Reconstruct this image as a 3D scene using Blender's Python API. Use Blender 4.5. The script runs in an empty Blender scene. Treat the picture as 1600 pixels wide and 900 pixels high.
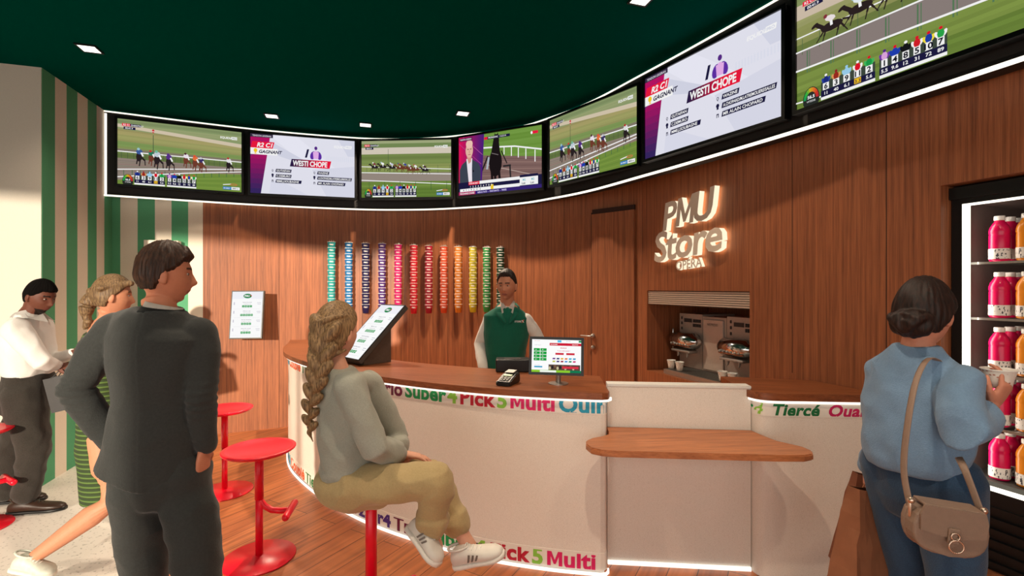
import bpy, bmesh, math, random
from mathutils import Vector, Matrix, noise
from math import sin, cos, pi, radians, sqrt, atan2, exp

random.seed(7)
SC = bpy.context.scene
COL = SC.collection
F = 750.0      # focal length in pixels of the 1600 px wide frame
CH = 1.62      # eye height
CEIL = 3.42
BZ = 2.54      # underside of the screen fascia

# ------------------------------------------------------------------ camera
cam_d = bpy.data.cameras.new('camera')
cam_d.sensor_width = 36.0
cam_d.lens = F / 1600.0 * 36.0
cam_d.clip_start = 0.05
cam = bpy.data.objects.new('camera', cam_d)
cam.location = (0, 0, CH)
cam.rotation_euler = (pi / 2, 0, 0)
COL.objects.link(cam)
SC.camera = cam
SC.view_settings.view_transform = 'Standard'
SC.view_settings.look = 'None'
SC.view_settings.gamma = 1.0
SC.view_settings.use_curve_mapping = False
SC.view_settings.exposure = 0.0

# ------------------------------------------------------------------ light
def s2l(c):
    c = c / 255.0
    return c / 12.92 if c <= 0.04045 else ((c + 0.055) / 1.055) ** 2.4
def rgb(r, g, b):
    return (s2l(r), s2l(g), s2l(b), 1.0)

world = bpy.data.worlds.new('daylight')
SC.world = world
world.use_nodes = True
wn = world.node_tree.nodes
wn['Background'].inputs[0].default_value = (1.0, 0.93, 0.85, 1)
wn['Background'].inputs[1].default_value = 0.5

sun_d = bpy.data.lights.new('sun', 'SUN')
sun_d.energy = 5.6
sun_d.angle = radians(1.2)
sun_d.color = (1.0, 0.86, 0.68)
sun = bpy.data.objects.new('sun', sun_d)
SUNDIR = Vector((0.03, 1.0, -0.155)).normalized()
sun.rotation_euler = SUNDIR.to_track_quat('-Z', 'Y').to_euler()
sun.location = (-4, -6, 4)
COL.objects.link(sun)

def area(name, loc, target, sx, sy, power, color):
    l = bpy.data.lights.new(name, 'AREA')
    l.shape = 'RECTANGLE'; l.size = sx; l.size_y = sy
    l.energy = power; l.color = color
    o = bpy.data.objects.new(name, l)
    o.location = loc
    o.rotation_euler = (Vector(target) - Vector(loc)).to_track_quat('-Z', 'Y').to_euler()
    COL.objects.link(o)
    return o
# added area fill in the shopfront opening, standing in for daylight
area('shopfront_fill', (-0.6, -1.9, 1.5), (-0.5, 3.0, 1.2), 5.6, 2.6, 78, (1.0, 0.93, 0.84))

SPOT_POWER = 125
def spot(name, loc, power, ang=118, blend=0.75, size=0.035, color=(1.0, 0.80, 0.60), aim=None):
    l = bpy.data.lights.new(name, 'SPOT')
    l.energy = power; l.spot_size = radians(ang); l.spot_blend = blend
    l.shadow_soft_size = size; l.color = color
    o = bpy.data.objects.new(name, l)
    o.location = loc
    if aim: o.rotation_euler = (Vector(aim) - Vector(loc)).to_track_quat('-Z', 'Y').to_euler()
    COL.objects.link(o)
    return o

# ------------------------------------------------------------------ helpers
def W(px, py, d):
    return Vector(((px - 800) / F * d, d, CH + (450 - py) / F * d))
def setp(o, label=None, cat=None, group=None, kind=None):
    if label: o['label'] = label
    if cat: o['category'] = cat
    if group: o['group'] = group
    if kind: o['kind'] = kind
    return o
def empty(name, loc=(0, 0, 0), label=None, cat=None, group=None):
    o = bpy.data.objects.new(name, None)
    o.empty_display_size = 0.1
    o.location = loc
    COL.objects.link(o)
    return setp(o, label, cat, group)
def adopt(child, parent):
    child.parent = parent
    child.matrix_parent_inverse = parent_matrix(parent).inverted()
    return child
def parent_matrix(o):
    m = o.matrix_basis.copy()
    if o.parent is not None:
        m = parent_matrix(o.parent) @ o.matrix_parent_inverse @ m
    return m
def link(name, me, mats, parent=None, smooth=False, loc=None):
    o = bpy.data.objects.new(name, me)
    if mats is not None:
        if not isinstance(mats, (list, tuple)): mats = [mats]
        if len(me.materials) == 0:
            for m in mats: me.materials.append(m)
    if loc is not None: o.location = loc
    COL.objects.link(o)
    if parent is not None: adopt(o, parent)
    if smooth:
        for p in me.polygons: p.use_smooth = True
    return o
def finish(name, bm, mats, parent=None, smooth=False, fix=True, loc=None):
    if fix: bmesh.ops.recalc_face_normals(bm, faces=bm.faces[:])
    me = bpy.data.meshes.new(name)
    bm.to_mesh(me); bm.free()
    return link(name, me, mats, parent, smooth, loc)
def structure(name, bm, mats, smooth=False):
    o = finish(name, bm, mats, None, smooth)
    o['kind'] = 'structure'
    return o

def box(bm, c, s, M=None, mi=0, bevel=0.0):
    """box of size s centred on c, optional frame M applied first"""
    r = bmesh.ops.create_cube(bm, size=1.0)
    vs = r['verts']
    T = Matrix.Translation(Vector(c)) @ Matrix.Diagonal((s[0], s[1], s[2], 1))
    if M is not None: T = M @ T
    bmesh.ops.transform(bm, matrix=T, verts=vs)
    fs = set(f for v in vs for f in v.link_faces)
    for f in fs: f.material_index = mi
    if bevel > 0:
        es = list(set(e for v in vs for e in v.link_edges))
        r2 = bmesh.ops.bevel(bm, geom=es, offset=bevel, segments=2, affect='EDGES', profile=0.5, clamp_overlap=True)
        for f in r2['faces']: f.material_index = mi
    return vs
def ring(bm, c, u, v, a, b, n):
    return [bm.verts.new(c + u * (a * cos(2 * pi * i / n)) + v * (b * sin(2 * pi * i / n))) for i in range(n)]
def bridge(bm, r1, r2, mi=0):
    n = len(r1)
    for i in range(n):
        f = bm.faces.new((r1[i], r1[(i + 1) % n], r2[(i + 1) % n], r2[i]))
        f.material_index = mi
def loft(bm, pts, rad, ref=Vector((0, 0, 1)), n=16, caps=True, mi=0, roundcap=True):
    """tube through pts; rad entries r or (a,b): a along the side, b along the ref direction"""
    pts = [Vector(p) for p in pts]
    rr = [(r, r) if not isinstance(r, (tuple, list)) else r for r in rad]
    rings = []
    N = len(pts)
    tang = []
    for i in range(N):
        t = pts[min(i + 1, N - 1)] - pts[max(i - 1, 0)]
        tang.append(t.normalized())
    def frame(t):
        r = ref if abs(ref.normalized().dot(t)) < 0.97 else Vector((0.3, 0.9, 0.1))
        s = r.cross(t).normalized()
        return s, t.cross(s).normalized()
    def add(c, t, a, b):
        s, u = frame(t)
        rings.append(ring(bm, c, s, u, a, b, n))
    if caps and roundcap:
        m = min(rr[0])
        for k in (0.92, 0.6):
            h = m * k * 0.9
            q = sqrt(max(0.0, 1 - k * k))
            add(pts[0] - tang[0] * h, tang[0], rr[0][0] * max(q, 0.25), rr[0][1] * max(q, 0.25))
    for i in range(N):
        add(pts[i], tang[i], rr[i][0], rr[i][1])
    if caps and roundcap:
        m = min(rr[-1])
        for k in (0.6, 0.92):
            h = m * k * 0.9
            q = sqrt(max(0.0, 1 - k * k))
            add(pts[-1] + tang[-1] * h, tang[-1], rr[-1][0] * max(q, 0.25), rr[-1][1] * max(q, 0.25))
    for i in range(len(rings) - 1): bridge(bm, rings[i], rings[i + 1], mi)
    if caps:
        f = bm.faces.new(list(reversed(rings[0]))); f.material_index = mi
        f = bm.faces.new(rings[-1]); f.material_index = mi
    return rings
def ball(bm, c, r, M3=None, seg=16, mi=0):
    if not isinstance(r, (tuple, list)): r = (r, r, r)
    T = Matrix.Translation(Vector(c)) @ (M3.to_4x4() if M3 else Matrix.Identity(4)) @ Matrix.Diagonal((r[0], r[1], r[2], 1))
    q = bmesh.ops.create_uvsphere(bm, u_segments=seg, v_segments=max(6, seg * 2 // 3), radius=1.0, matrix=T)
    for f in set(f for v in q['verts'] for f in v.link_faces): f.material_index = mi
def lathe(bm, prof, n=20, c=Vector((0, 0, 0)), M=None, mi=0, close=True, mis=None):
    rings = []
    for (r, z) in prof:
        rg = []
        for i in range(n):
            p = Vector((r * cos(2 * pi * i / n), r * sin(2 * pi * i / n), z)) + Vector(c)
            if M is not None: p = M @ p
            rg.append(bm.verts.new(p))
        rings.append(rg)
    for i in range(len(rings) - 1): bridge(bm, rings[i], rings[i + 1], mis[i] if mis else mi)
    if close:
        f = bm.faces.new(list(reversed(rings[0]))); f.material_index = mis[0] if mis else mi
        f = bm.faces.new(rings[-1]); f.material_index = mis[-1] if mis else mi
def spline(P, n=8):
    P = [Vector(p) for p in P]
    out = []
    for i in range(len(P) - 1):
        p0 = P[max(i - 1, 0)]; p1 = P[i]; p2 = P[i + 1]; p3 = P[min(i + 2, len(P) - 1)]
        for k in range(n):
            t = k / n
            out.append(0.5 * ((2 * p1) + (p2 - p0) * t + (2 * p0 - 5 * p1 + 4 * p2 - p3) * t * t + (3 * p1 - p0 - 3 * p2 + p3) * t ** 3))
    out.append(P[-1])
    return out
def offset2(pts, d):
    """offset a plan curve sideways by d (positive = left of travel)"""
    out = []
    for i, p in enumerate(pts):
        t = (pts[min(i + 1, len(pts) - 1)] - pts[max(i - 1, 0)]).normalized()
        out.append(Vector((p.x - t.y * d, p.y + t.x * d)))
    return out
def slab(bm, A, B, z0, z1, mi=0, cap=True):
    """solid between two plan curves of equal length"""
    n = len(A)
    v = [[bm.verts.new((p.x, p.y, z)) for p in C] for C, z in ((A, z0), (A, z1), (B, z1), (B, z0))]
    for i in range(n - 1):
        for k in range(4):
            a, b = v[k], v[(k + 1) % 4]
            f = bm.faces.new((a[i], a[i + 1], b[i + 1], b[i])); f.material_index = mi
    if cap:
        for i in (0, n - 1):
            f = bm.faces.new([v[k][i] for k in range(4)]); f.material_index = mi
def prism(bm, poly, z0, z1, mi=0):
    a = [bm.verts.new((p[0], p[1], z0)) for p in poly]
    b = [bm.verts.new((p[0], p[1], z1)) for p in poly]
    f = bm.faces.new(a); f.material_index = mi
    f = bm.faces.new(b); f.material_index = mi
    for i in range(len(a)):
        f = bm.faces.new((a[i], a[(i + 1) % len(a)], b[(i + 1) % len(a)], b[i])); f.material_index = mi
def quad(bm, pts, mi=0):
    f = bm.faces.new([bm.verts.new(p) for p in pts]); f.material_index = mi
    return f
def frame_m(o, x, y, z):
    """4x4 with columns x y z and origin o"""
    m = Matrix.Identity(4)
    for i in range(3):
        m[i][0] = x[i]; m[i][1] = y[i]; m[i][2] = z[i]; m[i][3] = o[i]
    return m

# ------------------------------------------------------------------ materials
def new_mat(name):
    m = bpy.data.materials.new(name); m.use_nodes = True
    return m, m.node_tree.nodes, m.node_tree.links, m.node_tree.nodes['Principled BSDF']
def plain(name, c, rough=0.6, metal=0.0, var=0.12, scale=40.0, bump=0.0, spec=0.4, bscale=None, alpha=None):
    m, n, l, p = new_mat(name)
    tc = n.new('ShaderNodeTexCoord')
    nz = n.new('ShaderNodeTexNoise'); nz.inputs['Scale'].default_value = scale; nz.inputs['Detail'].default_value = 3
    l.new(tc.outputs['Object'], nz.inputs['Vector'])
    mr = n.new('ShaderNodeMapRange'); mr.inputs[1].default_value = 0.25; mr.inputs[2].default_value = 0.75
    mr.inputs[3].default_value = 1 - var; mr.inputs[4].default_value = 1 + var
    l.new(nz.outputs[0], mr.inputs[0])
    mx = n.new('ShaderNodeVectorMath'); mx.operation = 'SCALE'
    mx.inputs[0].default_value = c[:3]
    l.new(mr.outputs[0], mx.inputs['Scale'])
    l.new(mx.outputs[0], p.inputs['Base Color'])
    p.inputs['Roughness'].default_value = rough
    p.inputs['Metallic'].default_value = metal
    p.inputs['Specular IOR Level'].default_value = spec
    if bump:
        b = n.new('ShaderNodeBump'); b.inputs['Strength'].default_value = bump; b.inputs['Distance'].default_value = 0.004
        nb = n.new('ShaderNodeTexNoise'); nb.inputs['Scale'].default_value = bscale or scale * 6
        l.new(tc.outputs['Object'], nb.inputs['Vector'])
        l.new(nb.outputs[0], b.inputs['Height']); l.new(b.outputs[0], p.inputs['Normal'])
    return m
def emit(name, c, s=1.0):
    m, n, l, p = new_mat(name)
    n.remove(p)
    e = n.new('ShaderNodeEmission'); e.inputs[0].default_value = c; e.inputs[1].default_value = s
    l.new(e.outputs[0], n['Material Output'].inputs[0])
    return m
def woodmat(name, dark, light, sc=(26, 26, 1.1), rough=0.42, seams=None, rot=0.0):
    m, n, l, p = new_mat(name)
    g = n.new('ShaderNodeNewGeometry')
    mp = n.new('ShaderNodeMapping'); mp.inputs['Scale'].default_value = sc
    mp0 = n.new('ShaderNodeMapping'); mp0.inputs['Rotation'].default_value = (0, 0, rot)
    l.new(g.outputs['Position'], mp0.inputs[0]); l.new(mp0.outputs[0], mp.inputs[0])
    n1 = n.new('ShaderNodeTexNoise'); n1.inputs['Scale'].default_value = 1.0; n1.inputs['Detail'].default_value = 6; n1.inputs['Roughness'].default_value = 0.65
    l.new(mp.outputs[0], n1.inputs['Vector'])
    mp2 = n.new('ShaderNodeMapping'); mp2.inputs['Scale'].default_value = (sc[0] * 6, sc[1] * 6, sc[2] * 5)
    l.new(mp0.outputs[0], mp2.inputs[0])
    n2 = n.new('ShaderNodeTexNoise'); n2.inputs['Scale'].default_value = 1.0; n2.inputs['Detail'].default_value = 3
    l.new(mp2.outputs[0], n2.inputs['Vector'])
    ad = n.new('ShaderNodeMath'); ad.operation = 'MULTIPLY_ADD'; ad.inputs[1].default_value = 0.45
    l.new(n2.outputs[0], ad.inputs[0]); l.new(n1.outputs[0], ad.inputs[2])
    cr = n.new('ShaderNodeValToRGB')
    cr.color_ramp.elements[0].position = 0.45; cr.color_ramp.elements[0].color = dark
    cr.color_ramp.elements[1].position = 0.95; cr.color_ramp.elements[1].color = light
    l.new(ad.outputs[0], cr.inputs[0])
    l.new(cr.outputs[0], p.inputs['Base Color'])
    p.inputs['Roughness'].default_value = rough
    p.inputs['Specular IOR Level'].default_value = 0.35
    b = n.new('ShaderNodeBump'); b.inputs['Strength'].default_value = 0.25; b.inputs['Distance'].default_value = 0.003
    l.new(n2.outputs[0], b.inputs['Height']); l.new(b.outputs[0], p.inputs['Normal'])
    return m
def floormat():
    m, n, l, p = new_mat('oak_planks')
    g = n.new('ShaderNodeNewGeometry')
    mp = n.new('ShaderNodeMapping'); mp.inputs['Rotation'].default_value = (0, 0, radians(-60))
    l.new(g.outputs['Position'], mp.inputs[0])
    br = n.new('ShaderNodeTexBrick'); br.inputs['Scale'].default_value = 1.0
    br.inputs['Brick Width'].default_value = 1.5; br.inputs['Row Height'].default_value = 0.15
    br.inputs['Mortar Size'].default_value = 0.0025; br.inputs['Mortar Smooth'].default_value = 0.2
    br.inputs['Color1'].default_value = rgb(206, 124, 74); br.inputs['Color2'].default_value = rgb(184, 106, 62)
    br.inputs['Mortar'].default_value = rgb(84, 50, 32)
    l.new(mp.outputs[0], br.inputs['Vector'])
    mp2 = n.new('ShaderNodeMapping'); mp2.inputs['Scale'].default_value = (1.6, 30, 10)
    l.new(mp.outputs[0], mp2.inputs[0])
    nz = n.new('ShaderNodeTexNoise'); nz.inputs['Scale'].default_value = 1.0; nz.inputs['Detail'].default_value = 6
    l.new(mp2.outputs[0], nz.inputs['Vector'])
    mr = n.new('ShaderNodeMapRange'); mr.inputs[1].default_value = 0.25; mr.inputs[2].default_value = 0.75
    mr.inputs[3].default_value = 0.62; mr.inputs[4].default_value = 1.3
    l.new(nz.outputs[0], mr.inputs[0])
    mx = n.new('ShaderNodeVectorMath'); mx.operation = 'SCALE'
    l.new(br.outputs[0], mx.inputs[0]); l.new(mr.outputs[0], mx.inputs['Scale'])
    l.new(mx.outputs[0], p.inputs['Base Color'])
    p.inputs['Roughness'].default_value = 0.38
    return m
def speckle(name, base, spot_c, sc=60.0, rough=0.6, thr=0.62, var=0.06):
    m, n, l, p = new_mat(name)
    g = n.new('ShaderNodeNewGeometry')
    nz = n.new('ShaderNodeTexNoise'); nz.inputs['Scale'].default_value = sc; nz.inputs['Detail'].default_value = 2
    l.new(g.outputs['Position'], nz.inputs['Vector'])
    cr = n.new('ShaderNodeValToRGB')
    cr.color_ramp.elements[0].position = thr - 0.04; cr.color_ramp.elements[0].color = base
    cr.color_ramp.elements[1].position = thr + 0.04; cr.color_ramp.elements[1].color = spot_c
    l.new(nz.outputs[0], cr.inputs[0])
    l.new(cr.outputs[0], p.inputs['Base Color'])
    p.inputs['Roughness'].default_value = rough
    p.inputs['Specular IOR Level'].default_value = 0.3
    return m
def picmat(name, strength=1.0):
    """lit display: the picture is stored per face"""
    m, n, l, p = new_mat(name)
    n.remove(p)
    a = n.new('ShaderNodeVertexColor'); a.layer_name = 'Col'
    e = n.new('ShaderNodeEmission'); e.inputs[1].default_value = strength
    l.new(a.outputs[0], e.inputs[0]); l.new(e.outputs[0], n['Material Output'].inputs[0])
    return m
def fabric(name, c, var=0.12, scale=90.0, rough=0.9, bump=0.5):
    m, n, l, p = new_mat(name)
    tc = n.new('ShaderNodeTexCoord')
    nz = n.new('ShaderNodeTexNoise'); nz.inputs['Scale'].default_value = scale; nz.inputs['Detail'].default_value = 4
    l.new(tc.outputs['Object'], nz.inputs['Vector'])
    mr = n.new('ShaderNodeMapRange'); mr.inputs[1].default_value = 0.25; mr.inputs[2].default_value = 0.75
    mr.inputs[3].default_value = 1 - var; mr.inputs[4].default_value = 1 + var
    l.new(nz.outputs[0], mr.inputs[0])
    mx = n.new('ShaderNodeVectorMath'); mx.operation = 'SCALE'; mx.inputs[0].default_value = c[:3]
    l.new(mr.outputs[0], mx.inputs['Scale']); l.new(mx.outputs[0], p.inputs['Base Color'])
    p.inputs['Roughness'].default_value = rough; p.inputs['Specular IOR Level'].default_value = 0.15
    p.inputs['Sheen Weight'].default_value = 0.15
    b = n.new('ShaderNodeBump'); b.inputs['Strength'].default_value = bump; b.inputs['Distance'].default_value = 0.004
    n2 = n.new('ShaderNodeTexNoise'); n2.inputs['Scale'].default_value = 260
    l.new(tc.outputs['Object'], n2.inputs['Vector']); l.new(n2.outputs[0], b.inputs['Height']); l.new(b.outputs[0], p.inputs['Normal'])
    return m
def striped(name, c1, c2, freq):
    m, n, l, p = new_mat(name)
    tc = n.new('ShaderNodeTexCoord')
    sp = n.new('ShaderNodeSeparateXYZ'); l.new(tc.outputs['Object'], sp.inputs[0])
    mu = n.new('ShaderNodeMath'); mu.operation = 'MULTIPLY'; mu.inputs[1].default_value = freq; l.new(sp.outputs[2], mu.inputs[0])
    si = n.new('ShaderNodeMath'); si.operation = 'SINE'; l.new(mu.outputs[0], si.inputs[0])
    cr = n.new('ShaderNodeValToRGB'); cr.color_ramp.elements[0].position = 0.2; cr.color_ramp.elements[0].color = c1
    cr.color_ramp.elements[1].position = 0.7; cr.color_ramp.elements[1].color = c2
    l.new(si.outputs[0], cr.inputs[0]); l.new(cr.outputs[0], p.inputs['Base Color'])
    b = n.new('ShaderNodeBump'); b.inputs['Strength'].default_value = 0.6; b.inputs['Distance'].default_value = 0.006
    l.new(si.outputs[0], b.inputs['Height']); l.new(b.outputs[0], p.inputs['Normal'])
    p.inputs['Roughness'].default_value = 0.9
    return m
def hairmat(name, c, c2):
    m, n, l, p = new_mat(name)
    tc = n.new('ShaderNodeTexCoord')
    mp = n.new('ShaderNodeMapping'); mp.inputs['Scale'].default_value = (170, 170, 22)
    l.new(tc.outputs['Object'], mp.inputs[0])
    nz = n.new('ShaderNodeTexNoise'); nz.inputs['Scale'].default_value = 1; nz.inputs['Detail'].default_value = 4
    l.new(mp.outputs[0], nz.inputs['Vector'])
    cr = n.new('ShaderNodeValToRGB'); cr.color_ramp.elements[0].position = 0.35; cr.color_ramp.elements[0].color = c
    cr.color_ramp.elements[1].position = 0.7; cr.color_ramp.elements[1].color = c2
    l.new(nz.outputs[0], cr.inputs[0]); l.new(cr.outputs[0], p.inputs['Base Color'])
    p.inputs['Roughness'].default_value = 0.55; p.inputs['Specular IOR Level'].default_value = 0.3
    b = n.new('ShaderNodeBump'); b.inputs['Strength'].default_value = 0.45; b.inputs['Distance'].default_value = 0.003
    l.new(nz.outputs[0], b.inputs['Height']); l.new(b.outputs[0], p.inputs['Normal'])
    return m
def skinmat(name):
    m, n, l, p = new_mat(name)
    a = n.new('ShaderNodeVertexColor'); a.layer_name = 'Col'
    tc = n.new('ShaderNodeTexCoord')
    nz = n.new('ShaderNodeTexNoise'); nz.inputs['Scale'].default_value = 60; l.new(tc.outputs['Object'], nz.inputs['Vector'])
    mr = n.new('ShaderNodeMapRange'); mr.inputs[3].default_value = 0.9; mr.inputs[4].default_value = 1.1; l.new(nz.outputs[0], mr.inputs[0])
    mx = n.new('ShaderNodeVectorMath'); mx.operation = 'SCALE'
    l.new(a.outputs[0], mx.inputs[0]); l.new(mr.outputs[0], mx.inputs['Scale']); l.new(mx.outputs[0], p.inputs['Base Color'])
    p.inputs['Roughness'].default_value = 0.55
    p.inputs['Specular IOR Level'].default_value = 0.3
    return m

M = {}
M['wood'] = woodmat('sapele_veneer', rgb(96, 52, 31), rgb(166, 100, 63), (62, 62, 1.3), 0.45)
M['topwood'] = woodmat('counter_veneer', rgb(92, 47, 26), rgb(156, 90, 54), (3, 36, 36), 0.35, rot=radians(15))
M['floor'] = floormat()
M['terrazzo'] = speckle('terrazzo', rgb(224, 220, 212), rgb(178, 175, 168), 48.0, 0.45, 0.64)
M['ceiling'] = plain('green_ceiling', rgb(0, 68, 57), 1.0, 0, 0.12, 180, 0.1, 0.0)
M['cream'] = plain('cream_plaster', rgb(204, 196, 184), 0.8, 0, 0.03, 120, 0.1, 0.2)
M['stripe_g'] = plain('green_stripe_paint', rgb(84, 154, 114), 0.75, 0, 0.05, 120, 0.1, 0.2)
M['stripe_w'] = plain('cream_stripe_paint', rgb(220, 208, 192), 0.75, 0, 0.03, 120, 0.1, 0.2)
M['counter'] = speckle('counter_laminate', rgb(234, 224, 212), rgb(216, 204, 190), 420.0, 0.42, 0.56)
M['fascia'] = plain('black_fascia', rgb(26, 25, 24), 0.55, 0, 0.1, 60, 0.1)
M['black'] = plain('black_plastic', rgb(14, 14, 15), 0.4, 0, 0.1, 60)
M['tvblack'] = plain('display_bezel', rgb(6, 6, 7), 0.3, 0, 0.1, 60)
M['led'] = emit('warm_led', (1.0, 0.92, 0.76, 1), 1.6)
M['ledc'] = emit('counter_led', (1.0, 0.93, 0.82, 1), 1.4)
M['spotglow'] = emit('downlight_glow', (1.0, 0.94, 0.84, 1), 3.5)
M['pic'] = picmat('display_picture', 1.0)
M['red'] = plain('red_lacquer', rgb(228, 8, 40), 0.32, 0, 0.05, 30, 0, 0.5)
M['steel'] = plain('brushed_steel', rgb(176, 172, 166), 0.35, 0.85, 0.08, 80)
M['chrome'] = plain('chrome', rgb(205, 205, 205), 0.12, 1.0, 0.03, 10)
M['machine'] = plain('machine_grey', rgb(176, 160, 148), 0.4, 0.25, 0.05, 60)
M['grey'] = plain('grey_metal', rgb(88, 86, 82), 0.45, 0.5, 0.08, 60)
M['white'] = plain('white_plastic', rgb(225, 222, 215), 0.5, 0, 0.03, 60)
M['dark'] = plain('dark_interior', rgb(58, 50, 48), 0.6, 0, 0.08, 60)
def paint_mat(name):
    m, n, l, p = new_mat(name)
    a = n.new('ShaderNodeVertexColor'); a.layer_name = 'Col'
    l.new(a.outputs[0], p.inputs['Base Color']); p.inputs['Roughness'].default_value = 0.5
    return m
M['print'] = paint_mat('printed_colours')

# ------------------------------------------------------------------ flat pictures and lettering
_tc = {}
def text_mesh(body, size=1.0, offset=0.0, shear=0.0, extrude=0.0, space=1.0):
    key = (body, round(size, 4), offset, shear, extrude, space)
    if key in _tc: return _tc[key]
    cu = bpy.data.curves.new('lettering', 'FONT')
    cu.body = body; cu.size = size; cu.offset = offset; cu.shear = shear; cu.extrude = extrude
    cu.space_character = space
    cu.resolution_u = 3
    ob = bpy.data.objects.new('lettering', cu)
    me = ob.to_mesh()
    vs = [v.co.copy() for v in me.vertices]
    fs = [tuple(p.vertices) for p in me.polygons]
    ob.to_mesh_clear()
    bpy.data.objects.remove(ob); bpy.data.curves.remove(cu)
    _tc[key] = (vs, fs)
    return vs, fs
def text_w(vs):
    return (min(v.x for v in vs), max(v.x for v in vs)) if vs else (0, 0)

class Canvas:
    """coloured flat shapes on a lit display, in units where the height is 1"""
    def __init__(s, w, h=1.0, depth=0.00005):
        s.w, s.h, s.k, s.step = w, h, 0, depth
        s.v, s.f, s.c = [], [], []
    def poly(s, pts, col, lay=True):
        # clip to the display
        pts = [(x, y) for x, y in pts]
        for ax, lim, sg in ((0, 0, 1), (0, s.w, -1), (1, 0, 1), (1, s.h, -1)):
            out = []
            for i in range(len(pts)):
                a, b = pts[i], pts[(i + 1) % len(pts)]
                da, db = sg * (a[ax] - lim), sg * (b[ax] - lim)
                if da >= 0: out.append(a)
                if (da >= 0) != (db >= 0):
                    t = da / (da - db)
                    out.append((a[0] + (b[0] - a[0]) * t, a[1] + (b[1] - a[1]) * t))
            pts = out
            if len(pts) < 3: return
        z = s.k * s.step; s.k += 1 if lay else 0
        b0 = len(s.v)
        s.v += [(x, y, z) for x, y in pts]
        s.f.append(tuple(range(b0, b0 + len(pts)))); s.c.append(col)
    def rect(s, x0, y0, x1, y1, col, sk=0.0, lay=True):
        s.poly([(x0, y0), (x1, y0), (x1 + sk, y1), (x0 + sk, y1)], col, lay)
    def ell(s, x, y, rx, ry, col, n=12, rot=0.0, lay=True):
        s.poly([(x + rx * cos(a) * cos(rot) - ry * sin(a) * sin(rot), y + rx * cos(a) * sin(rot) + ry * sin(a) * cos(rot))
                for a in [2 * pi * i / n for i in range(n)]], col, lay)
    def line(s, x0, y0, x1, y1, t, col, lay=True):
        d = Vector((x1 - x0, y1 - y0)).normalized() * t / 2
        s.poly([(x0 - d.y, y0 + d.x), (x0 + d.y, y0 - d.x), (x1 + d.y, y1 - d.x), (x1 - d.y, y1 + d.x)], col, lay)
    def text(s, body, x, y, size, col, offset=0.0, shear=0.0, align='L', maxw=None):
        vs, fs = text_mesh(body, 1.0, offset, shear)
        a, b = text_w(vs)
        k = size / 0.7
        sx = k
        if maxw and (b - a) * k > maxw: sx = maxw / (b - a)
        ox = x - a * sx
        if align == 'C': ox = x - (a + b) / 2 * sx
        if align == 'R': ox = x - b * sx
        z = s.k * s.step; s.k += 1
        b0 = len(s.v)
        s.v += [(ox + v.x * sx, y + v.y * k, z) for v in vs]
        for f in fs:
            s.f.append(tuple(b0 + i for i in f)); s.c.append(col)
    def build(s, name, T, mat, parent=None, scale=1.0):
        me = bpy.data.meshes.new(name)
        me.from_pydata([T @ Vector((x * scale, y * scale, z)) for x, y, z in s.v], [], s.f)
        ca = me.color_attributes.new('Col', 'FLOAT_COLOR', 'CORNER')
        for p, c in zip(me.polygons, s.c):
            for li in p.loop_indices: ca.data[li].color = c
        return link(name, me, mat, parent)

# ================================================================== the room
D2 = Vector((-0.2955, 0.9553)); R2 = Vector((0.9553, 0.2955))     # the two directions of the room grid
A2 = Vector((-3.84, 3.92))                                        # outer corner of the striped wall
def on_line(P, d, px):
    k = (px - 800) / F
    t = (k * P.y - P.x) / (d.x - k * d.y)
    return P + d * t
WC, WN = 3.0297, 1.0                                              # right-hand wall: X + 0.373 Y = 3.0297
wdir = Vector((-0.373, 1.0)).normalized()                         # along the right wall, away from the viewer
wnor = Vector((wdir.y, -wdir.x))                                  # into the wall
def WR(y, e=0.0):
    """point of the right wall at depth y, pushed e into it"""
    return Vector((WC - 0.373 * y, y)) + wnor * e
def WRpx(px):
    y = WC / (0.373 + (px - 800) / F)
    return WR(y)

# ceiling and floor
bm = bmesh.new(); box(bm, (-1.5, 2.2, CEIL + 0.05), (15, 10.4, 0.1)); structure('ceiling', bm, M['ceiling'])
edge = spline([(-3.36, 5.30), (-2.85, 4.1), (-2.40, 3.2), (-2.08, 2.55), (-1.75, 1.4), (-1.7, 0.2), (-1.7, -2.2)], 6)
bm = bmesh.new()
prism(bm, [(p.x, p.y) for p in edge] + [(4.5, -2.2), (4.5, 6.4), (-3.36, 6.4)], -0.1, 0.0)
bmesh.ops.triangulate(bm, faces=[f for f in bm.faces if len(f.verts) > 4])
structure('floor', bm, M['floor'])
bm = bmesh.new()
prism(bm, [(p.x, p.y) for p in reversed(edge)] + [(-3.36, 6.4), (-9, 6.4), (-9, -2.2)][0:3], -0.1, 0.0)
bmesh.ops.triangulate(bm, faces=[f for f in bm.faces if len(f.verts) > 4])
structure('floor', bm, M['terrazzo'])

# left: white wall facing us, then the striped wall running back
def wall_box(name, P, Q, z0, z1, th, mats, side=1):
    bm = bmesh.new()
    P = Vector(P); Q = Vector(Q)
    d = (Q - P).normalized(); nn = Vector((-d.y, d.x)) * side * th
    slab(bm, [P, Q], [P + nn, Q + nn], z0, z1)
    return structure(name, bm, mats)
wall_box('wall_left', A2 - R2 * 4.4, A2 - R2 * 0.004, 0, CEIL, 0.12, M['cream'])
C2 = on_line(A2, D2, 175)
G2 = Vector((-3.36, 5.27))
bm = bmesh.new()
pxs = [65, 86, 104, 121, 137, 151, 163, 175]
P = [on_line(A2, D2, x) for x in pxs]
P[0] = A2 + D2 * 0.006
for i in range(len(P) - 1):
    nn = Vector((-R2.x, -R2.y)) * 0.1
    slab(bm, [P[i], P[i + 1]], [P[i] + nn, P[i + 1] + nn], 0, CEIL, mi=(0 if i % 2 == 0 else 1), cap=True)
structure('wall_left', bm, [M['stripe_g'], M['stripe_w']])
bm = bmesh.new()
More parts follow.
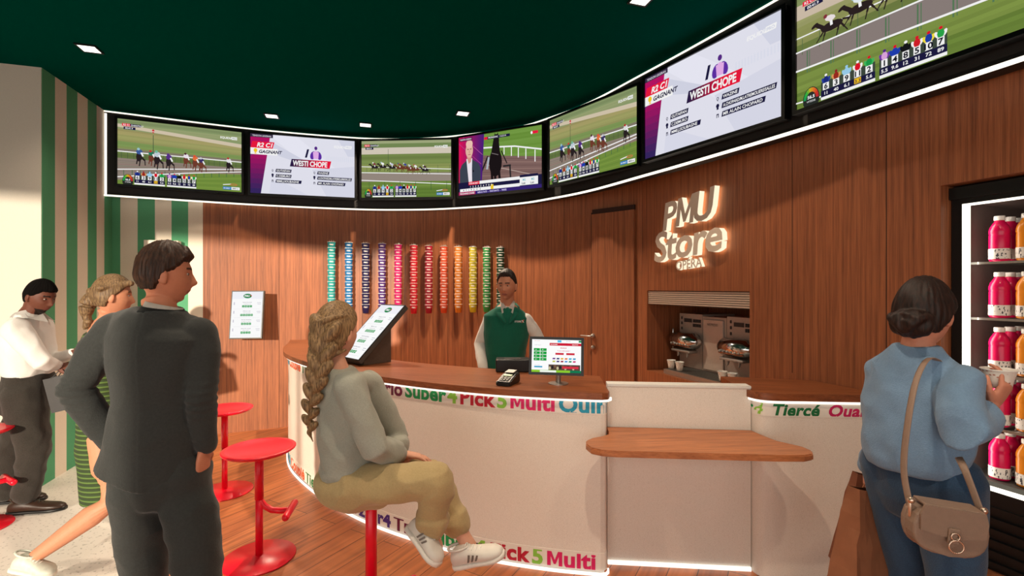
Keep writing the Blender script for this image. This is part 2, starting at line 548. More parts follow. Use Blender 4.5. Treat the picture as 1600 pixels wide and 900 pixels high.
sd = (G2 - C2).normalized()
pxs = [175, 188, 215, 242, 268, 294, 317]
P = [on_line(C2, sd, x) for x in pxs]
for i in range(len(P) - 1):
    nn = Vector((-sd.y, sd.x)) * 0.1
    slab(bm, [P[i], P[i + 1]], [P[i] + nn, P[i + 1] + nn], 0, CEIL, mi=(0 if i % 2 == 0 else 1))
structure('wall_back', bm, [M['stripe_g'], M['stripe_w']])

# curved veneered back wall
WB = spline([(P[-1].x, P[-1].y), (-2.54, 5.64), (-1.94, 5.86), (-1.35, 5.93), (-0.74, 5.83), (0.07, 5.56), (0.5, 5.36), (0.86, 5.12), (1.14, 4.9), (WR(4.70).x, 4.70)], 8)
def wb_px(px):
    for i in range(len(WB) - 1):
        a, b = WB[i], WB[i + 1]
        fa = a.x / a.y * F + 800 - px; fb = b.x / b.y * F + 800 - px
        if fa <= 0 <= fb:
            t = fa / (fa - fb)
            return a + (b - a) * t, (b - a).normalized()
    return WB[-1], (WB[-1] - WB[-2]).normalized()
bm = bmesh.new(); slab(bm, WB, offset2(WB, 0.1), 0, CEIL)
structure('wall_back', bm, M['wood'], smooth=False)
# joints between the veneer panels
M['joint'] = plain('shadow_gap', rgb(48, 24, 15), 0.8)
for k, px in enumerate((436, 566, 700, 822, 882)):
    p, t = wb_px(px)
    nn = Vector((-t.y, t.x))
    bm = bmesh.new()
    slab(bm, [p - t * 0.002 - nn * 0.001, p + t * 0.002 - nn * 0.001], [p - t * 0.002 + nn * 0.02, p + t * 0.002 + nn * 0.02], 0.0, 2.6)
    structure('trim_%d' % (k + 1), bm, M['joint'])

# right-hand wall with two recesses
def ysplit(cells, z_holes):
    pass
NY0, NY1, NZ0, NZ1 = 3.49, 4.63, 0.83, 1.595       # coffee niche
FY0, FY1, FZ0, FZ1 = 1.62, 2.392, 0.28, 2.13       # fridge niche
bm = bmesh.new()
ys = [-2.0, FY0, FY1, NY0, NY1, 4.70]
for i in range(len(ys) - 1):
    y0, y1 = ys[i], ys[i + 1]
    spans = [(0, CEIL)]
    if y0 == FY0: spans = [(0, FZ0), (FZ1, CEIL)]
    if y0 == NY0: spans = [(0, NZ0), (NZ1, CEIL)]
    for z0, z1 in spans:
        slab(bm, [WR(y0), WR(y1)], [WR(y0, 0.1), WR(y1, 0.1)], z0, z1)
structure('wall_right', bm, M['wood'])
# reveals of the recesses
def recess(name, y0, y1, z0, z1, depth, mat):
    bm = bmesh.new()
    e0 = 0.1
    def pl(ya, yb, ea, eb, za, zb):
        slab(bm, [WR(ya, ea), WR(yb, ea)], [WR(ya, eb), WR(yb, eb)], za, zb)
    w = 0.03
    pl(y0 - w, y0, e0, depth, z0 - w, z1 + w); pl(y1, y1 + w, e0, depth, z0 - w, z1 + w)
    pl(y0, y1, e0, depth, z0 - w, z0); pl(y0, y1, e0, depth, z1, z1 + w)
    pl(y0 - w, y1 + w, depth, depth + w, z0 - w, z1 + w)
    return structure(name, bm, mat)
recess('wall_right', NY0, NY1, NZ0, NZ1, 0.75, M['wood'])
recess('wall_right', FY0, FY1, FZ0, FZ1, 0.85, M['dark'])
for k, px in enumerate((1003, 1238, 1385)):
    y = WRpx(px).y
    bm = bmesh.new()
    slab(bm, [WR(y - 0.002, -0.001), WR(y + 0.002, -0.001)], [WR(y - 0.002, 0.02), WR(y + 0.002, 0.02)], 1.06 if k == 1 else 0.0, 2.6)
    structure('trim_%d' % (k + 6), bm, M['joint'])

# walls behind and beside the viewer
wall_box('wall_front', (2.6, -2.0), (4.4, -2.0), 0, CEIL, 0.12, M['cream'], -1)
# added unseen wall that keeps the low sun off the right half
bm = bmesh.new(); box(bm, (2.2, -5.0, 2.5), (7.8, 0.3, 5.0)); structure('sun_block_wall', bm, M['cream'])
wall_box('wall_front', (-8.05, -2.0), (-7.0, -2.0), 0, CEIL, 0.12, M['cream'], -1)
bm = bmesh.new(); box(bm, (-2.2, -2.06, 3.36), (9.6, 0.12, 0.12)); structure('wall_front', bm, M['cream'])
wall_box('wall_left', (-8.04, -2.0), (-8.04, 2.7), 0, CEIL, 0.12, M['cream'])
bm = bmesh.new()
for x in (-6.9, -4.6, -2.0, 0.3, 2.5):
    box(bm, (x, -2.06, 1.65), (0.07, 0.08, 3.3))
box(bm, (-2.2, -2.06, 0.05), (9.4, 0.08, 0.1))
structure('window_1', bm, M['black'])

# door in the back wall, flush, with handle
pa, t1 = wb_px(927); pb, t2 = wb_px(993)
dt = (pb - pa).normalized(); dn = Vector((-dt.y, dt.x))
bm = bmesh.new()
slab(bm, [pa - dn * 0.03, pb - dn * 0.03], [pa + dn * 0.01, pb + dn * 0.01], 0.01, 2.40)
door = structure('door_1', bm, M['wood'])
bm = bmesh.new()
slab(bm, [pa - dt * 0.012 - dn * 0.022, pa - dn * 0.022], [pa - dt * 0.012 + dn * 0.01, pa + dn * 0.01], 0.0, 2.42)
slab(bm, [pa - dn * 0.022, pb - dn * 0.022], [pa + dn * 0.01, pb + dn * 0.01], 2.402, 2.45)  # dark bar along the top of the door
o = finish('door_gap_and_bar', bm, M['joint'], door)
h0 = pa + dt * 0.02 - dn * 0.035
bm = bmesh.new()
hz = CH - 75 * h0.y / F
for zz, rr in ((hz, 0.025), (hz - 0.12, 0.022)):
    c = Vector((h0.x, h0.y, zz))
    loft(bm, [c + Vector((dn.x, dn.y, 0)) * 0.01, c - Vector((dn.x, dn.y, 0)) * 0.008], [rr, rr], n=16)
c = Vector((h0.x, h0.y, hz))
q = c - Vector((dn.x, dn.y, 0)) * 0.05
loft(bm, [c, q], [0.009, 0.009], n=10)
loft(bm, [q, q - Vector((dt.x, dt.y, 0)) * 0.03 + Vector((0, 0, 0.0)), q - Vector((dt.x, dt.y, 0)) * 0.12], [0.010, 0.009, 0.008], n=10)
finish('door_handle', bm, M['steel'], door, smooth=True)

# ------------------------------------------------------------------ screen fascia with its two light lines
BP = [(-4.13, 4.86), (-2.93, 5.41), (-1.92, 5.72), (-1.3, 5.77), (-0.74, 5.68), (0.03, 5.37), (0.42, 5.03), (0.753, 4.63), (1.10, 4.02), (1.325, 3.61), (1.655, 2.97), (1.889, 2.464), (2.09, 1.96), (2.33, 1.3), (2.72, 0.1), (3.1, -1.2)]
BC = spline(BP, 8)
bm = bmesh.new(); slab(bm, BC, offset2(BC, 0.05), BZ + 0.029, CEIL - 0.015); structure('trim_20', bm, M['fascia'])
# underside of the fascia, back to the walls
bm = bmesh.new(); slab(bm, BC, offset2(BC, 0.16), BZ + 0.03, BZ + 0.05); structure('trim_21', bm, M['fascia'])
L1 = offset2(BC, -0.006)
bm = bmesh.new(); slab(bm, L1, offset2(BC, 0.02), BZ + 0.014, BZ + 0.028)
o = finish('light_strip', bm, M['led'])
setp(o, 'thin glowing warm white line along the lower edge of the black screen band', 'light strip')
bm = bmesh.new(); slab(bm, L1, offset2(BC, 0.02), CEIL - 0.014, CEIL - 0.002)
o = finish('light_strip', bm, M['led'])
setp(o, 'thin glowing warm white line where the black screen band meets the green ceiling', 'light strip')
bm = bmesh.new(); e = BC[0] + (BC[1] - BC[0]).normalized() * 0.0
dd = (BC[1] - BC[0]).normalized()
slab(bm, [e + dd * 0.004 - Vector((-dd.y, dd.x)) * 0.008, e + dd * 0.022 - Vector((-dd.y, dd.x)) * 0.008], [e + dd * 0.004 + Vector((-dd.y, dd.x)) * 0.0, e + dd * 0.022 + Vector((-dd.y, dd.x)) * 0.0], BZ + 0.03, CEIL - 0.03)
o = finish('light_strip', bm, M['led'])
setp(o, 'short upright glowing line closing the left end of the black screen band', 'light strip')

# ------------------------------------------------------------------ downlights
def downlight(x, y, label, seen=True, power=SPOT_POWER):
    t = empty('ceiling_downlight', (x, y, CEIL), label, 'ceiling light', 'square downlights in the green ceiling')
    a = 0.055
    fr = frame_m(Vector((x, y, CEIL)), Vector((D2.x, D2.y, 0)), Vector((-R2.x, -R2.y, 0)), Vector((0, 0, 1)))
    bm = bmesh.new()
    box(bm, (a + 0.006, 0, -0.006), (0.012, 2 * a + 0.024, 0.010), fr); box(bm, (-a - 0.006, 0, -0.006), (0.012, 2 * a + 0.024, 0.010), fr)
    box(bm, (0, a + 0.006, -0.006), (2 * a, 0.012, 0.010), fr); box(bm, (0, -a - 0.006, -0.006), (2 * a, 0.012, 0.010), fr)
    finish('frame', bm, M['black'], t)
    bm = bmesh.new(); box(bm, (0, 0, -0.004), (2 * a, 2 * a, 0.006), fr)
    finish('diffuser', bm, M['spotglow'], t)
    s = spot('downlight_lamp', (x, y, CEIL - 0.03), power)
    adopt(s, t)
    return t
def ceil_pt(px, py):
    d = (CEIL - CH) * F / (450 - py)
    return ((px - 800) / F * d, d)
for (px, py), lab, pw in (((139.5, 75), 'square recessed ceiling light nearest the white wall, far left', 30),
                      ((424.5, 180.5), 'square ceiling light above the left end of the screen band', 60),
                      ((571, 194.5), 'square ceiling light above the rows of hanging cups', 250),
                      ((723, 176.5), 'square ceiling light nearest above the barista', 300),
                      ((1003, -3), 'square ceiling light cut by the top edge of the photo', 85)):
    x, y = ceil_pt(px, py)
    downlight(x, y, lab, power=pw)
for x, y, pw in ((-1.35, 2.3, 120), (1.35, 0.9, 60), (-2.7, 0.9, 25), (0.2, 1.1, 110)):
    downlight(x, y, 'square ceiling light out of the picture over the guests', power=pw)

# ================================================================== wall screens
NAVY = rgb(28, 26, 62); WHT = rgb(240, 240, 240); REDC = rgb(228, 24, 60); MAG = rgb(160, 20, 92)
TVW = 1.737
def jockey(c, x, y, s, body, cap, sleeve):
    c.ell(x - 0.30 * s, y + 0.25 * s, 0.16 * s, 0.34 * s, sleeve, rot=0.35, n=8)
    c.ell(x + 0.30 * s, y + 0.25 * s, 0.16 * s, 0.34 * s, sleeve, rot=-0.35, n=8)
    c.ell(x, y + 0.28 * s, 0.28 * s, 0.42 * s, body, n=10)
    c.ell(x, y + 0.80 * s, 0.15 * s, 0.15 * s, cap, n=8)
def racehorse(c, x, y, s, coat, silk, cap, flip=1):
    # flip 1: running towards the left
    f = -flip
    c.ell(x, y, 0.30 * s, 0.13 * s, coat, n=12, rot=0.05 * f)
    c.line(x + f * 0.22 * s, y + 0.04 * s, x + f * 0.42 * s, y + 0.22 * s, 0.11 * s, coat)
    c.ell(x + f * 0.47 * s, y + 0.22 * s, 0.11 * s, 0.05 * s, coat, n=8, rot=-0.5 * f)
    for dx, ex, k in ((0.2, 0.42, -0.30), (0.16, 0.25, -0.36), (-0.2, -0.12, -0.38), (-0.24, -0.42, -0.32)):
        c.line(x + f * dx * s, y - 0.04 * s, x + f * (dx + ex) / 2 * s, y + k * 0.55 * s, 0.05 * s, coat)
        c.line(x + f * (dx + ex) / 2 * s, y + k * 0.55 * s, x + f * ex * s, y + k * s, 0.03 * s, coat)
    c.line(x - f * 0.28 * s, y + 0.04 * s, x - f * 0.48 * s, y - 0.02 * s, 0.05 * s, coat)
    c.line(x + f * 0.0 * s, y + 0.02 * s, x + f * 0.02 * s, y + 0.20 * s, 0.07 * s, WHT)
    c.ell(x + f * 0.04 * s, y + 0.24 * s, 0.15 * s, 0.085 * s, silk, n=8, rot=0.3 * f)
    c.ell(x + f * 0.17 * s, y + 0.34 * s, 0.055 * s, 0.06 * s, cap, n=8)
def fronthorse(c, x, y, s, coat, silk, cap):
    c.ell(x, y, 0.17 * s, 0.32 * s, coat, n=10)
    c.line(x - 0.08 * s, y - 0.1 * s, x - 0.14 * s, y - 0.5 * s, 0.07 * s, coat)
    c.line(x + 0.08 * s, y - 0.1 * s, x + 0.02 * s, y - 0.62 * s, 0.07 * s, coat)
    c.line(x + 0.12 * s, y + 0.0 * s, x + 0.34 * s, y - 0.22 * s, 0.12 * s, coat)
    c.line(x + 0.34 * s, y - 0.2 * s, x + 0.36 * s, y - 0.55 * s, 0.06 * s, coat)
    c.ell(x + 0.02 * s, y + 0.34 * s, 0.19 * s, 0.18 * s, silk, n=8)
    c.line(x + 0.12 * s, y + 0.3 * s, x + 0.24 * s, y + 0.05 * s, 0.1 * s, WHT)
    c.ell(x - 0.03 * s, y + 0.52 * s, 0.09 * s, 0.09 * s, cap, n=8)
SILKS = [(6, rgb(28, 42, 120), WHT), (3, rgb(150, 40, 30), rgb(140, 30, 40)), (9, rgb(150, 200, 230), rgb(150, 200, 230)), (11, rgb(214, 20, 40), WHT), (2, rgb(30, 150, 70), rgb(214, 20, 40)),
         (1, rgb(214, 160, 214), rgb(80, 30, 130)), (4, rgb(30, 60, 170), rgb(214, 20, 40)), (8, rgb(20, 20, 24), WHT), (5, rgb(206, 30, 40), rgb(214, 20, 40)), (10, rgb(30, 60, 160), rgb(214, 20, 40)), (7, rgb(40, 160, 70), rgb(214, 20, 40))]
SLEEVE = [rgb(40, 60, 150), rgb(214, 150, 90), rgb(150, 200, 230), WHT, rgb(60, 180, 90), rgb(110, 50, 160), rgb(30, 60, 170), rgb(20, 20, 24), WHT, rgb(240, 220, 60), WHT]
def race_overlays(c, k=1.0, time='00:41.9', place='CHANTILLY', wide=1.0, yo=0.0):
    c.rect(0.06, 0.895, 0.165, 0.935, REDC); c.text('R2 C1', 0.075, 0.903, 0.024, WHT, 0.02)
    c.rect(0.165, 0.895, 0.31, 0.935, NAVY); c.text(place, 0.175, 0.903, 0.022, WHT, 0.02)
    c.rect(0.08, 0.845, 0.235, 0.885, NAVY); c.text(time, 0.10, 0.853, 0.024, WHT, 0.02)
    c.text('EQUIDIA', 1.42, 0.865, 0.032, WHT, 0.03); c.rect(1.585, 0.858, 1.67, 0.905, WHT); c.text('PRO', 1.595, 0.868, 0.026, rgb(150, 165, 140), 0.03)
    # speed dial
    cx, cy = 0.135, 0.055
    c.rect(0.065, 0.02, 0.205, 0.07, rgb(40, 44, 40))
    c.ell(cx, cy, 0.072, 0.105, rgb(40, 44, 40), n=18)
    for i in range(10):
        a0 = pi - pi * i / 10; a1 = pi - pi * (i + 1) / 10
        col = [rgb(30, 150, 80), rgb(40, 160, 70), rgb(60, 170, 60), rgb(120, 170, 50), rgb(190, 170, 40), rgb(210, 140, 40), rgb(216, 110, 40), rgb(214, 80, 40), rgb(200, 50, 40), rgb(190, 40, 50)][i]
        c.poly([(cx + 0.066 * cos(a0), cy + 0.098 * sin(a0)), (cx + 0.066 * cos(a1), cy + 0.098 * sin(a1)), (cx + 0.042 * cos(a1), cy + 0.062 * sin(a1)), (cx + 0.042 * cos(a0), cy + 0.062 * sin(a0))], col)
    c.text('56.5', cx, 0.06, 0.026, WHT, 0.03, align='C')
    c.text('VITESSE', cx, 0.028, 0.016, WHT, 0.0, align='C')
    # runners
    def group(x0, ids, w):
        step = w / len(ids)
        c.rect(x0, 0.035, x0 + w, 0.16, rgb(60, 70, 60)); c.rect(x0, 0.03, x0 + w, 0.085, NAVY)
        c.rect(x0, 0.008, x0 + w, 0.032, WHT)
        for j, n in enumerate(ids):
            x = x0 + step * (j + 0.5)
            num, silk, cap = SILKS[n]
            jockey(c, x, 0.150, 0.075, silk, cap, SLEEVE[n])
            c.rect(x - step * 0.30, 0.088, x + step * 0.30, 0.145, WHT)
            c.text(str(num), x, 0.096, 0.042, rgb(16, 16, 30), 0.03, align='C')
            if num == 11: c.rect(x - step * 0.3, 0.04, x + step * 0.3, 0.082, rgb(240, 190, 30))
            c.text(('11', '40', '6.1', '3.3', '5.6', '5.5', '9.6', '12', '31', '72', '89')[n], x, 0.046, 0.026, WHT if num != 11 else NAVY, 0.02, align='C')
    group(0.22, (0, 1, 2, 3, 4), 0.41)
    group(0.66, (5, 6, 7, 8, 9, 10), 0.41)
    c.line(1.46, 0.105, 1.60, 0.125, 0.012, WHT); c.ell(1.62, 0.115, 0.055, 0.018, rgb(200, 110, 70), n=12); c.ell(1.62, 0.115, 0.04, 0.008, rgb(110, 150, 60), n=12)
    c.rect(1.46, 0.03, 1.585, 0.075, rgb(30, 120, 190)); c.text('EN DIRECT', 1.47, 0.042, 0.02, WHT, 0.02, maxw=0.1)
    c.rect(1.585, 0.03, 1.71, 0.075, WHT); c.text('0800 m', 1.6, 0.042, 0.022, rgb(60, 70, 60), 0.02, maxw=0.09)
G = [rgb(134, 150, 104), rgb(142, 150, 100), rgb(150, 152, 98), rgb(160, 152, 96), rgb(150, 150, 92), rgb(134, 146, 90), rgb(124, 142, 84)]
def grass(c, y0, y1, cols, n, rnd, slope=0.0):
    for i in range(n):
        a = y0 + (y1 - y0) * i / n; b = y0 + (y1 - y0) * (i + 1) / n + 0.002
        base = cols[min(len(cols) - 1, int(len(cols) * i / n))]
        k = 1 + rnd.uniform(-0.12, 0.12)
        c.poly([(0, a), (TVW, a + slope), (TVW, b + slope), (0, b)], (base[0] * k, base[1] * k, base[2] * k, 1))
def pic_straight(c):          # horses coming round towards the left
    rnd = random.Random(3)
    c.rect(0, 0, TVW, 1, G[0])
    grass(c, 0.84, 1.0, [rgb(146, 156, 110), rgb(130, 146, 100)], 8, rnd)
    grass(c, 0.48, 0.84, [rgb(128, 142, 84), rgb(120, 144, 82), rgb(150, 150, 94), rgb(158, 150, 98)], 14, rnd, -0.05)
    c.poly([(0, 0.875), (TVW, 0.74), (TVW, 0.80), (0, 0.925)][::-1], rgb(204, 190, 166))
    c.rect(0, 0.50, TVW, 0.545, rgb(126, 118, 102)); 
    grass(c, 0.38, 0.50, [rgb(96, 112, 64), rgb(104, 122, 70)], 5, rnd)
    c.rect(0, 0.03, TVW, 0.40, rgb(140, 126, 116))
    for i in range(7): c.line(0, 0.36 - i * 0.028, TVW, 0.38 - i * 0.015, 0.012, rgb(128 + 6 * (i % 3), 116 + 5 * (i % 2), 106, ))
    c.poly([(0, 0), (TVW, 0), (TVW, 0.30), (1.1, 0.26), (0, 0.06)], rgb(112, 138, 60))
    for i in range(6): c.line(0.3 + i * 0.12, 0.02 + 0.03 * i, TVW, 0.05 + i * 0.045, 0.014, [rgb(120, 148, 64), rgb(104, 134, 56)][i % 2])
    for i in range(22): c.line(0.05 + i * 0.08, 0.40, 0.05 + i * 0.08, 0.50, 0.006, rgb(70, 90, 62))
    c.rect(0, 0.495, TVW, 0.51, WHT)
    c.line(0.47, 0.50, 0.47, 0.80, 0.008, rgb(60, 80, 60)); c.ell(0.47, 0.86, 0.018, 0.03, rgb(200, 50, 50)); c.rect(0.452, 0.85, 0.488, 0.857, WHT)
    for i in range(16): c.line(0.08 + i * 0.11, 0.22 + 0.006 * i, 0.08 + i * 0.11, 0.08 + 0.012 * i, 0.008, rgb(60, 100, 70))
    c.poly([(0, 0.215), (0.9, 0.30), (TVW, 0.375), (TVW, 0.39), (0.9, 0.315), (0, 0.23)], WHT)
    c.poly([(0, 0.10), (0.9, 0.235), (TVW, 0.335), (TVW, 0.348), (0.9, 0.25), (0, 0.115)], WHT)
    DK = rgb(40, 32, 34); BR = rgb(110, 58, 44)
    for x, y, s, co, si, ca in ((0.28, 0.44, 0.23, DK, rgb(60, 90, 150), rgb(150, 190, 200)), (0.44, 0.44, 0.20, BR, rgb(40, 120, 90), rgb(200, 50, 50)), (0.52, 0.42, 0.24, DK, rgb(190, 200, 210), rgb(110, 180, 150)),
                                (0.68, 0.40, 0.22, DK, rgb(84, 46, 130), rgb(84, 46, 130)), (0.92, 0.45, 0.2, BR, rgb(230, 220, 230), rgb(80, 40, 50)), (1.05, 0.42, 0.21, BR, rgb(220, 110, 60), rgb(220, 80, 50)),
                                (1.14, 0.40, 0.2, BR, rgb(60, 50, 100), rgb(200, 200, 210)), (1.54, 0.44, 0.2, DK, rgb(220, 220, 220), rgb(180, 50, 50))):
        fronthorse(c, x, y, s, co, si, ca)
    race_overlays(c)
def pic_wide(c):              # field seen from the side, small
    rnd = random.Random(5)
    c.rect(0, 0, TVW, 1, G[0])
    grass(c, 0.88, 1.0, [rgb(110, 130, 80), rgb(150, 158, 118)], 5, rnd)
    grass(c, 0.40, 0.77, [rgb(128, 142, 80), rgb(136, 146, 84), rgb(122, 140, 78), rgb(110, 128, 70)], 16, rnd)
    c.rect(0, 0.765, TVW, 0.88, rgb(206, 196, 180))
    c.rect(0, 0.28, TVW, 0.43, rgb(146, 134, 124))
    grass(c, 0.0, 0.28, [rgb(96, 124, 52), rgb(108, 134, 60)], 9, rnd)
    for i in range(8): c.line(0.1 + i * 0.23, 0.42, 0.1 + i * 0.23, 0.56, 0.006, rgb(80, 100, 70))
    c.line(0, 0.55, TVW, 0.485, 0.012, WHT); c.line(0, 0.445, TVW, 0.40, 0.014, WHT)
    c.line(0, 0.31, TVW, 0.225, 0.014, WHT)
    for i in range(6): c.line(0.15 + i * 0.3, 0.28, 0.15 + i * 0.3, 0.12, 0.008, rgb(60, 96, 60))
    c.line(0.52, 0.5, 0.52, 0.85, 0.006, rgb(60, 90, 60))
    DK = rgb(40, 34, 36); BR = rgb(106, 58, 40)
    for x, y, co, si, ca in ((0.26, 0.54, DK, rgb(120, 50, 60), WHT), (0.42, 0.545, DK, WHT, rgb(170, 200, 210)), (0.60, 0.53, DK, rgb(200, 200, 220), WHT), (0.75, 0.52, BR, rgb(150, 80, 60), rgb(60, 80, 140)), (0.86, 0.52, BR, rgb(60, 70, 140), rgb(200, 200, 210)),
                             (0.96, 0.49, BR, rgb(200, 210, 220), rgb(220, 220, 220)), (1.06, 0.49, BR, rgb(230, 230, 230), rgb(180, 60, 60)), (1.24, 0.475, DK, rgb(70, 40, 50), WHT)):
        racehorse(c, x, y, 0.22, co, si, ca)
    race_overlays(c)
def pic_close(c):             # field seen from the side, large
    rnd = random.Random(9)
    c.rect(0, 0, TVW, 1, G[0])
    grass(c, 0.0, 0.42, [rgb(104, 128, 56), rgb(120, 140, 66), rgb(112, 130, 60)], 14, rnd, -0.02)
    grass(c, 0.42, 1.05, [rgb(110, 124, 66), rgb(136, 140, 84), rgb(150, 152, 100), rgb(126, 140, 88)], 16, rnd, -0.05)
    c.poly([(0, 0.80), (TVW, 0.66), (TVW, 0.80), (0, 0.93)], rgb(200, 184, 164))
    c.poly([(0, 0.36), (TVW, 0.255), (TVW, 0.44), (0, 0.52)], rgb(134, 122, 118))
    for i in range(12): c.line(0.05 + i * 0.15, 0.48, 0.05 + i * 0.15, 0.62, 0.006, rgb(90, 110, 70))
    c.line(0, 0.64, TVW, 0.55, 0.011, WHT)
    DK = rgb(42, 32, 32); BR = rgb(112, 56, 36)
    for x, y, co, si, ca in ((0.30, 0.61, DK, rgb(230, 220, 220), rgb(130, 50, 60)), (0.52, 0.64, DK, rgb(220, 230, 235), rgb(150, 200, 210)), (0.76, 0.64, DK, rgb(150, 110, 200), rgb(200, 50, 50)),
                             (0.96, 0.67, BR, rgb(220, 220, 225), WHT), (1.08, 0.66, BR, rgb(60, 110, 150), rgb(80, 160, 180)), (1.25, 0.66, BR, rgb(214, 200, 190), rgb(200, 60, 50)), (1.45, 0.66, BR, rgb(60, 60, 140), WHT)):
        racehorse(c, x, y, 0.30, co, si, ca)
    for i in range(9):
        c.line(0.1 + i * 0.20, 0.49 - i * 0.01, 0.1 + i * 0.20, 0.30 - 0.01 * i, 0.010, rgb(84, 118, 84)); c.line(0.12 + i * 0.20, 0.49 - i * 0.01, 0.12 + i * 0.20, 0.30 - 0.01 * i, 0.006, rgb(84, 118, 84))
    c.line(0, 0.51, TVW, 0.43, 0.013, WHT)
    c.line(0, 0.345, TVW, 0.25, 0.016, WHT); c.line(0, 0.06, 0.5, 0.02, 0.012, WHT)
    race_overlays(c)
def pic_winner(c):
    c.rect(0, 0, TVW, 1, rgb(222, 222, 234))
    c.poly([(0.3, 1), (0.75, 1), (1.5, 0.42), (1.1, 0.35)], rgb(228, 228, 240)); c.poly([(1.25, 0), (TVW, 0), (TVW, 0.55), (1.0, 0.45)], rgb(212, 213, 228))
    c.poly([(0.3, 0.9), (0.85, 0.62), (0.8, 0.55), (0.28, 0.7)], rgb(206, 208, 224)); c.poly([(1.45, 1), (TVW, 1), (TVW, 0.72), (1.62, 0.72)], rgb(208, 210, 226))
    c.poly([(0.3, 0.0), (0.95, 0.0), (0.5, 0.22), (0.33, 0.22)], rgb(214, 215, 230))
    for i in range(14): c.rect(1.25 + i * 0.034, 0.62, 1.265 + i * 0.034, 0.70, rgb(216, 218, 232))
    # purple panel
    for i in range(12):
        y0, y1 = i / 12, (i + 1) / 12
        k = i / 11
        a = Vector((52, 36, 92)); b = Vector((178, 18, 96))
        q = a.lerp(b, min(1, k * 1.35))
        c.poly([(0, y0), (0.165 + 0.155 * y0, y0), (0.165 + 0.155 * y1, y1), (0, y1)], rgb(*q))
    c.poly([(0, 0.62), (0.1, 0.7), (0.2, 0.9), (0, 0.8)], rgb(120, 40, 110))
    c.rect(0, 0.945, 0.36, 1, rgb(52, 44, 66)); c.text('TENDON LEGERAN', 0.03, 0.957, 0.028, rgb(220, 215, 225), 0.01, maxw=0.3)
    c.rect(0, 0.765, 0.355, 0.875, REDC, 0.03); c.text('R2 C1', 0.10, 0.785, 0.07, WHT, 0.035, 0.25)
    c.rect(0, 0.655, 0.435, 0.765, WHT, 0.0); c.text('GAGNANT', 0.135, 0.682, 0.052, NAVY, 0.035, 0.25)
    c.ell(0.08, 0.722, 0.03, 0.035, rgb(240, 196, 40)); c.line(0.08, 0.70, 0.08, 0.67, 0.015, rgb(240, 196, 40)); c.rect(0.06, 0.665, 0.1, 0.675, rgb(240, 196, 40))
    c.text('1', 0.885, 0.66, 0.135, NAVY, 0.04, 0.25)
    PU = rgb(92, 46, 160); PK = rgb(222, 170, 226)
    c.ell(1.02, 0.70, 0.045, 0.075, PU, rot=-0.3); c.ell(1.12, 0.70, 0.045, 0.075, PU, rot=0.3)
    c.poly([(1.03, 0.64), (1.11, 0.64), (1.12, 0.76), (1.02, 0.76)], PK); c.ell(1.07, 0.71, 0.045, 0.07, PK); c.ell(1.07, 0.825, 0.026, 0.032, rgb(84, 40, 130))
    for i in range(16):
        k = i / 15; q = Vector((40, 26, 66)).lerp(Vector((226, 24, 58)), min(1, k * 1.5))
        x = 0.635 + 0.665 * i / 16
        c.rect(x, 0.485, x + 0.665 / 16 + 0.002, 0.615, rgb(*q), 0.03)
    c.text('WESTI CHOPE', 0.685, 0.508, 0.085, WHT, 0.035, 0.08, maxw=0.58)
    for t, x, y in (('GUTAIFAN', 0.40, 0.375), ('C.DEMURO', 0.40, 0.285), ('MME.J.SOUBAGNE', 0.40, 0.195), ('WAZINE', 1.09, 0.375), ('A.CHOPARD/M.LATREMOLIERE/SALLES', 1.09, 0.285), ('MR ALAIN CHOPARD', 1.09, 0.195)):
        w = 0.028 * len(t) if len(t) < 20 else 0.56
        c.rect(x, y, x + w + 0.03, y + 0.055, NAVY, 0.012); c.text(t, x + 0.02, y + 0.012, 0.032, WHT, 0.02, 0.1, maxw=w)
    for x in (0.355, 1.045):
        c.ell(x, 0.40, 0.014, 0.018, NAVY); c.ell(x, 0.40, 0.008, 0.011, rgb(222, 222, 234)); c.line(x, 0.385, x, 0.372, 0.006, NAVY)
        c.ell(x, 0.325, 0.02, 0.022, NAVY); c.rect(x - 0.012, 0.285, x + 0.012, 0.31, NAVY)
        c.rect(x - 0.014, 0.2, x - 0.006, 0.24, NAVY); c.rect(x + 0.006, 0.2, x + 0.014, 0.24, NAVY); c.rect(x - 0.014, 0.228, x + 0.014, 0.24, NAVY)
    c.text('EQUIDIA', 1.38, 0.855, 0.04, WHT, 0.03, 0.15); c.rect(1.57, 0.85, 1.68, 0.905, WHT, 0.01); c.text('PRO', 1.588, 0.862, 0.03, rgb(205, 208, 224), 0.03)
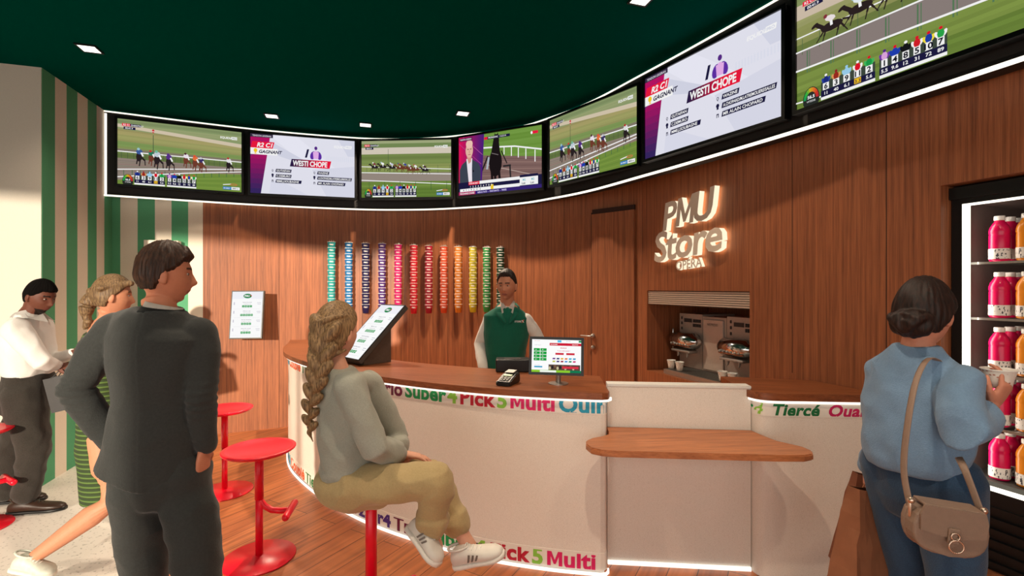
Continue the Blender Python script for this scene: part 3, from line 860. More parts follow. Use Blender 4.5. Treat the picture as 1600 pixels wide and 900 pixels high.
def pic_trotter(c):
    rnd = random.Random(11)
    c.rect(0, 0, TVW, 1, rgb(110, 146, 60))
    for i in range(16):
        k = rnd.uniform(-8, 8); c.rect(0.4, 0.5 + i * 0.033, TVW, 0.54 + i * 0.033, rgb(108 + k, 146 + k, 62 + k))
    c.poly([(0.4, 0.66), (TVW, 0.50), (TVW, 0.12), (0.4, 0.12)], rgb(124, 96, 92))
    for i in range(7): c.line(0.5, 0.60 - i * 0.06, TVW, 0.46 - i * 0.05, 0.012, [rgb(110, 84, 80), rgb(146, 116, 108)][i % 2])
    c.line(0.6, 0.48, 1.5, 0.24, 0.012, rgb(180, 160, 150))
    c.poly([(0.4, 0.765), (0.9, 0.735), (1.2, 0.71), (TVW, 0.60), (TVW, 0.625), (1.2, 0.735), (0.9, 0.76), (0.4, 0.79)], WHT)
    for x, y, h in ((0.98, 0.74, 0.13), (1.13, 0.72, 0.15), (1.27, 0.69, 0.16), (1.42, 0.66, 0.17), (1.60, 0.62, 0.19)): c.line(x, y, x, y - h, 0.018, WHT)
    HB = rgb(26, 20, 22)
    c.ell(0.80, 0.50, 0.135, 0.24, HB, n=16); c.poly([(0.70, 0.62), (0.90, 0.62), (0.87, 0.86), (0.75, 0.86)], HB)
    c.ell(0.815, 0.86, 0.062, 0.11, HB, n=14); c.poly([(0.77, 0.93), (0.785, 1.0), (0.80, 0.95)], HB); c.poly([(0.83, 0.95), (0.85, 1.0), (0.865, 0.93)], HB)
    for x0, x1 in ((0.72, 0.74), (0.79, 0.80), (0.87, 0.90)): c.line(x0, 0.38, x1, 0.12, 0.05, HB)
    c.line(0.64, 0.62, 0.50, 0.36, 0.03, rgb(30, 28, 30)); c.line(0.92, 0.68, 1.04, 0.46, 0.02, rgb(30, 28, 30)); c.line(0.96, 0.42, 1.12, 0.42, 0.03, rgb(40, 38, 40)); c.line(1.10, 0.42, 1.12, 0.12, 0.03, rgb(40, 38, 40)); c.line(0.50, 0.40, 0.48, 0.14, 0.03, rgb(40, 38, 40))
    c.line(0.72, 0.66, 0.86, 0.62, 0.012, rgb(120, 110, 110)); c.line(0.66, 0.6, 0.62, 0.4, 0.04, rgb(170, 180, 190))
    # presenter panel
    for i in range(12):
        q = Vector((214, 18, 86)).lerp(Vector((76, 30, 118)), i / 11)
        c.poly([(0.50 * i / 12, 0.0), (0.50 * (i + 1) / 12, 0.0), (0.56 * (i + 1) / 12, 1.0), (0.56 * i / 12, 1.0)], rgb(*q))
    c.line(0.1, 1.0, 0.52, 0.66, 0.008, rgb(190, 90, 160)); c.line(0.0, 0.9, 0.5, 0.5, 0.008, rgb(170, 70, 140))
    JK = rgb(58, 66, 78); SKN = rgb(222, 176, 158)
    c.poly([(0.02, 0.08), (0.02, 0.44), (0.07, 0.53), (0.18, 0.60), (0.30, 0.60), (0.44, 0.52), (0.48, 0.44), (0.48, 0.08)], JK)
    c.poly([(0.17, 0.62), (0.28, 0.08), (0.30, 0.62)], rgb(232, 226, 232)); c.poly([(0.17, 0.62), (0.24, 0.08), (0.30, 0.08), (0.29, 0.62)], rgb(232, 226, 232))
    c.poly([(0.18, 0.66), (0.29, 0.66), (0.27, 0.56), (0.22, 0.53)], rgb(206, 150, 132))
    c.ell(0.235, 0.76, 0.082, 0.125, SKN, n=20); c.ell(0.235, 0.87, 0.075, 0.07, rgb(232, 190, 174), n=16)
    c.rect(0.19, 0.775, 0.225, 0.787, rgb(110, 70, 60)); c.rect(0.25, 0.775, 0.285, 0.787, rgb(110, 70, 60)); c.ell(0.237, 0.735, 0.012, 0.028, rgb(206, 152, 134)); c.rect(0.21, 0.685, 0.265, 0.695, rgb(170, 90, 84))
    c.ell(0.325, 0.40, 0.012, 0.02, rgb(20, 20, 24))
    c.rect(0.02, 0.93, 0.30, 0.985, rgb(90, 20, 70)); c.text('TENDON LEGERAN', 0.03, 0.945, 0.026, WHT, 0.01, maxw=0.25)
    c.rect(0.56, 0.90, 0.63, 0.945, REDC); c.rect(0.63, 0.90, 1.1, 0.945, NAVY); c.text('PRONOSTIC   1 6 2 5 4', 0.65, 0.912, 0.026, WHT, 0.02, maxw=0.43)
    c.rect(1.55, 0.88, 1.66, 0.925, REDC); c.ell(1.535, 0.90, 0.02, 0.025, WHT)
    c.rect(0.0, 0.0, TVW, 0.06, rgb(52, 34, 110)); c.rect(0.0, 0.0, 0.37, 0.06, rgb(170, 24, 90)); c.text('PROCHAINES COURSES', 0.03, 0.015, 0.03, WHT, 0.02, maxw=0.32); c.text('RESULTATS  -  PARTANTS  -  PARIS', 0.42, 0.015, 0.028, rgb(210, 200, 240), 0.02, maxw=0.8)
    c.rect(0.0, 0.06, TVW, 0.22, NAVY); c.rect(0.03, 0.06, 0.75, 0.11, WHT); c.rect(0.70, 0.06, 0.76, 0.14, rgb(236, 200, 40))
    c.rect(0.22, 0.165, 0.46, 0.22, REDC); c.text('COTES EN DIRECT', 0.23, 0.178, 0.028, WHT, 0.02, maxw=0.21)
    c.rect(0.46, 0.17, 1.30, 0.22, WHT); c.rect(0.76, 0.06, 1.30, 0.11, WHT)
    c.rect(1.30, 0.07, 1.66, 0.20, WHT); c.rect(1.30, 0.20, 1.66, 0.24, NAVY)
    for x in (1.36, 1.53): c.text('M2', x, 0.14, 0.035, rgb(110, 180, 190), 0.02); c.text('5,60', x - 0.02, 0.085, 0.03, NAVY, 0.02)
    c.text('1   2   3   4   5   6   7   8   9', 0.26, 0.12, 0.03, WHT, 0.02, maxw=0.5); c.text('4   7   1   9   3   11   2', 0.10, 0.07, 0.03, NAVY, 0.02, maxw=0.58)

def wallscreen(pxl, dl, pxr, dr, pic, label, k=0.985):
    dl *= k; dr *= k
    Lp = Vector(((pxl - 800) / F * dl, dl)); Rp = Vector(((pxr - 800) / F * dr, dr))
    zb, zt = CH + 1.064 * k, CH + 1.732 * k
    x = (Rp - Lp); w = x.length; x = Vector((x.x / w, x.y / w, 0)); y = Vector((0, 0, 1)); z = x.cross(y)   # towards the room
    o = Vector((Lp.x, Lp.y, zb))
    T = frame_m(o, x, y, z)
    hh = zt - zb
    t = empty('wall_screen', o + x * w / 2, label, 'television', 'large screens along the black band')
    bm = bmesh.new()
    b = 0.022
    box(bm, (w / 2, hh / 2, -0.028), (w + 2 * b, hh + 2 * b, 0.05), T, bevel=0.004)
    finish('casing', bm, M['tvblack'], t)
    bm = bmesh.new()
    for cx, cy, sx, sy in ((w / 2, -b / 2, w + 2 * b, b), (w / 2, hh + b / 2, w + 2 * b, b), (-b / 2, hh / 2, b, hh), (w + b / 2, hh / 2, b, hh)):
        box(bm, (cx, cy, 0.004), (sx, sy, 0.014), T)
    finish('bezel', bm, M['tvblack'], t)
    c = Canvas(TVW)
    pic(c)
    S = Matrix.Diagonal((w / TVW, hh, 1, 1))
    off = Matrix.Translation((0, 0, -0.0025))
    me = c.build('display', T @ off @ S, M['pic'], t)
    return t
wallscreen(183.7, 4.90, 377.4, 5.345, pic_straight, 'leftmost large screen, horses rounding a dirt track toward the viewer, beside the striped wall')
wallscreen(391.3, 5.37, 554, 5.665, pic_winner, 'smaller looking screen reading WESTI CHOPE, second from the left of the band')
wallscreen(565, 5.665, 705, 5.60, pic_wide, 'screen with a small field of racehorses side on, third from the left')
wallscreen(717, 5.55, 847, 5.09, pic_trotter, 'screen showing a bald presenter and a dark trotting horse')
wallscreen(859, 4.97, 996, 4.11, pic_straight, 'slanted screen with horses on a dirt track, right of the presenter screen')
wallscreen(1008, 3.98, 1222, 2.98, pic_winner, 'big slanted screen reading WESTI CHOPE over the coffee recess', 0.965)
wallscreen(1245, 2.881, 1721, 1.78, pic_close, 'largest screen at top right, galloping horses, cut by the photo edge', 0.965)

# ================================================================== counters
TOPZ = 1.035
FC = spline([(-2.46, 5.42), (-2.33, 5.10), (-2.20, 4.72), (-1.95, 4.26), (-1.52, 3.76), (-1.04, 3.34), (-0.57, 3.05), (-0.15, 2.86), (0.20, 2.76), (0.48, 2.71)], 10)
FC = FC[:-1] + [Vector((0.50, 2.707)), Vector((0.525, 2.712)), Vector((0.537, 2.728)), Vector((0.540, 2.75))]
IC = spline([(-1.95, 5.55), (-1.86, 5.15), (-1.74, 4.85), (-1.55, 4.50), (-1.22, 4.10), (-0.84, 3.82), (-0.42, 3.60), (-0.05, 3.44), (0.28, 3.30), (0.56, 3.20)], 10)
IC = IC[:-1] + [Vector((0.565, 3.195))] * 1
while len(IC) < len(FC): IC.append(IC[-1] + Vector((0.006, -0.003)))
t_counter = empty('curved_counter', (-0.6, 3.2, 0), 'long curved off-white service counter with dark wood top and printed colour words', 'counter')
bm = bmesh.new(); slab(bm, FC, IC, 0.03, 0.985); finish('body', bm, M['counter'], t_counter, smooth=False)
bm = bmesh.new(); slab(bm, offset2(FC, 0.012), offset2(IC, 0.0), 0.0, 0.03); finish('plinth', bm, M['white'], t_counter)
OUT = offset2(FC[:-4], -0.045) + [Vector((0.50, 2.665)), Vector((0.535, 2.675)), Vector((0.548, 2.70)), Vector((0.55, 2.75))]
INN = [Vector(p) for p in IC]
bm = bmesh.new(); slab(bm, OUT, INN, 0.998, TOPZ)
bmesh.ops.recalc_face_normals(bm, faces=bm.faces[:])
finish('countertop', bm, M['topwood'], t_counter)
O2 = offset2(FC, -0.030); O1 = offset2(FC, -0.005)
bm = bmesh.new(); slab(bm, O2, O1, 0.983, 0.996); finish('upper_light_line', bm, M['ledc'], t_counter)
O2 = offset2(FC, -0.016); 
bm = bmesh.new(); slab(bm, O2, O1, 0.002, 0.017); finish('lower_light_line', bm, M['ledc'], t_counter)

# printed words that follow a curved front
WORDS = [('2sur4', (76, 40, 130), (76, 40, 130)), ('Trio', (110, 20, 60), None), ('Super', (20, 150, 80), None), ('4', (140, 200, 70), None), ('Pick', (190, 24, 50), None), ('5', (140, 200, 70), None),
         ('Multi', (222, 24, 100), None), ('Quinté', (20, 150, 180), None), ('Couplé', (226, 90, 40), None), ('Tiercé', (16, 110, 60), None), ('Quarté', (200, 24, 90), None)]
def word_shape(wd):
    vs, fs = text_mesh(wd.replace('M', ''), 1.0, 0.036, 0.0, space=1.04)
    if not wd.startswith('M'): return vs, fs
    a, b = text_w(vs); sh = 0.70 - a
    mv = []; mf = []
    for q in ([(0, 0), (0.15, 0), (0.15, 0.7), (0, 0.7)], [(0.48, 0), (0.63, 0), (0.63, 0.7), (0.48, 0.7)],
              [(0.15, 0.7), (0.13, 0.45), (0.27, 0.08), (0.315, 0.26)], [(0.48, 0.7), (0.315, 0.26), (0.36, 0.08), (0.50, 0.45)], [(0.27, 0.08), (0.36, 0.08), (0.315, 0.26)]):
        mf.append(tuple(range(len(mv), len(mv) + len(q)))); mv += [Vector((x, y, 0)) for x, y in q]
    n = len(mv)
    return mv + [Vector((v.x + sh, v.y, v.z)) for v in vs], mf + [tuple(n + i for i in f) for f in fs]
def words_on_curve(curve, parent, z0, zmin, zmax, h, seq, s_start, s_end, out=0.003, name='printed_word', gap=0.035, slant=0.0):
    """curve: plan points in reading order; letters are cut at zmin/zmax like a printed band"""
    S = [0.0]
    for i in range(1, len(curve)): S.append(S[-1] + (curve[i] - curve[i - 1]).length)
    def at(s):
        s = max(0.0, min(S[-1] - 1e-5, s))
        for i in range(len(S) - 1):
            if S[i] <= s <= S[i + 1]:
                t = (s - S[i]) / max(1e-9, S[i + 1] - S[i])
                p = curve[i].lerp(curve[i + 1], t); d = (curve[i + 1] - curve[i]).normalized()
                return p + Vector((d.y, -d.x)) * out
        return curve[-1]
    s = s_start; i = 0
    while s < s_end:
        vv, ff, cc = [], [], []
        wd, col, _ = WORDS[seq[i % len(seq)]]; i += 1
        vs, fs = word_shape(wd)
        a, b = text_w(vs); k = h / 0.7
        if s + (b - a) * k * 1.05 > s_end + 0.15: break
        bmt = bmesh.new()
        bv = [bmt.verts.new((v.x, v.y, 0)) for v in vs]
        for f in fs:
            try: bmt.faces.new([bv[q] for q in f])
            except ValueError: pass
        kx = k * 1.05
        xx = a + 0.08
        while xx < b:
            g = bmt.verts[:] + bmt.edges[:] + bmt.faces[:]
            bmesh.ops.bisect_plane(bmt, geom=g, plane_co=(xx, 0, 0), plane_no=(1, 0, 0)); xx += 0.35
        for lim, no in (((zmax - z0) / k, (0, 1, 0)), ((zmin - z0) / k, (0, -1, 0))):
            g = bmt.verts[:] + bmt.edges[:] + bmt.faces[:]
            bmesh.ops.bisect_plane(bmt, geom=g, plane_co=(0, lim, 0), plane_no=no, clear_outer=True)
        bmt.verts.index_update()
        b0 = len(vv)
        for v in bmt.verts:
            ss = s + (v.co.x - a) * kx + slant * v.co.y * k
            p = at(min(ss, s_end))
            vv.append((p.x, p.y, z0 + v.co.y * k))
        for f in bmt.faces:
            ff.append([b0 + v.index for v in f.verts]); cc.append(rgb(*col))
        bmt.free()
        me = bpy.data.meshes.new(name)
        me.from_pydata(vv, [], ff)
        ca = me.color_attributes.new('Col', 'FLOAT_COLOR', 'CORNER')
        for p, c in zip(me.polygons, cc):
            for li in p.loop_indices: ca.data[li].color = c
        link(name, me, M['print'], parent)
        s += (b - a) * kx + (0.008 if WORDS[seq[(i) % len(seq)]][0] in '45' else gap)
FR = [Vector(p) for p in FC]
LEN = sum((FR[i + 1] - FR[i]).length for i in range(len(FR) - 1))
# white backing bands behind the words
M['band'] = plain('printed_band', rgb(236, 228, 216), 0.45, 0, 0.02, 80)
def band(curve, parent, za, zb):
    bm = bmesh.new(); slab(bm, offset2(curve, -0.002), offset2(curve, 0.001), za, zb)
    return finish('printed_band', bm, M['band'], parent)
band(FR, t_counter, 0.905, 0.984); band(FR, t_counter, 0.026, 0.125)
# upper words end with 'Quin' at the right corner; set out backwards from the end
def total(seq, h, gap):
    s = 0
    for i, q in enumerate(seq):
        vs, fs = word_shape(WORDS[q][0]); a, b = text_w(vs)
        nxt = WORDS[seq[(i + 1) % len(seq)]][0]
        s += (b - a) * h * 1.05 / 0.7 + (0.008 if nxt in '45' else gap)
    return s
SEQ = [7, 8, 9, 10, 0, 1, 2, 3, 4, 5, 6]
HU = 0.088
tw = total([0, 1, 2, 3, 4, 5, 6], HU, 0.022)
vsq, fsq = text_mesh('Quin', 1.0, 0.036, 0.0, space=1.04); aq, bq = text_w(vsq)
s0 = LEN - 0.03 - (bq - aq) * HU * 1.05 / 0.7 - tw
s0 -= total([7, 8, 9, 10], HU, 0.022)
words_on_curve(FR, t_counter, 0.916, 0.912, 0.975, HU, SEQ, s0, LEN - 0.02, gap=0.022)
HL = 0.092
tl = total([0, 1, 2, 3, 4, 5], HL, 0.025)
s1 = LEN - 0.37 - tl
s1 -= total([7, 8, 9, 10], HL, 0.025)
words_on_curve(FR, t_counter, 0.030, 0.028, 0.112, HL, SEQ, s1, LEN - 0.01, gap=0.025)

# low middle section with its shelf
t_mid = empty('gate_panel', (1.0, 2.8, 0), 'straight off-white middle panel between the two counters, behind the wooden ledge', 'counter panel')
PM = [Vector((0.560, 2.822)), Vector((1.368, 2.750))]
bm = bmesh.new(); slab(bm, PM, [p + Vector((0.006, 0.07)) for p in PM], 0.0, 1.045); finish('panel', bm, M['counter'], t_mid)
bm = bmesh.new(); slab(bm, [p + Vector((0, -0.006)) for p in PM], [p + Vector((0.006, 0.074)) for p in PM], 1.0455, 1.058); finish('cap', bm, M['white'], t_mid)
PM2 = [Vector((0.562, 2.810)), Vector((1.366, 2.738))]
bm = bmesh.new(); slab(bm, PM2, [p + Vector((0, 0.010)) for p in PM2], 0.002, 0.024); finish('light_line', bm, M['ledc'], t_mid)
edge = spline([(0.552, 2.816), (0.556, 2.70)], 2)
poly = [(0.548, 2.815), (0.552, 2.70), (0.54, 2.655), (0.50, 2.625), (0.43, 2.60), (0.395, 2.56), (0.385, 2.50), (0.40, 2.44), (0.45, 2.405), (0.52, 2.395),
        (0.9, 2.365), (1.30, 2.335), (1.42, 2.328), (1.475, 2.35), (1.50, 2.40), (1.49, 2.46), (1.44, 2.50), (1.40, 2.55), (1.385, 2.62), (1.366, 2.745)]
bm = bmesh.new(); prism(bm, poly, 0.775, 0.808)
es = [e for e in bm.edges if abs((e.verts[0].co - e.verts[1].co).z) < 1e-4]
bmesh.ops.bevel(bm, geom=es, offset=0.006, segments=2, affect='EDGES')
o = finish('counter_ledge', bm, woodmat('ledge_veneer', rgb(140, 80, 48), rgb(196, 124, 78), (3, 40, 40), 0.38, rot=radians(-5)))
setp(o, 'low wooden ledge with flared corners fixed across the middle panel', 'shelf')

# right counter
t_rc = empty('corner_counter', (1.7, 2.9, 0), 'short off-white counter against the right wall, printed Tiercé under its wood top', 'counter')
RF = spline([(1.405, 3.16), (1.372, 2.90), (1.373, 2.765), (1.395, 2.70), (1.44, 2.675), (1.52, 2.665), (1.62, 2.66), (1.80, 2.645), (WR(2.63).x - 0.004, 2.63)], 8)
bk = [Vector((1.44, 3.16)), Vector((WR(3.02).x - 0.004, 3.02))]
def closed(F_, inset=0.0):
    return [(p.x, p.y) for p in F_] + [(WR(3.02).x - 0.004, 3.02)]
bm = bmesh.new(); prism(bm, closed(RF), 0.0, 0.985); bmesh.ops.triangulate(bm, faces=[f for f in bm.faces if len(f.verts) > 4]); finish('body', bm, M['counter'], t_rc)
RO = offset2(RF, -0.03)
RO[-1] = Vector((WR(2.60).x - 0.004, 2.60))
bm = bmesh.new(); prism(bm, closed(RO), 0.998, TOPZ + 0.003); bmesh.ops.triangulate(bm, faces=[f for f in bm.faces if len(f.verts) > 4]); finish('countertop', bm, M['topwood'], t_rc)
bm = bmesh.new(); slab(bm, offset2(RF, -0.022), offset2(RF, -0.003), 0.983, 0.996); finish('upper_light_line', bm, M['ledc'], t_rc)
band(RF, t_rc, 0.905, 0.976)
words_on_curve(RF, t_rc, 0.913, 0.912, 0.976, 0.062, [2, 3, 9, 10, 0], 0.19, 1.16, gap=0.045, slant=0.22)

# ================================================================== bar stools
def stool(px, py, d, yaw, label, fr=True, seat_z=0.66, sr=1.0):
    c = W(px, py, d); c.z = 0
    t = empty('bar_stool', c, label, 'bar stool', 'red metal bar stools')
    T = Matrix.Translation(c) @ Matrix.Rotation(yaw, 4, 'Z')
    bm = bmesh.new(); lathe(bm, [(0.02, 0), (0.198, 0.0), (0.204, 0.004), (0.200, 0.010), (0.05, 0.018), (0.035, 0.024), (0.02, 0.025)], 40, M=T)
    finish('base', bm, M['red'], t, smooth=True)
    bm = bmesh.new(); lathe(bm, [(r_ * sr, z_) for r_, z_ in [(0.02, seat_z - 0.035), (0.06, seat_z - 0.03), (0.185, seat_z - 0.020), (0.202, seat_z - 0.008), (0.203, seat_z), (0.196, seat_z + 0.004), (0.172, seat_z + 0.001), (0.15, seat_z - 0.006), (0.02, seat_z - 0.010)]], 44, M=T)
    finish('seat', bm, M['red'], t, smooth=True)
    bm = bmesh.new(); loft(bm, [T @ Vector((0, 0, 0.02)), T @ Vector((0, 0, 0.36))], [0.021, 0.021], n=18, roundcap=False)
    loft(bm, [T @ Vector((0, 0, 0.355)), T @ Vector((0, 0, seat_z - 0.02))], [0.0245, 0.0245], n=18, roundcap=False)
    finish('post', bm, M['red'], t, smooth=True)
    bm = bmesh.new()
    loft(bm, [T @ Vector(p) for p in ((0.0, 0, 0.36), (0.03, 0, 0.31), (0.07, 0, 0.283), (0.12, 0, 0.275), (0.17, 0, 0.275))], [0.016, 0.018, 0.018, 0.018, 0.018], n=14)
    loft(bm, [T @ Vector((0.175, -0.10, 0.275)), T @ Vector((0.175, 0.10, 0.275))], [0.021, 0.021], n=16)
    finish('footrest', bm, M['red'], t, smooth=True)
    return t
stool(405, 868, 2.88, radians(10), 'whole red bar stool with foot rail, in front of the curved counter end')
stool(351, 768, 3.82, radians(30), 'farther red bar stool, half hidden behind the suited man')
stool(-44, 827, 3.22, radians(60), 'red bar stool cut off by the left edge of the photo')
stool(580, 1030, 2.09, radians(8), 'red bar stool the woman with the braid sits on', seat_z=0.765, sr=0.72)

# ================================================================== hanging cups
CUPC = [(18, 150, 150), (24, 110, 170), (34, 36, 90), (70, 40, 110), (206, 24, 110), (222, 28, 52), (176, 22, 54), (226, 84, 42), (232, 140, 40), (220, 206, 44), (48, 168, 84), (10, 78, 54)]
CN = ['turquoise', 'blue', 'navy', 'purple', 'magenta', 'bright red', 'crimson', 'red-orange', 'amber', 'yellow', 'light green', 'dark green']
ORD = ['topmost', 'second', 'third', 'fourth', 'fifth', 'sixth', 'seventh', 'eighth', 'ninth', 'tenth', 'eleventh', 'lowest']
CPX = [518, 545, 571.5, 597, 622, 646.5, 670, 693.5, 716, 739, 760.5, 782]
CTOP = [378, 379, 380, 380.5, 382, 383, 384, 385, 385.5, 386, 386.5, 387]
CBOT = [489.5, 489.5, 489.5, 489.5, 490, 490, 489.5, 489, 488.5, 488, 487.5, 487]
def cup_mesh(name, c, ru, rl, h, marks=True):
    bm = bmesh.new()
    n = 22
    lathe(bm, [(rl * 0.9, 0.0), (rl, 0.002), (ru, h - 0.004)], n, mi=0, close=False)
    lathe(bm, [(ru, h - 0.004), (ru + 0.003, h - 0.004), (ru + 0.003, h), (ru - 0.002, h), (ru - 0.004, h - 0.003)], n, mi=1, close=False)
    lathe(bm, [(ru - 0.004, h - 0.003), (rl - 0.002, 0.006)], n, mi=2, close=False)
    for z in (0.001, 0.006):
        rg = [bm.verts.new((rl * 0.9 * cos(2 * pi * i / n), rl * 0.9 * sin(2 * pi * i / n), z)) for i in range(n)]
        f = bm.faces.new(rg); f.material_index = 0 if z < 0.003 else 2
    if marks:
        # a short white word printed on the side, near the rim
        vs, fs = text_mesh('PMU', 1.0, 0.03, 0.1)
        a, b = text_w(vs); k = 0.016 / 0.7; w = (b - a) * k * 1.2
        z0 = h * 0.62
        for side in (0.0, pi):
            bv = []
            for v in vs:
                ang = -pi / 2 + side + ((v.x - (a + b) / 2) * k * 1.2) / ru
                zz = z0 + v.y * k
                r = rl + (ru - rl) * zz / h + 0.0008
                bv.append(bm.verts.new((r * cos(ang), r * sin(ang), zz)))
            for f in fs:
                try:
                    ff = bm.faces.new([bv[q] for q in f]); ff.material_index = 1
                except ValueError: pass
    me = bpy.data.meshes.new(name); bm.to_mesh(me); bm.free()
    for p in me.polygons: p.use_smooth = True
    me.materials.append(c); me.materials.append(M['white']); me.materials.append(M['white'])
    return me
NC = 12
for k in range(12):
    p, t = wb_px(CPX[k])
    nn = Vector((t.y, -t.x))
    c = p + nn * 0.085
    d = c.y
    x = (CPX[k] - 800) / F * d
    zt = CH + (450 - CTOP[k]) / F * d; zb = CH + (450 - CBOT[k]) / F * d
    rim = 0.046
    step = (zt - zb) / (NC + 0.62)
    hcup = step * 1.62
    mat = plain('paper_cup_' + CN[k].replace(' ', '_').replace('-', '_'), rgb(*CUPC[k]), 0.4, 0, 0.03, 30)
    me = cup_mesh('paper_cup', mat, rim, rim * 0.74, hcup)
    ang = atan2(c.x, c.y)
    proto = None
    for i in range(NC):
        z = zt - hcup - step * i
        lab = '%s cup of the hanging %s stack%s' % (ORD[i], CN[k], (', between %s and %s' % (CN[k - 1], CN[k + 1]) if 0 < k < 11 else (', leftmost of the row' if k == 0 else ', rightmost, by the barista')))
        if proto is None:
            o = link('paper_cup', me, None, None, loc=(x, c.y, z)); proto = o
        else:
            o = proto.copy(); COL.objects.link(o); o.location = (x, c.y, z)
        o.rotation_euler = (0, 0, -ang)
        setp(o, lab, 'cup', 'paper cups stacked along the wood wall')
    # thin hanger that carries the stack
    th = empty('cup_hanger', (x, c.y, zb), 'thin wall bracket and rod holding the %s cups' % CN[k], 'cup holder', 'brackets of the hanging cup stacks')
    bm = bmesh.new()
    cc = Vector((x, c.y, 0)); w3 = Vector((p.x, p.y, 0)) ; n3 = Vector((nn.x, nn.y, 0))
    base = Vector((x, c.y, 0)) - n3 * 0.083
    loft(bm, [cc + Vector((0, 0, zb + 0.008)), cc + Vector((0, 0, zt + 0.016))], [0.003, 0.003], n=8)
    finish('rod', bm, M['steel'], th, smooth=True)
    bm = bmesh.new()
    loft(bm, [cc + Vector((0, 0, zt + 0.014)), base + Vector((0, 0, zt + 0.014))], [0.004, 0.004], n=8)
    for sg in (-0.022, 0.0, 0.022):
        q = cc + Vector((t.x, t.y, 0)) * sg + Vector((0, 0, zt))
        loft(bm, [q + Vector((0, 0, -0.012)), q + Vector((0, 0, 0.020))], [0.003, 0.002], n=6)
    finish('bracket', bm, M['steel'], th, smooth=True)

# ================================================================== wall sign
def sign():
    y0 = WRpx(1085).y
    o = WR(y0); x = Vector((-wdir.x, -wdir.y, 0)); z = Vector((-wnor.x, -wnor.y, 0)); y = Vector((0, 0, 1))
    base = frame_m(Vector((o.x, o.y, CH)), x, y, z) @ Matrix.Rotation(radians(4.0), 4, 'Z')
    t = empty('wall_sign', (o.x, o.y, 1.9), 'halo-lit white letters PMU Store OPÉRA on the wood wall', 'sign')
    glow = emit('sign_halo', (1.0, 0.70, 0.40, 1), 4.2)
    face = plain('sign_face', rgb(212, 196, 178), 0.6, 0, 0.02, 60)
    side = emit('sign_edge', (1.0, 0.84, 0.60, 1), 1.15)
    def word(body, size, off, sx, cx, cy, name, shear=0.22, space=1.0, th=0.05):
        # front face
        vs, fs = text_mesh(body, 1.0, off, shear, th / 2 / (size / 0.7), space)
        a, b = text_w(vs); k = size / 0.7
        T = base @ Matrix.Translation((cx, cy, 0.02 + th / 2)) @ Matrix.Diagonal((k * sx, k, k, 1))
        T = T @ Matrix.Translation((-(a + b) / 2, 0, 0))
        zmax = max(v.z for v in vs)
        me = bpy.data.meshes.new(name)
        me.from_pydata([T @ v for v in vs], [], fs)
        me.materials.append(face); me.materials.append(side); me.materials.append(glow)
        for p, f in zip(me.polygons, fs):
            zs = [vs[i].z for i in f]
            if max(zs) - min(zs) > 1e-4: p.material_index = 1
            elif zs[0] < 0: p.material_index = 2
        return link(name, me, None, t)
    word('P', 0.235, 0.022, 1.05, -0.185, 0.535, 'lettering', 0.22)
    word('U', 0.235, 0.022, 1.0, 0.235, 0.535, 'lettering', 0.22)
    bm = bmesh.new()
    Tm = base @ Matrix.Translation((-0.115, 0.535, 0.02))
    for P_ in ([(0, 0), (0.20, 0), (0.20, 1), (0, 1)], [(0.72, 0), (0.92, 0), (0.92, 1), (0.72, 1)],
               [(0.20, 1), (0.17, 0.64), (0.40, 0.10), (0.46, 0.38)], [(0.72, 1), (0.46, 0.38), (0.52, 0.10), (0.75, 0.64)], [(0.40, 0.10), (0.52, 0.10), (0.46, 0.38)]):
        nP = len(P_)
        A = [bm.verts.new(Tm @ Vector(((x_ + 0.22 * y_) * 0.235, y_ * 0.235, 0))) for x_, y_ in P_]
        B = [bm.verts.new(Tm @ Vector(((x_ + 0.22 * y_) * 0.235, y_ * 0.235, 0.05))) for x_, y_ in P_]
        f = bm.faces.new(A); f.material_index = 2
        f = bm.faces.new(B)
        for i in range(nP):
            f = bm.faces.new((A[i], A[(i + 1) % nP], B[(i + 1) % nP], B[i])); f.material_index = 1
    finish('lettering', bm, [face, side, glow], t)
    word('Store', 0.255, 0.022, 1.10, -0.01, 0.27, 'lettering', 0.16, 0.93)
    word('OPÉRA', 0.075, 0.015, 0.95, 0.0, 0.165, 'lettering', 0.05, 1.0, 0.03)
    return t
sign()
for yy, zz in ((3.75, 1.98), (4.15, 1.98)):
    pass

# ================================================================== coffee recess
def slot(y0, y1, e0, e1, z0, z1, bm, mi=0):
    slab(bm, [WR(y0, e0), WR(y1, e0)], [WR(y0, e1), WR(y1, e1)], z0, z1, mi)
t = empty('roller_shutter', (WR(4.0).x, 4.0, 1.5), 'ribbed pale metal shutter pulled up at the top of the coffee recess', 'shutter')
bm = bmesh.new(); slot(NY0 + .004, NY1 - .004, 0.035, 0.06, 1.462, NZ1 - 0.002, bm); finish('backing', bm, M['grey'], t)
bm = bmesh.new()
for i in range(7):
    z = 1.47 + i * 0.0175
    slot(NY0 + .004, NY1 - .004, 0.012, 0.034, z, z + 0.0125, bm)
finish('slats', bm, plain('shutter_metal', rgb(196, 178, 160), 0.4, 0.3, 0.05, 50), t)
# tray
t = empty('drip_tray', (WR(4.05).x, 4.05, 0.83), 'long brushed steel drip tray under the coffee machines', 'tray')
bm = bmesh.new(); slot(NY0 + .01, 4.44, 0.035, 0.30, 0.832, 0.872, bm); finish('tray', bm, M['steel'], t)
bm = bmesh.new()
for i in range(14):
    e = 0.05 + i * 0.0165
    slot(NY0 + .03, 4.42, e, e + 0.007, 0.8725, 0.876, bm)
finish('grille', bm, M['grey'], t)
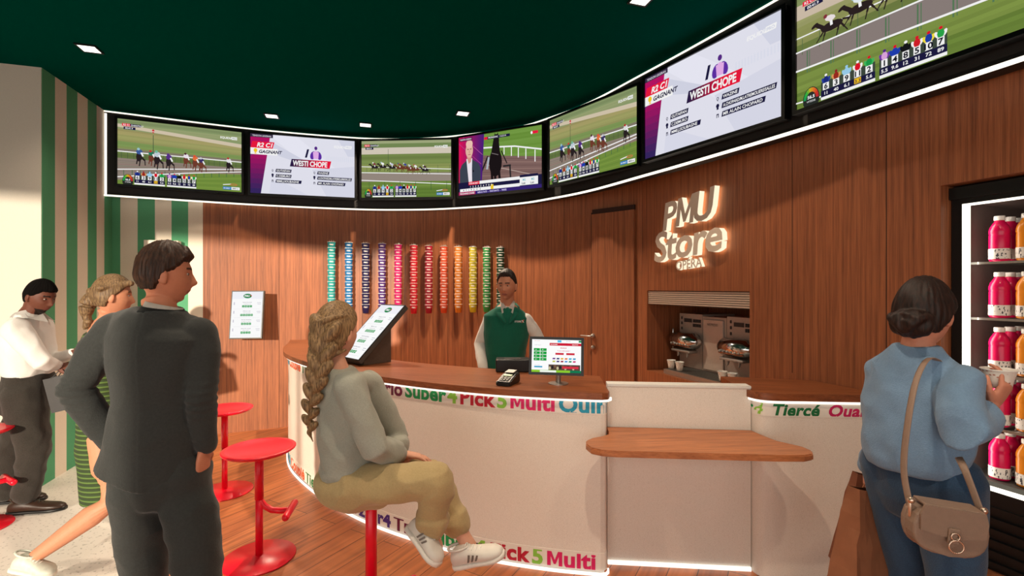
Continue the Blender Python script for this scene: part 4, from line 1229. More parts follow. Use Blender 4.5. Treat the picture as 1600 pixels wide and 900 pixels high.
# machines
tm = empty('coffee_machine', (WR(4.1, 0.3).x, 4.1, 0.83), 'wide grey twin coffee machine with chrome brew heads in the wall recess', 'coffee machine')
E0 = 0.31
def mpt(y, e, z):
    p = WR(y, e); return Vector((p.x, p.y, z))
wr3 = Vector((-wdir.x, -wdir.y, 0)); wn3 = Vector((-wnor.x, -wnor.y, 0))
U0 = 4.545
units = [(U0, U0 - 0.285, 'brew'), (U0 - 0.29, U0 - 0.555, 'centre'), (U0 - 0.56, U0 - 0.86, 'brew')]
bm = bmesh.new()
for ya, yb, k in units:
    slot(yb, ya, E0, E0 + 0.38, 0.874, 1.377 if k == 'brew' else 1.362, bm)
finish('housing', bm, M['machine'], tm)
def mframe(y, z, e=E0):
    o = mpt(y, e, z)
    return frame_m(o, wr3, Vector((0, 0, 1)), wn3)
for ya, yb, k in units:
    if k == 'centre':
        T = mframe((ya + yb) / 2, 1.0)
        bm = bmesh.new(); box(bm, (0, 0.115, 0.008), (0.235, 0.45, 0.018), T, bevel=0.006); finish('centre_panel', bm, plain('centre_panel_grey', rgb(196, 176, 162), 0.38, 0.2, 0.04, 60), tm)
        c = Canvas(1.0)
        c.text('NESPRESSO', 0.5, 0.0, 0.11, rgb(70, 60, 56), 0.0, align='C', maxw=0.62)
        c.build('lettering', mframe((ya + yb) / 2, 1.285) @ Matrix.Translation((-0.10, 0, 0.0185)) @ Matrix.Diagonal((0.2, 0.2, 1, 1)), M['print'], tm)
    else:
        L = (ya - yb) * 1.07
        T = mframe((ya + yb) / 2, 1.0)
        bm = bmesh.new(); box(bm, (-0.03, 0.315, 0.003), (0.10, 0.035, 0.008), T); finish('display', bm, M['dark'], tm)
        bm = bmesh.new()
        for r in range(2):
            for q in range(5):
                box(bm, (0.045 + q * 0.021, 0.315 - r * 0.042, 0.004), (0.014, 0.030, 0.010), T, bevel=0.003)
        for r in range(3):
            box(bm, (-0.115, 0.335 - r * 0.05, 0.004), (0.014, 0.026, 0.010), T, bevel=0.003)
        finish('buttons', bm, M['dark'], tm)
        # chrome brew head
        h = empty('brew_head', (0, 0, 0)); adopt(h, tm)
        bm = bmesh.new()
        loft(bm, [T @ Vector((-0.14, 0.13, 0.06)), T @ Vector((-0.12, 0.13, 0.06)), T @ Vector((0.12, 0.13, 0.06)), T @ Vector((0.14, 0.13, 0.06))], [(0.06, 0.05), (0.085, 0.075), (0.085, 0.075), (0.06, 0.05)], ref=Vector((0, 0, 1)), n=24)
        finish('dome', bm, M['chrome'], h, smooth=True)
        bm = bmesh.new()
        box(bm, (0, 0.10, 0.105), (0.26, 0.05, 0.055), T, bevel=0.012)
        finish('button_bar', bm, plain('bronze_bar', rgb(150, 116, 92), 0.25, 0.8, 0.05, 50), h)
        bm = bmesh.new()
        for q in range(6):
            cc = T @ Vector((-0.10 + q * 0.04, 0.10, 0.135))
            loft(bm, [cc, cc + wn3 * 0.006], [0.011, 0.011], n=12, ref=Vector((0, 0, 1)))
        finish('knobs', bm, M['steel'], h, smooth=True)
        bm = bmesh.new()
        box(bm, (0, 0.035, 0.075), (0.25, 0.025, 0.10), T, bevel=0.01)
        for q in (-0.06, 0.06):
            loft(bm, [T @ Vector((q, 0.03, 0.09)), T @ Vector((q, 0.0, 0.09)), T @ Vector((q, -0.015, 0.095))], [0.014, 0.012, 0.008], n=12, ref=Vector((1, 0, 0)))
        finish('spout', bm, M['steel'], h, smooth=False)
        bm = bmesh.new()
        x0 = -0.155 if ya > 4.5 else 0.155
        loft(bm, [T @ Vector((x0, 0.12, 0.05)), T @ Vector((x0 * 1.04, 0.02, 0.07)), T @ Vector((x0 * 1.05, 0.23, 0.07))][1:], [0.006, 0.006], n=8)
        finish('steam_wand', bm, M['chrome'], h, smooth=True)
# espresso cups on the tray
cm = bpy.data.materials.new('patterned_cup'); cm.use_nodes = True
nt = cm.node_tree; pn = nt.nodes['Principled BSDF']
tc = nt.nodes.new('ShaderNodeTexCoord'); vz = nt.nodes.new('ShaderNodeTexVoronoi'); vz.inputs['Scale'].default_value = 90
cr = nt.nodes.new('ShaderNodeValToRGB')
els = cr.color_ramp.elements; els[0].position = 0.0; els[0].color = rgb(60, 110, 104); els[1].position = 0.34; els[1].color = rgb(232, 224, 212)
e2 = els.new(0.2); e2.color = rgb(196, 120, 96)
nt.links.new(tc.outputs['Object'], vz.inputs['Vector']); nt.links.new(vz.outputs['Distance'], cr.inputs[0]); nt.links.new(cr.outputs[0], pn.inputs['Base Color'])
def small_cup(name, loc, label, s=1.0, tilt=None):
    bm = bmesh.new()
    lathe(bm, [(0.018, 0), (0.026, 0.0), (0.029, 0.03), (0.037, 0.072)], 24, close=False, mi=0)
    lathe(bm, [(0.037, 0.072), (0.0395, 0.073), (0.0395, 0.078), (0.035, 0.078), (0.033, 0.07), (0.025, 0.006)], 24, close=False, mi=1)
    for z, r in ((0.0, 0.018), (0.006, 0.025)):
        f = bm.faces.new([bm.verts.new((r * cos(2 * pi * i / 24), r * sin(2 * pi * i / 24), z)) for i in range(24)]); f.material_index = 1
    o = finish(name, bm, [cm, M['white']], smooth=True, fix=False)
    o.location = loc; o.scale = (s, s, s)
    if tilt: o.rotation_euler = tilt
    return o
for k, (px, lab) in enumerate(((1049, 'patterned cup at the far left end of the coffee tray'), (1062, 'patterned cup second from the left end of the coffee tray'), (1129, 'patterned cup on the tray, left one of the near pair'), (1144.5, 'patterned cup on the tray at its right end, by the corner counter'))):
    e = 0.095 if k in (0, 3) else 0.09
    y = (WC + e * 1.0676) / (0.373 + (px - 800) / F)
    x = (px - 800) / F * y
    o = small_cup('espresso_cup', (x, y, 0.877), lab, 1.0 if k < 2 else 0.98)
    setp(o, lab, 'cup', 'cups on the coffee tray')

# ================================================================== drinks fridge
tf = empty('drinks_fridge', (WR(2.0, 0.4).x, 2.0, FZ0), 'tall black built-in fridge with lit frame and rows of juice bottles', 'fridge')
e0 = 0.077
fy1, fy0 = FY1 - 0.004, FY0 + 0.004
gy1, gz0, gz1 = 2.349, 0.66, 2.035       # glazed opening
gy0 = FY0 + 0.05
bm = bmesh.new()
slot(fy0, fy1, e0, e0 + 0.03, gz1, FZ1 - 0.01, bm); slot(fy0, fy1, e0 + 0.012, e0 + 0.04, FZ0 + 0.30, gz0, bm)
slot(gy1, fy1, e0, e0 + 0.03, gz0, gz1, bm); slot(fy0, gy0, e0, e0 + 0.03, gz0, gz1, bm)
slot(fy0, fy1, e0 - 0.02, e0, FZ1 - 0.07, FZ1 - 0.012, bm)
finish('frame', bm, M['black'], tf)
bm = bmesh.new()
slot(fy0, fy0 + 0.015, e0 + 0.03, 0.75, FZ0, FZ1 - 0.01, bm); slot(fy1 - 0.02, fy1, e0 + 0.03, 0.75, FZ0, FZ1 - 0.01, bm)
slot(fy0, fy1, 0.75, 0.765, FZ0, FZ1 - 0.01, bm); slot(fy0 + .015, fy1 - .02, e0 + 0.03, 0.75, gz1 + 0.01, FZ1 - 0.012, bm); slot(fy0 + .015, fy1 - .02, e0 + 0.03, 0.75, FZ0, gz0 - 0.01, bm)
finish('cabinet', bm, plain('fridge_liner', rgb(120, 104, 98), 0.45, 0.1, 0.05, 60), tf)
bm = bmesh.new()
slot(fy0, fy1, e0 + 0.02, e0 + 0.03, FZ0, FZ0 + 0.30, bm)
for i in range(6):
    slot(fy0, fy1, e0 + 0.002, e0 + 0.02, FZ0 + 0.02 + i * 0.052, FZ0 + 0.045 + i * 0.052, bm)
finish('grille', bm, M['black'], tf)
bm = bmesh.new()
w = 0.024
slot(gy1 - w, gy1, e0 + 0.004, e0 + 0.02, gz0, gz1, bm); slot(gy0, gy0 + w, e0 + 0.004, e0 + 0.02, gz0, gz1, bm)
slot(gy0, gy1, e0 + 0.004, e0 + 0.02, gz0, gz0 + 0.018, bm); slot(gy0, gy1, e0 + 0.004, e0 + 0.02, gz1 - 0.010, gz1, bm)
finish('light_frame', bm, emit('fridge_led', (1.0, 0.93, 0.78, 1), 2.2), tf)
SH = [1.748, 1.476, 1.208, 0.951, 0.694]
bm = bmesh.new()
for z in SH:
    if z > 0.7:
        slot(gy0, gy1 - 0.004, e0 + 0.05, e0 + 0.058, z - 0.012, z - 0.001, bm)
        for i in range(16):
            y = gy0 + 0.01 + i * (gy1 - gy0 - 0.03) / 15
            slot(y, y + 0.004, e0 + 0.058, 0.68, z - 0.007, z - 0.002, bm)
        slot(gy0, gy1 - 0.004, 0.66, 0.67, z - 0.010, z - 0.002, bm)
finish('wire_shelves', bm, M['steel'], tf)
bm = bmesh.new(); slot(fy0 + .016, fy1 - .021, e0 + 0.05, 0.745, gz0 - 0.008, 0.692, bm); finish('bottom_shelf', bm, M['grey'], tf)
lamp = bpy.data.lights.new('fridge_lamp', 'AREA'); lamp.shape = 'RECTANGLE'; lamp.size = 0.03; lamp.size_y = 1.3; lamp.energy = 1.6; lamp.color = (1, 0.9, 0.78)
lo = bpy.data.objects.new('fridge_lamp', lamp); lo.location = mpt(gy1 - 0.03, e0 + 0.06, 1.35)
tg = mpt(gy1 - 0.35, e0 + 0.3, 1.35)
lo.rotation_euler = (tg - lo.location).to_track_quat('-Z', 'Y').to_euler(); COL.objects.link(lo); adopt(lo, tf)

# juice bottles
def mk_label(name):
    m, n, l, p = new_mat(name)
    tc = n.new('ShaderNodeTexCoord')
    mp = n.new('ShaderNodeMapping'); mp.inputs['Scale'].default_value = (140, 140, 60); l.new(tc.outputs['Object'], mp.inputs[0])
    v = n.new('ShaderNodeTexNoise'); v.inputs['Scale'].default_value = 1; v.inputs['Detail'].default_value = 1; l.new(mp.outputs[0], v.inputs['Vector'])
    c = n.new('ShaderNodeValToRGB'); c.color_ramp.interpolation = 'CONSTANT'
    c.color_ramp.elements[0].color = rgb(222, 214, 206); c.color_ramp.elements[1].position = 0.6; c.color_ramp.elements[1].color = rgb(60, 56, 60)
    l.new(v.outputs[0], c.inputs[0]); l.new(c.outputs[0], p.inputs['Base Color']); p.inputs['Roughness'].default_value = 0.5
    return m
LAB = mk_label('bottle_label')
def bottle_parts(col, nm):
    liquid = plain(nm, rgb(*col), 0.22, 0, 0.05, 20)
    bm = bmesh.new()
    lathe(bm, [(0.030, 0.0), (0.037, 0.004), (0.039, 0.02), (0.0385, 0.07), (0.0385, 0.125), (0.037, 0.131), (0.0395, 0.137), (0.039, 0.15), (0.034, 0.168), (0.025, 0.185), (0.0185, 0.195), (0.0175, 0.201)], 24)
    body = bpy.data.meshes.new('juice'); bm.to_mesh(body); bm.free(); body.materials.append(liquid)
    bm = bmesh.new(); lathe(bm, [(0.0398, 0.012), (0.0398, 0.062)], 24, close=False); lab = bpy.data.meshes.new('label'); bm.to_mesh(lab); bm.free(); lab.materials.append(LAB)
    bm = bmesh.new(); lathe(bm, [(0.019, 0.199), (0.0205, 0.200), (0.0205, 0.218), (0.019, 0.221), (0.004, 0.221)], 20); cap = bpy.data.meshes.new('cap'); bm.to_mesh(cap); bm.free(); cap.materials.append(M['white'])
    for me in (body, lab, cap):
        for p in me.polygons: p.use_smooth = True
    return body, lab, cap
BP_ = bottle_parts((206, 10, 78), 'pink_juice'); BO_ = bottle_parts((214, 128, 30), 'orange_juice')
shelfn = ['top shelf', 'second shelf', 'middle shelf', 'fourth shelf', 'bottom shelf']
# column centre from the image: pink 1556, orange 1599
for si, z in enumerate(SH):
    for ci in range(3):
        parts = BP_ if ci == 0 else BO_
        for ri in range(3):
            e = e0 + 0.115 + ri * 0.090
            y = 2.262 - ci * 0.094
            p = WR(y, e)
            kind = 'pink' if ci == 0 else 'orange'
            pos = ('front', 'second', 'third')[ri]
            lab = '%s juice bottle in the %s row of the %s%s' % (kind, pos, shelfn[si], ('' if ci == 0 else (', beside the pink one' if ci == 1 else ', at the photo edge')))
            t = empty('juice_bottle', (p.x, p.y, z), lab, 'bottle', 'juice bottles in the fridge')
            rz = random.Random(si * 10 + ci * 3 + ri).uniform(0, 6)
            t.rotation_euler = (0, 0, rz)
            for nm, me in zip(('juice', 'label', 'cap'), parts):
                o = bpy.data.objects.new(nm, me); COL.objects.link(o); o.parent = t

# ================================================================== things on the counter
def pic_bets(c, w):
    c.rect(0, 0, w, 1, rgb(250, 250, 250)); c.rect(0, 0.84, w, 1, rgb(240, 240, 246))
    c.ell(w / 2, 0.905, 0.085, 0.05, rgb(24, 130, 70), n=20); c.text('PMU', w / 2 - 0.01, 0.887, 0.038, WHT, 0.04, 0.1, align='C'); c.ell(w / 2 + 0.07, 0.915, 0.012, 0.014, rgb(214, 40, 60))
    ns = (4, 5, 4, 4)
    for i, n in enumerate(ns):
        y = 0.66 - i * 0.19
        c.text(('FINALE DU SOIR', 'PRIX DU LAC', 'PRIX DE VINCENNES', 'GRAND PRIX DU BOIS')[i], w / 2, y + 0.095, 0.018, rgb(90, 90, 110), 0.0, align='C', maxw=0.2)
        c.text(('A PARTIR DE 14H', 'QUINTE DU JOUR', 'REUNION 3 COURSE 4', 'DEPART 18H20')[i], w / 2, y + 0.06, 0.013, rgb(130, 120, 120), 0.0, align='C', maxw=0.34)
        for q in range(n):
            x = w / 2 + (q - (n - 1) / 2) * 0.052
            c.rect(x - 0.022, y - 0.005, x + 0.022, y + 0.042, rgb(44, 160, 84)); c.text(str((q * 3 + i) % 9 + 1), x, y + 0.007, 0.024, WHT, 0.02, align='C')
        c.line(0.05, y - 0.04, w - 0.05, y - 0.04, 0.003, rgb(220, 220, 224))
        c.rect(0.04, y + 0.05, 0.06, y + 0.11, rgb(200, 196, 210)); c.rect(w - 0.11, y + 0.09, w - 0.03, y + 0.10, rgb(190, 190, 200)); c.rect(w - 0.10, y + 0.06, w - 0.03, y + 0.068, rgb(190, 190, 200))
def tablet(BL, BR, TL, label, stand):
    BL, BR, TL = Vector(BL), Vector(BR), Vector(TL)
    x = (BR - BL).normalized(); w = (BR - BL).length
    y = (TL - BL); y = (y - x * y.dot(x)).normalized(); h = (TL - BL).length
    z = x.cross(y)
    T = frame_m(BL, x, y, z)
    t = empty('bet_terminal', BL.lerp(BR, 0.5), label, 'screen')
    bm = bmesh.new(); box(bm, (w / 2, h / 2, -0.02), (w, h, 0.036), T, bevel=0.004); finish('casing', bm, M['grey'], t)
    bm = bmesh.new(); box(bm, (w / 2, h / 2, 0.0), (w - 0.004, h - 0.004, 0.006), T); finish('bezel', bm, M['tvblack'], t)
    b = 0.012
    c = Canvas((w - 2 * b) / (h - 2 * b), depth=0.00003); pic_bets(c, c.w)
    c.build('display', T @ Matrix.Translation((b, b, 0.0036)) @ Matrix.Diagonal((h - 2 * b, h - 2 * b, 1, 1)), M['pic'], t)
    bm = bmesh.new()
    cc = T @ Vector((w / 2, h * 0.45, -0.035))
    if stand == 'counter':
        run = Vector((y.x, y.y, 0)).normalized(); sl = y.z / sqrt(y.x ** 2 + y.y ** 2)
        z0 = TOPZ + 0.002
        prof = [(0.055, z0), (0.29, z0), (0.29, BL.z + 0.29 * sl - 0.058), (0.055, BL.z + 0.055 * sl - 0.058)]
        A = [bm.verts.new(Vector((BL.x, BL.y, 0)) + x * 0.03 + run * r + Vector((0, 0, zz))) for r, zz in prof]
        B = [bm.verts.new(Vector((BL.x, BL.y, 0)) + x * (w - 0.02) + run * r + Vector((0, 0, zz))) for r, zz in prof]
        bm.faces.new(A); bm.faces.new(B)
        for i in range(4): bm.faces.new((A[i], A[(i + 1) % 4], B[(i + 1) % 4], B[i]))
    else:
        wp, tt = wb_px(385); nn = Vector((-tt.y, tt.x))
        q = Vector((wp.x, wp.y, cc.z)) - Vector((nn.x, nn.y, 0)) * 0.004
        loft(bm, [cc, q], [0.02, 0.02], n=12)
        q2 = q - Vector((nn.x, nn.y, 0)) * 0.012
        loft(bm, [q2, q], [0.06, 0.06], n=20, roundcap=False)
    finish('stand', bm, M['grey'] if stand == 'wall' else plain('stand_brown_grey', rgb(84, 70, 60), 0.4), t, smooth=False)
    return t
tablet((-1.404, 3.82, 1.075), (-1.142, 3.57, 1.075), (-1.118, 4.119, 1.481), 'bright betting touchscreen tilted back on the counter, beside the seated woman', 'counter')
tablet(W(357.2, 529.8, 5.16), W(409.2, 528.9, 5.21), W(363, 454.2, 5.24), 'portrait betting touchscreen mounted on the wood wall', 'wall')
# till monitor facing us
def till():
    d = 2.93
    TL, TR, BL = W(830.4, 526.3, d), W(915.4, 528.6, d - 0.02), W(826, 585, d - 0.03)
    x = (TR - TL).normalized(); w = (TR - TL).length
    y = (TL - BL); y = (y - x * y.dot(x)).normalized(); h = (TL - BL).length * 1.01
    z = x.cross(y); T = frame_m(BL, x, y, z)
    t = empty('till_monitor', W(877, 600, d), 'black till monitor with a green and red web page, on the counter corner', 'monitor')
    bm = bmesh.new(); box(bm, (w / 2, h / 2, -0.014), (w, h, 0.026), T, bevel=0.003)
    b = 0.0165
    for cx, cy, sx, sy in ((w / 2, b / 2, w, b), (w / 2, h - b / 2, w, b), (b / 2, h / 2, b, h - 2 * b), (w - b / 2, h / 2, b, h - 2 * b)):
        box(bm, (cx, cy, 0.002), (sx, sy, 0.008), T)
    finish('casing', bm, M['tvblack'], t)
    H = h - 2 * b; c = Canvas((w - 2 * b) / H, depth=0.00003); W_ = c.w
    LG = rgb(26, 158, 62)
    c.rect(0, 0, W_, 1, rgb(252, 252, 252))
    c.text('pari mutuel', 0.08, 0.95, 0.025, rgb(220, 90, 80), 0); c.rect(W_ * 0.52, 0.92, W_ * 0.6, 0.99, rgb(90, 190, 230)); c.rect(W_ * 0.95, 0.93, W_, 0.99, rgb(40, 150, 90)); c.text('MES PARIS', W_ * 0.70, 0.95, 0.02, rgb(120, 120, 140), 0)
    c.rect(W_ * 0.36, 0.82, W_, 0.90, rgb(206, 30, 56)); c.text('PROGRAMME', W_ * 0.38, 0.845, 0.025, WHT, 0.02); c.text('RESULTATS', W_ * 0.82, 0.845, 0.025, WHT, 0.02)
    c.text('les paris du jour', 0.08, 0.82, 0.022, rgb(120, 120, 150))
    for r in range(4):
        for q in range(2):
            c.rect(0.06 + q * 0.205, 0.645 - r * 0.098, 0.06 + q * 0.205 + 0.19, 0.645 - r * 0.098 + 0.083, LG); c.text('R%d' % (r * 2 + q + 1), 0.11 + q * 0.205, 0.67 - r * 0.098, 0.03, WHT, 0.01)
    c.text('MAGIQUE', W_ * 0.58, 0.735, 0.03, rgb(210, 40, 60), 0.03); c.text('il vous reste a jouer !', W_ * 0.52, 0.65, 0.032, rgb(216, 60, 90), 0.02)
    c.rect(W_ * 0.48, 0.54, W_ * 0.65, 0.60, rgb(206, 40, 60)); c.rect(W_ * 0.70, 0.54, W_ * 0.87, 0.60, rgb(206, 40, 60))
    cl = [(110, 50, 140), (50, 50, 110), (230, 170, 40), (226, 110, 50), (60, 170, 210), (40, 150, 200), (190, 190, 60), (60, 40, 110), (150, 30, 60), (60, 140, 210), (30, 140, 90), (210, 40, 110)]
    for i in range(12): c.rect(W_ * 0.42 + (i % 6) * 0.125, 0.40 - (i // 6) * 0.085, W_ * 0.42 + (i % 6) * 0.125 + 0.085, 0.445 - (i // 6) * 0.085, rgb(*cl[i]), 0.012)
    c.rect(W_ * 0.345, 0.06, W_ * 0.985, 0.24, rgb(90, 70, 60))
    for i in range(10): c.ell(W_ * 0.37 + i * 0.08, 0.13 + 0.03 * (i % 3), 0.035, 0.05, [rgb(200, 190, 150), rgb(40, 36, 40), rgb(120, 90, 70)][i % 3])
    c.rect(W_ * 0.62, 0.12, W_ * 0.95, 0.19, rgb(216, 50, 70))
    c.rect(0.08, 0.14, 0.33, 0.185, rgb(60, 160, 200)); c.text('mon compte', 0.09, 0.21, 0.022, rgb(140, 140, 160))
    c.rect(0, 0, W_ * 0.78, 0.07, rgb(140, 200, 50)); c.rect(W_ * 0.78, 0, W_, 0.07, rgb(20, 120, 80)); c.rect(W_ * 0.17, 0.0, W_ * 0.5, 0.06, rgb(240, 246, 236))
    c.build('display', T @ Matrix.Translation((b, b, 0.001)) @ Matrix.Diagonal((H, H, 1, 1)), M['pic'], t)
    bm = bmesh.new()
    cc = T @ Vector((w * 0.55, 0.02, -0.03)); ft = Vector((cc.x, cc.y + 0.02, TOPZ))
    loft(bm, [cc + Vector((0, 0, 0.05)), ft + Vector((0, 0, 0.008))], [0.016, 0.016], n=12)
    lathe(bm, [(0.01, 0), (0.062, 0.0), (0.062, 0.004), (0.02, 0.010), (0.01, 0.01)], 24, c=ft)
    finish('stand', bm, M['steel'], t, smooth=False)
till()
# card terminal
def card():
    d = 2.93
    c0 = W(794, 598, d); c0.z = TOPZ
    t = empty('card_terminal', c0, 'small black card payment terminal with a white paper slip, on the counter', 'card reader')
    T = Matrix.Translation(c0) @ Matrix.Rotation(radians(-22), 4, 'Z')
    bm = bmesh.new()
    prof = [(-0.085, 0.0), (0.085, 0.0), (0.09, 0.02), (0.085, 0.062), (0.02, 0.058), (-0.085, 0.026)]
    a = [bm.verts.new(T @ Vector((-0.045, p[0], p[1]))) for p in prof]; b = [bm.verts.new(T @ Vector((0.045, p[0], p[1]))) for p in prof]
    bm.faces.new(a); bm.faces.new(b)
    for i in range(6): bm.faces.new((a[i], a[(i + 1) % 6], b[(i + 1) % 6], b[i]))
    bmesh.ops.bevel(bm, geom=bm.edges[:], offset=0.005, segments=2, affect='EDGES')
    finish('housing', bm, M['black'], t)
    sl = math.atan2(0.032, 0.105)
    T2 = T @ Matrix.Translation((0, -0.03, 0.0445)) @ Matrix.Rotation(sl, 4, 'X')
    bm = bmesh.new()
    for r in range(3):
        for q in range(3): box(bm, (-0.02 + q * 0.02, -0.035 + r * 0.017, 0.001), (0.014, 0.011, 0.004), T2)
    finish('keypad', bm, M['grey'], t)
    bm = bmesh.new(); box(bm, (0, 0.028, 0.001), (0.055, 0.022, 0.003), T2); finish('display', bm, plain('lcd_green', rgb(120, 140, 90), 0.3), t)
    bm = bmesh.new(); box(bm, (0, 0.052, 0.066), (0.056, 0.062, 0.002), T @ Matrix.Rotation(radians(6), 4, 'X')); finish('paper_slip', bm, M['white'], t)
card()
# receipt printer / dark box behind the counter edge
bm = bmesh.new(); p = W(801, 578, 3.30)
box(bm, (p.x, 3.385, TOPZ + 0.045), (0.235, 0.13, 0.088), bevel=0.008)
tp = finish('receipt_printer', bm, M['black']); setp(tp, 'low black box at the rear counter edge in front of the barista', 'printer')
bm = bmesh.new(); box(bm, (p.x, 3.375, TOPZ + 0.0895), (0.12, 0.05, 0.004)); finish('paper_slot', bm, M['dark'], tp)

# notice on the striped wall
pn_, pm_ = on_line(C2, sd, 230.5), on_line(C2, sd, 283.5)
def notice():
    x = Vector((sd.x, sd.y, 0)); y = Vector((0, 0, 1)); z = x.cross(y)
    w = (pm_ - pn_).length; zt = CH + (450 - 376) / F * pn_.y; h = 0.46
    T = frame_m(Vector((pn_.x, pn_.y, zt - h)), x, y, z)
    t = empty('wall_box', T @ Vector((w / 2, 0, 0)), 'cream cabinet with a small green logo on the striped wall, behind the suited man', 'wall box')
    bm = bmesh.new(); box(bm, (w / 2, h / 2, 0.05), (w, h, 0.096), T, bevel=0.004); finish('housing', bm, plain('box_cream', rgb(220, 212, 196), 0.6), t)
    c = Canvas(w / h); cx = c.w * 0.5
    c.text('PMU', cx, 0.86, 0.06, rgb(30, 120, 70), 0.04, align='C'); c.ell(cx + 0.10, 0.90, 0.012, 0.012, REDC)
    c.build('lettering', T @ Matrix.Translation((0, 0, 0.0985)) @ Matrix.Diagonal((h, h, 1, 1)), M['print'], t)
notice()

# ================================================================== people
def V(*a): return Vector(a)
def bake(name, bm, mats, parent, voxel=0.007, smooth=3, disp=None, iters=None):
    """fuse overlapping solids into one continuous surface, then fold and crease it"""
    bmesh.ops.recalc_face_normals(bm, faces=bm.faces[:])
    me = bpy.data.meshes.new(name); bm.to_mesh(me); bm.free()
    tmp = bpy.data.objects.new('tmp_' + name, me); COL.objects.link(tmp)
    md = tmp.modifiers.new('r', 'REMESH'); md.mode = 'VOXEL'; md.voxel_size = voxel; md.adaptivity = 0.0
    if smooth:
        ms = tmp.modifiers.new('s', 'SMOOTH'); ms.factor = 0.6; ms.iterations = smooth
    dg = bpy.context.evaluated_depsgraph_get()
    dg.update()
    out = bpy.data.meshes.new_from_object(tmp.evaluated_get(dg))
    bpy.data.objects.remove(tmp); bpy.data.meshes.remove(me)
    out.name = name
    if disp:
        ns = [v.normal.copy() for v in out.vertices]
        for v, n_ in zip(out.vertices, ns):
            v.co += n_ * disp(v.co, n_)
        out.update()
    out.materials.clear()
    return link(name, out, mats, parent, smooth=True)
def folds(amp=0.004, fx=9.0, fz=5.0, seed=0.0, horiz=0.0):
    """soft cloth creases; horiz > 0 makes them run across the limb"""
    def f(p, n_):
        q = Vector((p.x * fx, p.y * fx, p.z * fz)) + Vector((seed, seed * 1.7, 0))
        a = noise.noise(q); b = noise.noise(q * 2.3 + Vector((3, 1, 7)))
        r = (1 - abs(a) * 2.6) * 0.7 + b * 0.5
        return amp * r
    return f
def orient(fwd, up=V(0, 0, 1)):
    f = Vector(fwd).normalized(); s = f.cross(Vector(up)).normalized(); u = s.cross(f).normalized()
    return Matrix((s, f, u)).transposed()      # columns: right, forward, up
def head_pt(a, b, female=False):
    """a: longitude (0 = face), b: latitude; returns the point of the skin in head space (metres)"""
    px, py, pz = sin(a) * cos(b), cos(a) * cos(b), sin(b)
    x, y, z = 0.076 * px, 0.097 * py, 0.120 * pz
    if pz < 0:
        k = -pz
        x *= 1 - 0.30 * k ** 1.4
        if py < 0: y *= 1 - 0.50 * k ** 1.2
        else: y = y * (1 - 0.06 * k) + 0.012 * k
    if py > 0:
        y *= 0.94
        w = min(1.0, py * 2.2)
        g = lambda cx, cz, sx, sz: exp(-((x - cx) / sx) ** 2 - ((z - cz) / sz) ** 2)
        y += w * (0.021 * g(0, -0.030, 0.013, 0.014) + 0.012 * g(0, -0.008, 0.010, 0.020) + 0.008 * g(0.012, -0.036, 0.008, 0.008) + 0.008 * g(-0.012, -0.036, 0.008, 0.008))
        y -= w * 0.011 * (g(0.030, 0.008, 0.017, 0.012) + g(-0.030, 0.008, 0.017, 0.012))
        y += w * 0.005 * (g(0.03, 0.031, 0.024, 0.009) + g(-0.03, 0.031, 0.024, 0.009))
        y += w * 0.004 * (g(0.045, -0.022, 0.018, 0.016) + g(-0.045, -0.022, 0.018, 0.016))
        y += w * (0.008 * g(0, -0.060, 0.022, 0.007) + 0.007 * g(0, -0.071, 0.019, 0.006) - 0.004 * g(0, -0.0655, 0.02, 0.003) - 0.004 * g(0, -0.084, 0.03, 0.007) + 0.010 * g(0, -0.103, 0.022, 0.014))
    return Vector((x, y, z))
def head_bm(bm, C, R, s=1.0, n=56):
    m = n * 3 // 4
    rows = []
    for j in range(1, m):
        b = -pi / 2 + pi * j / m
        rows.append([bm.verts.new(C + R @ (head_pt(2 * pi * i / n, b) * s)) for i in range(n)])
    for j in range(len(rows) - 1): bridge(bm, rows[j], rows[j + 1])
    bot = bm.verts.new(C + R @ (head_pt(0, -pi / 2) * s)); top = bm.verts.new(C + R @ (head_pt(0, pi / 2) * s))
    for i in range(n):
        bm.faces.new((rows[0][(i + 1) % n], rows[0][i], bot)); bm.faces.new((rows[-1][i], rows[-1][(i + 1) % n], top))
    for sg in (-1, 1):
        E = R @ Matrix.Rotation(sg * radians(-18), 3, 'Z')
        ball(bm, C + R @ (V(sg * 0.080, -0.012, -0.006) * s), (0.009 * s, 0.019 * s, 0.031 * s), E, 14)
        ball(bm, C + R @ (V(sg * 0.078, -0.006, -0.028) * s), (0.008 * s, 0.011 * s, 0.012 * s), E, 10)
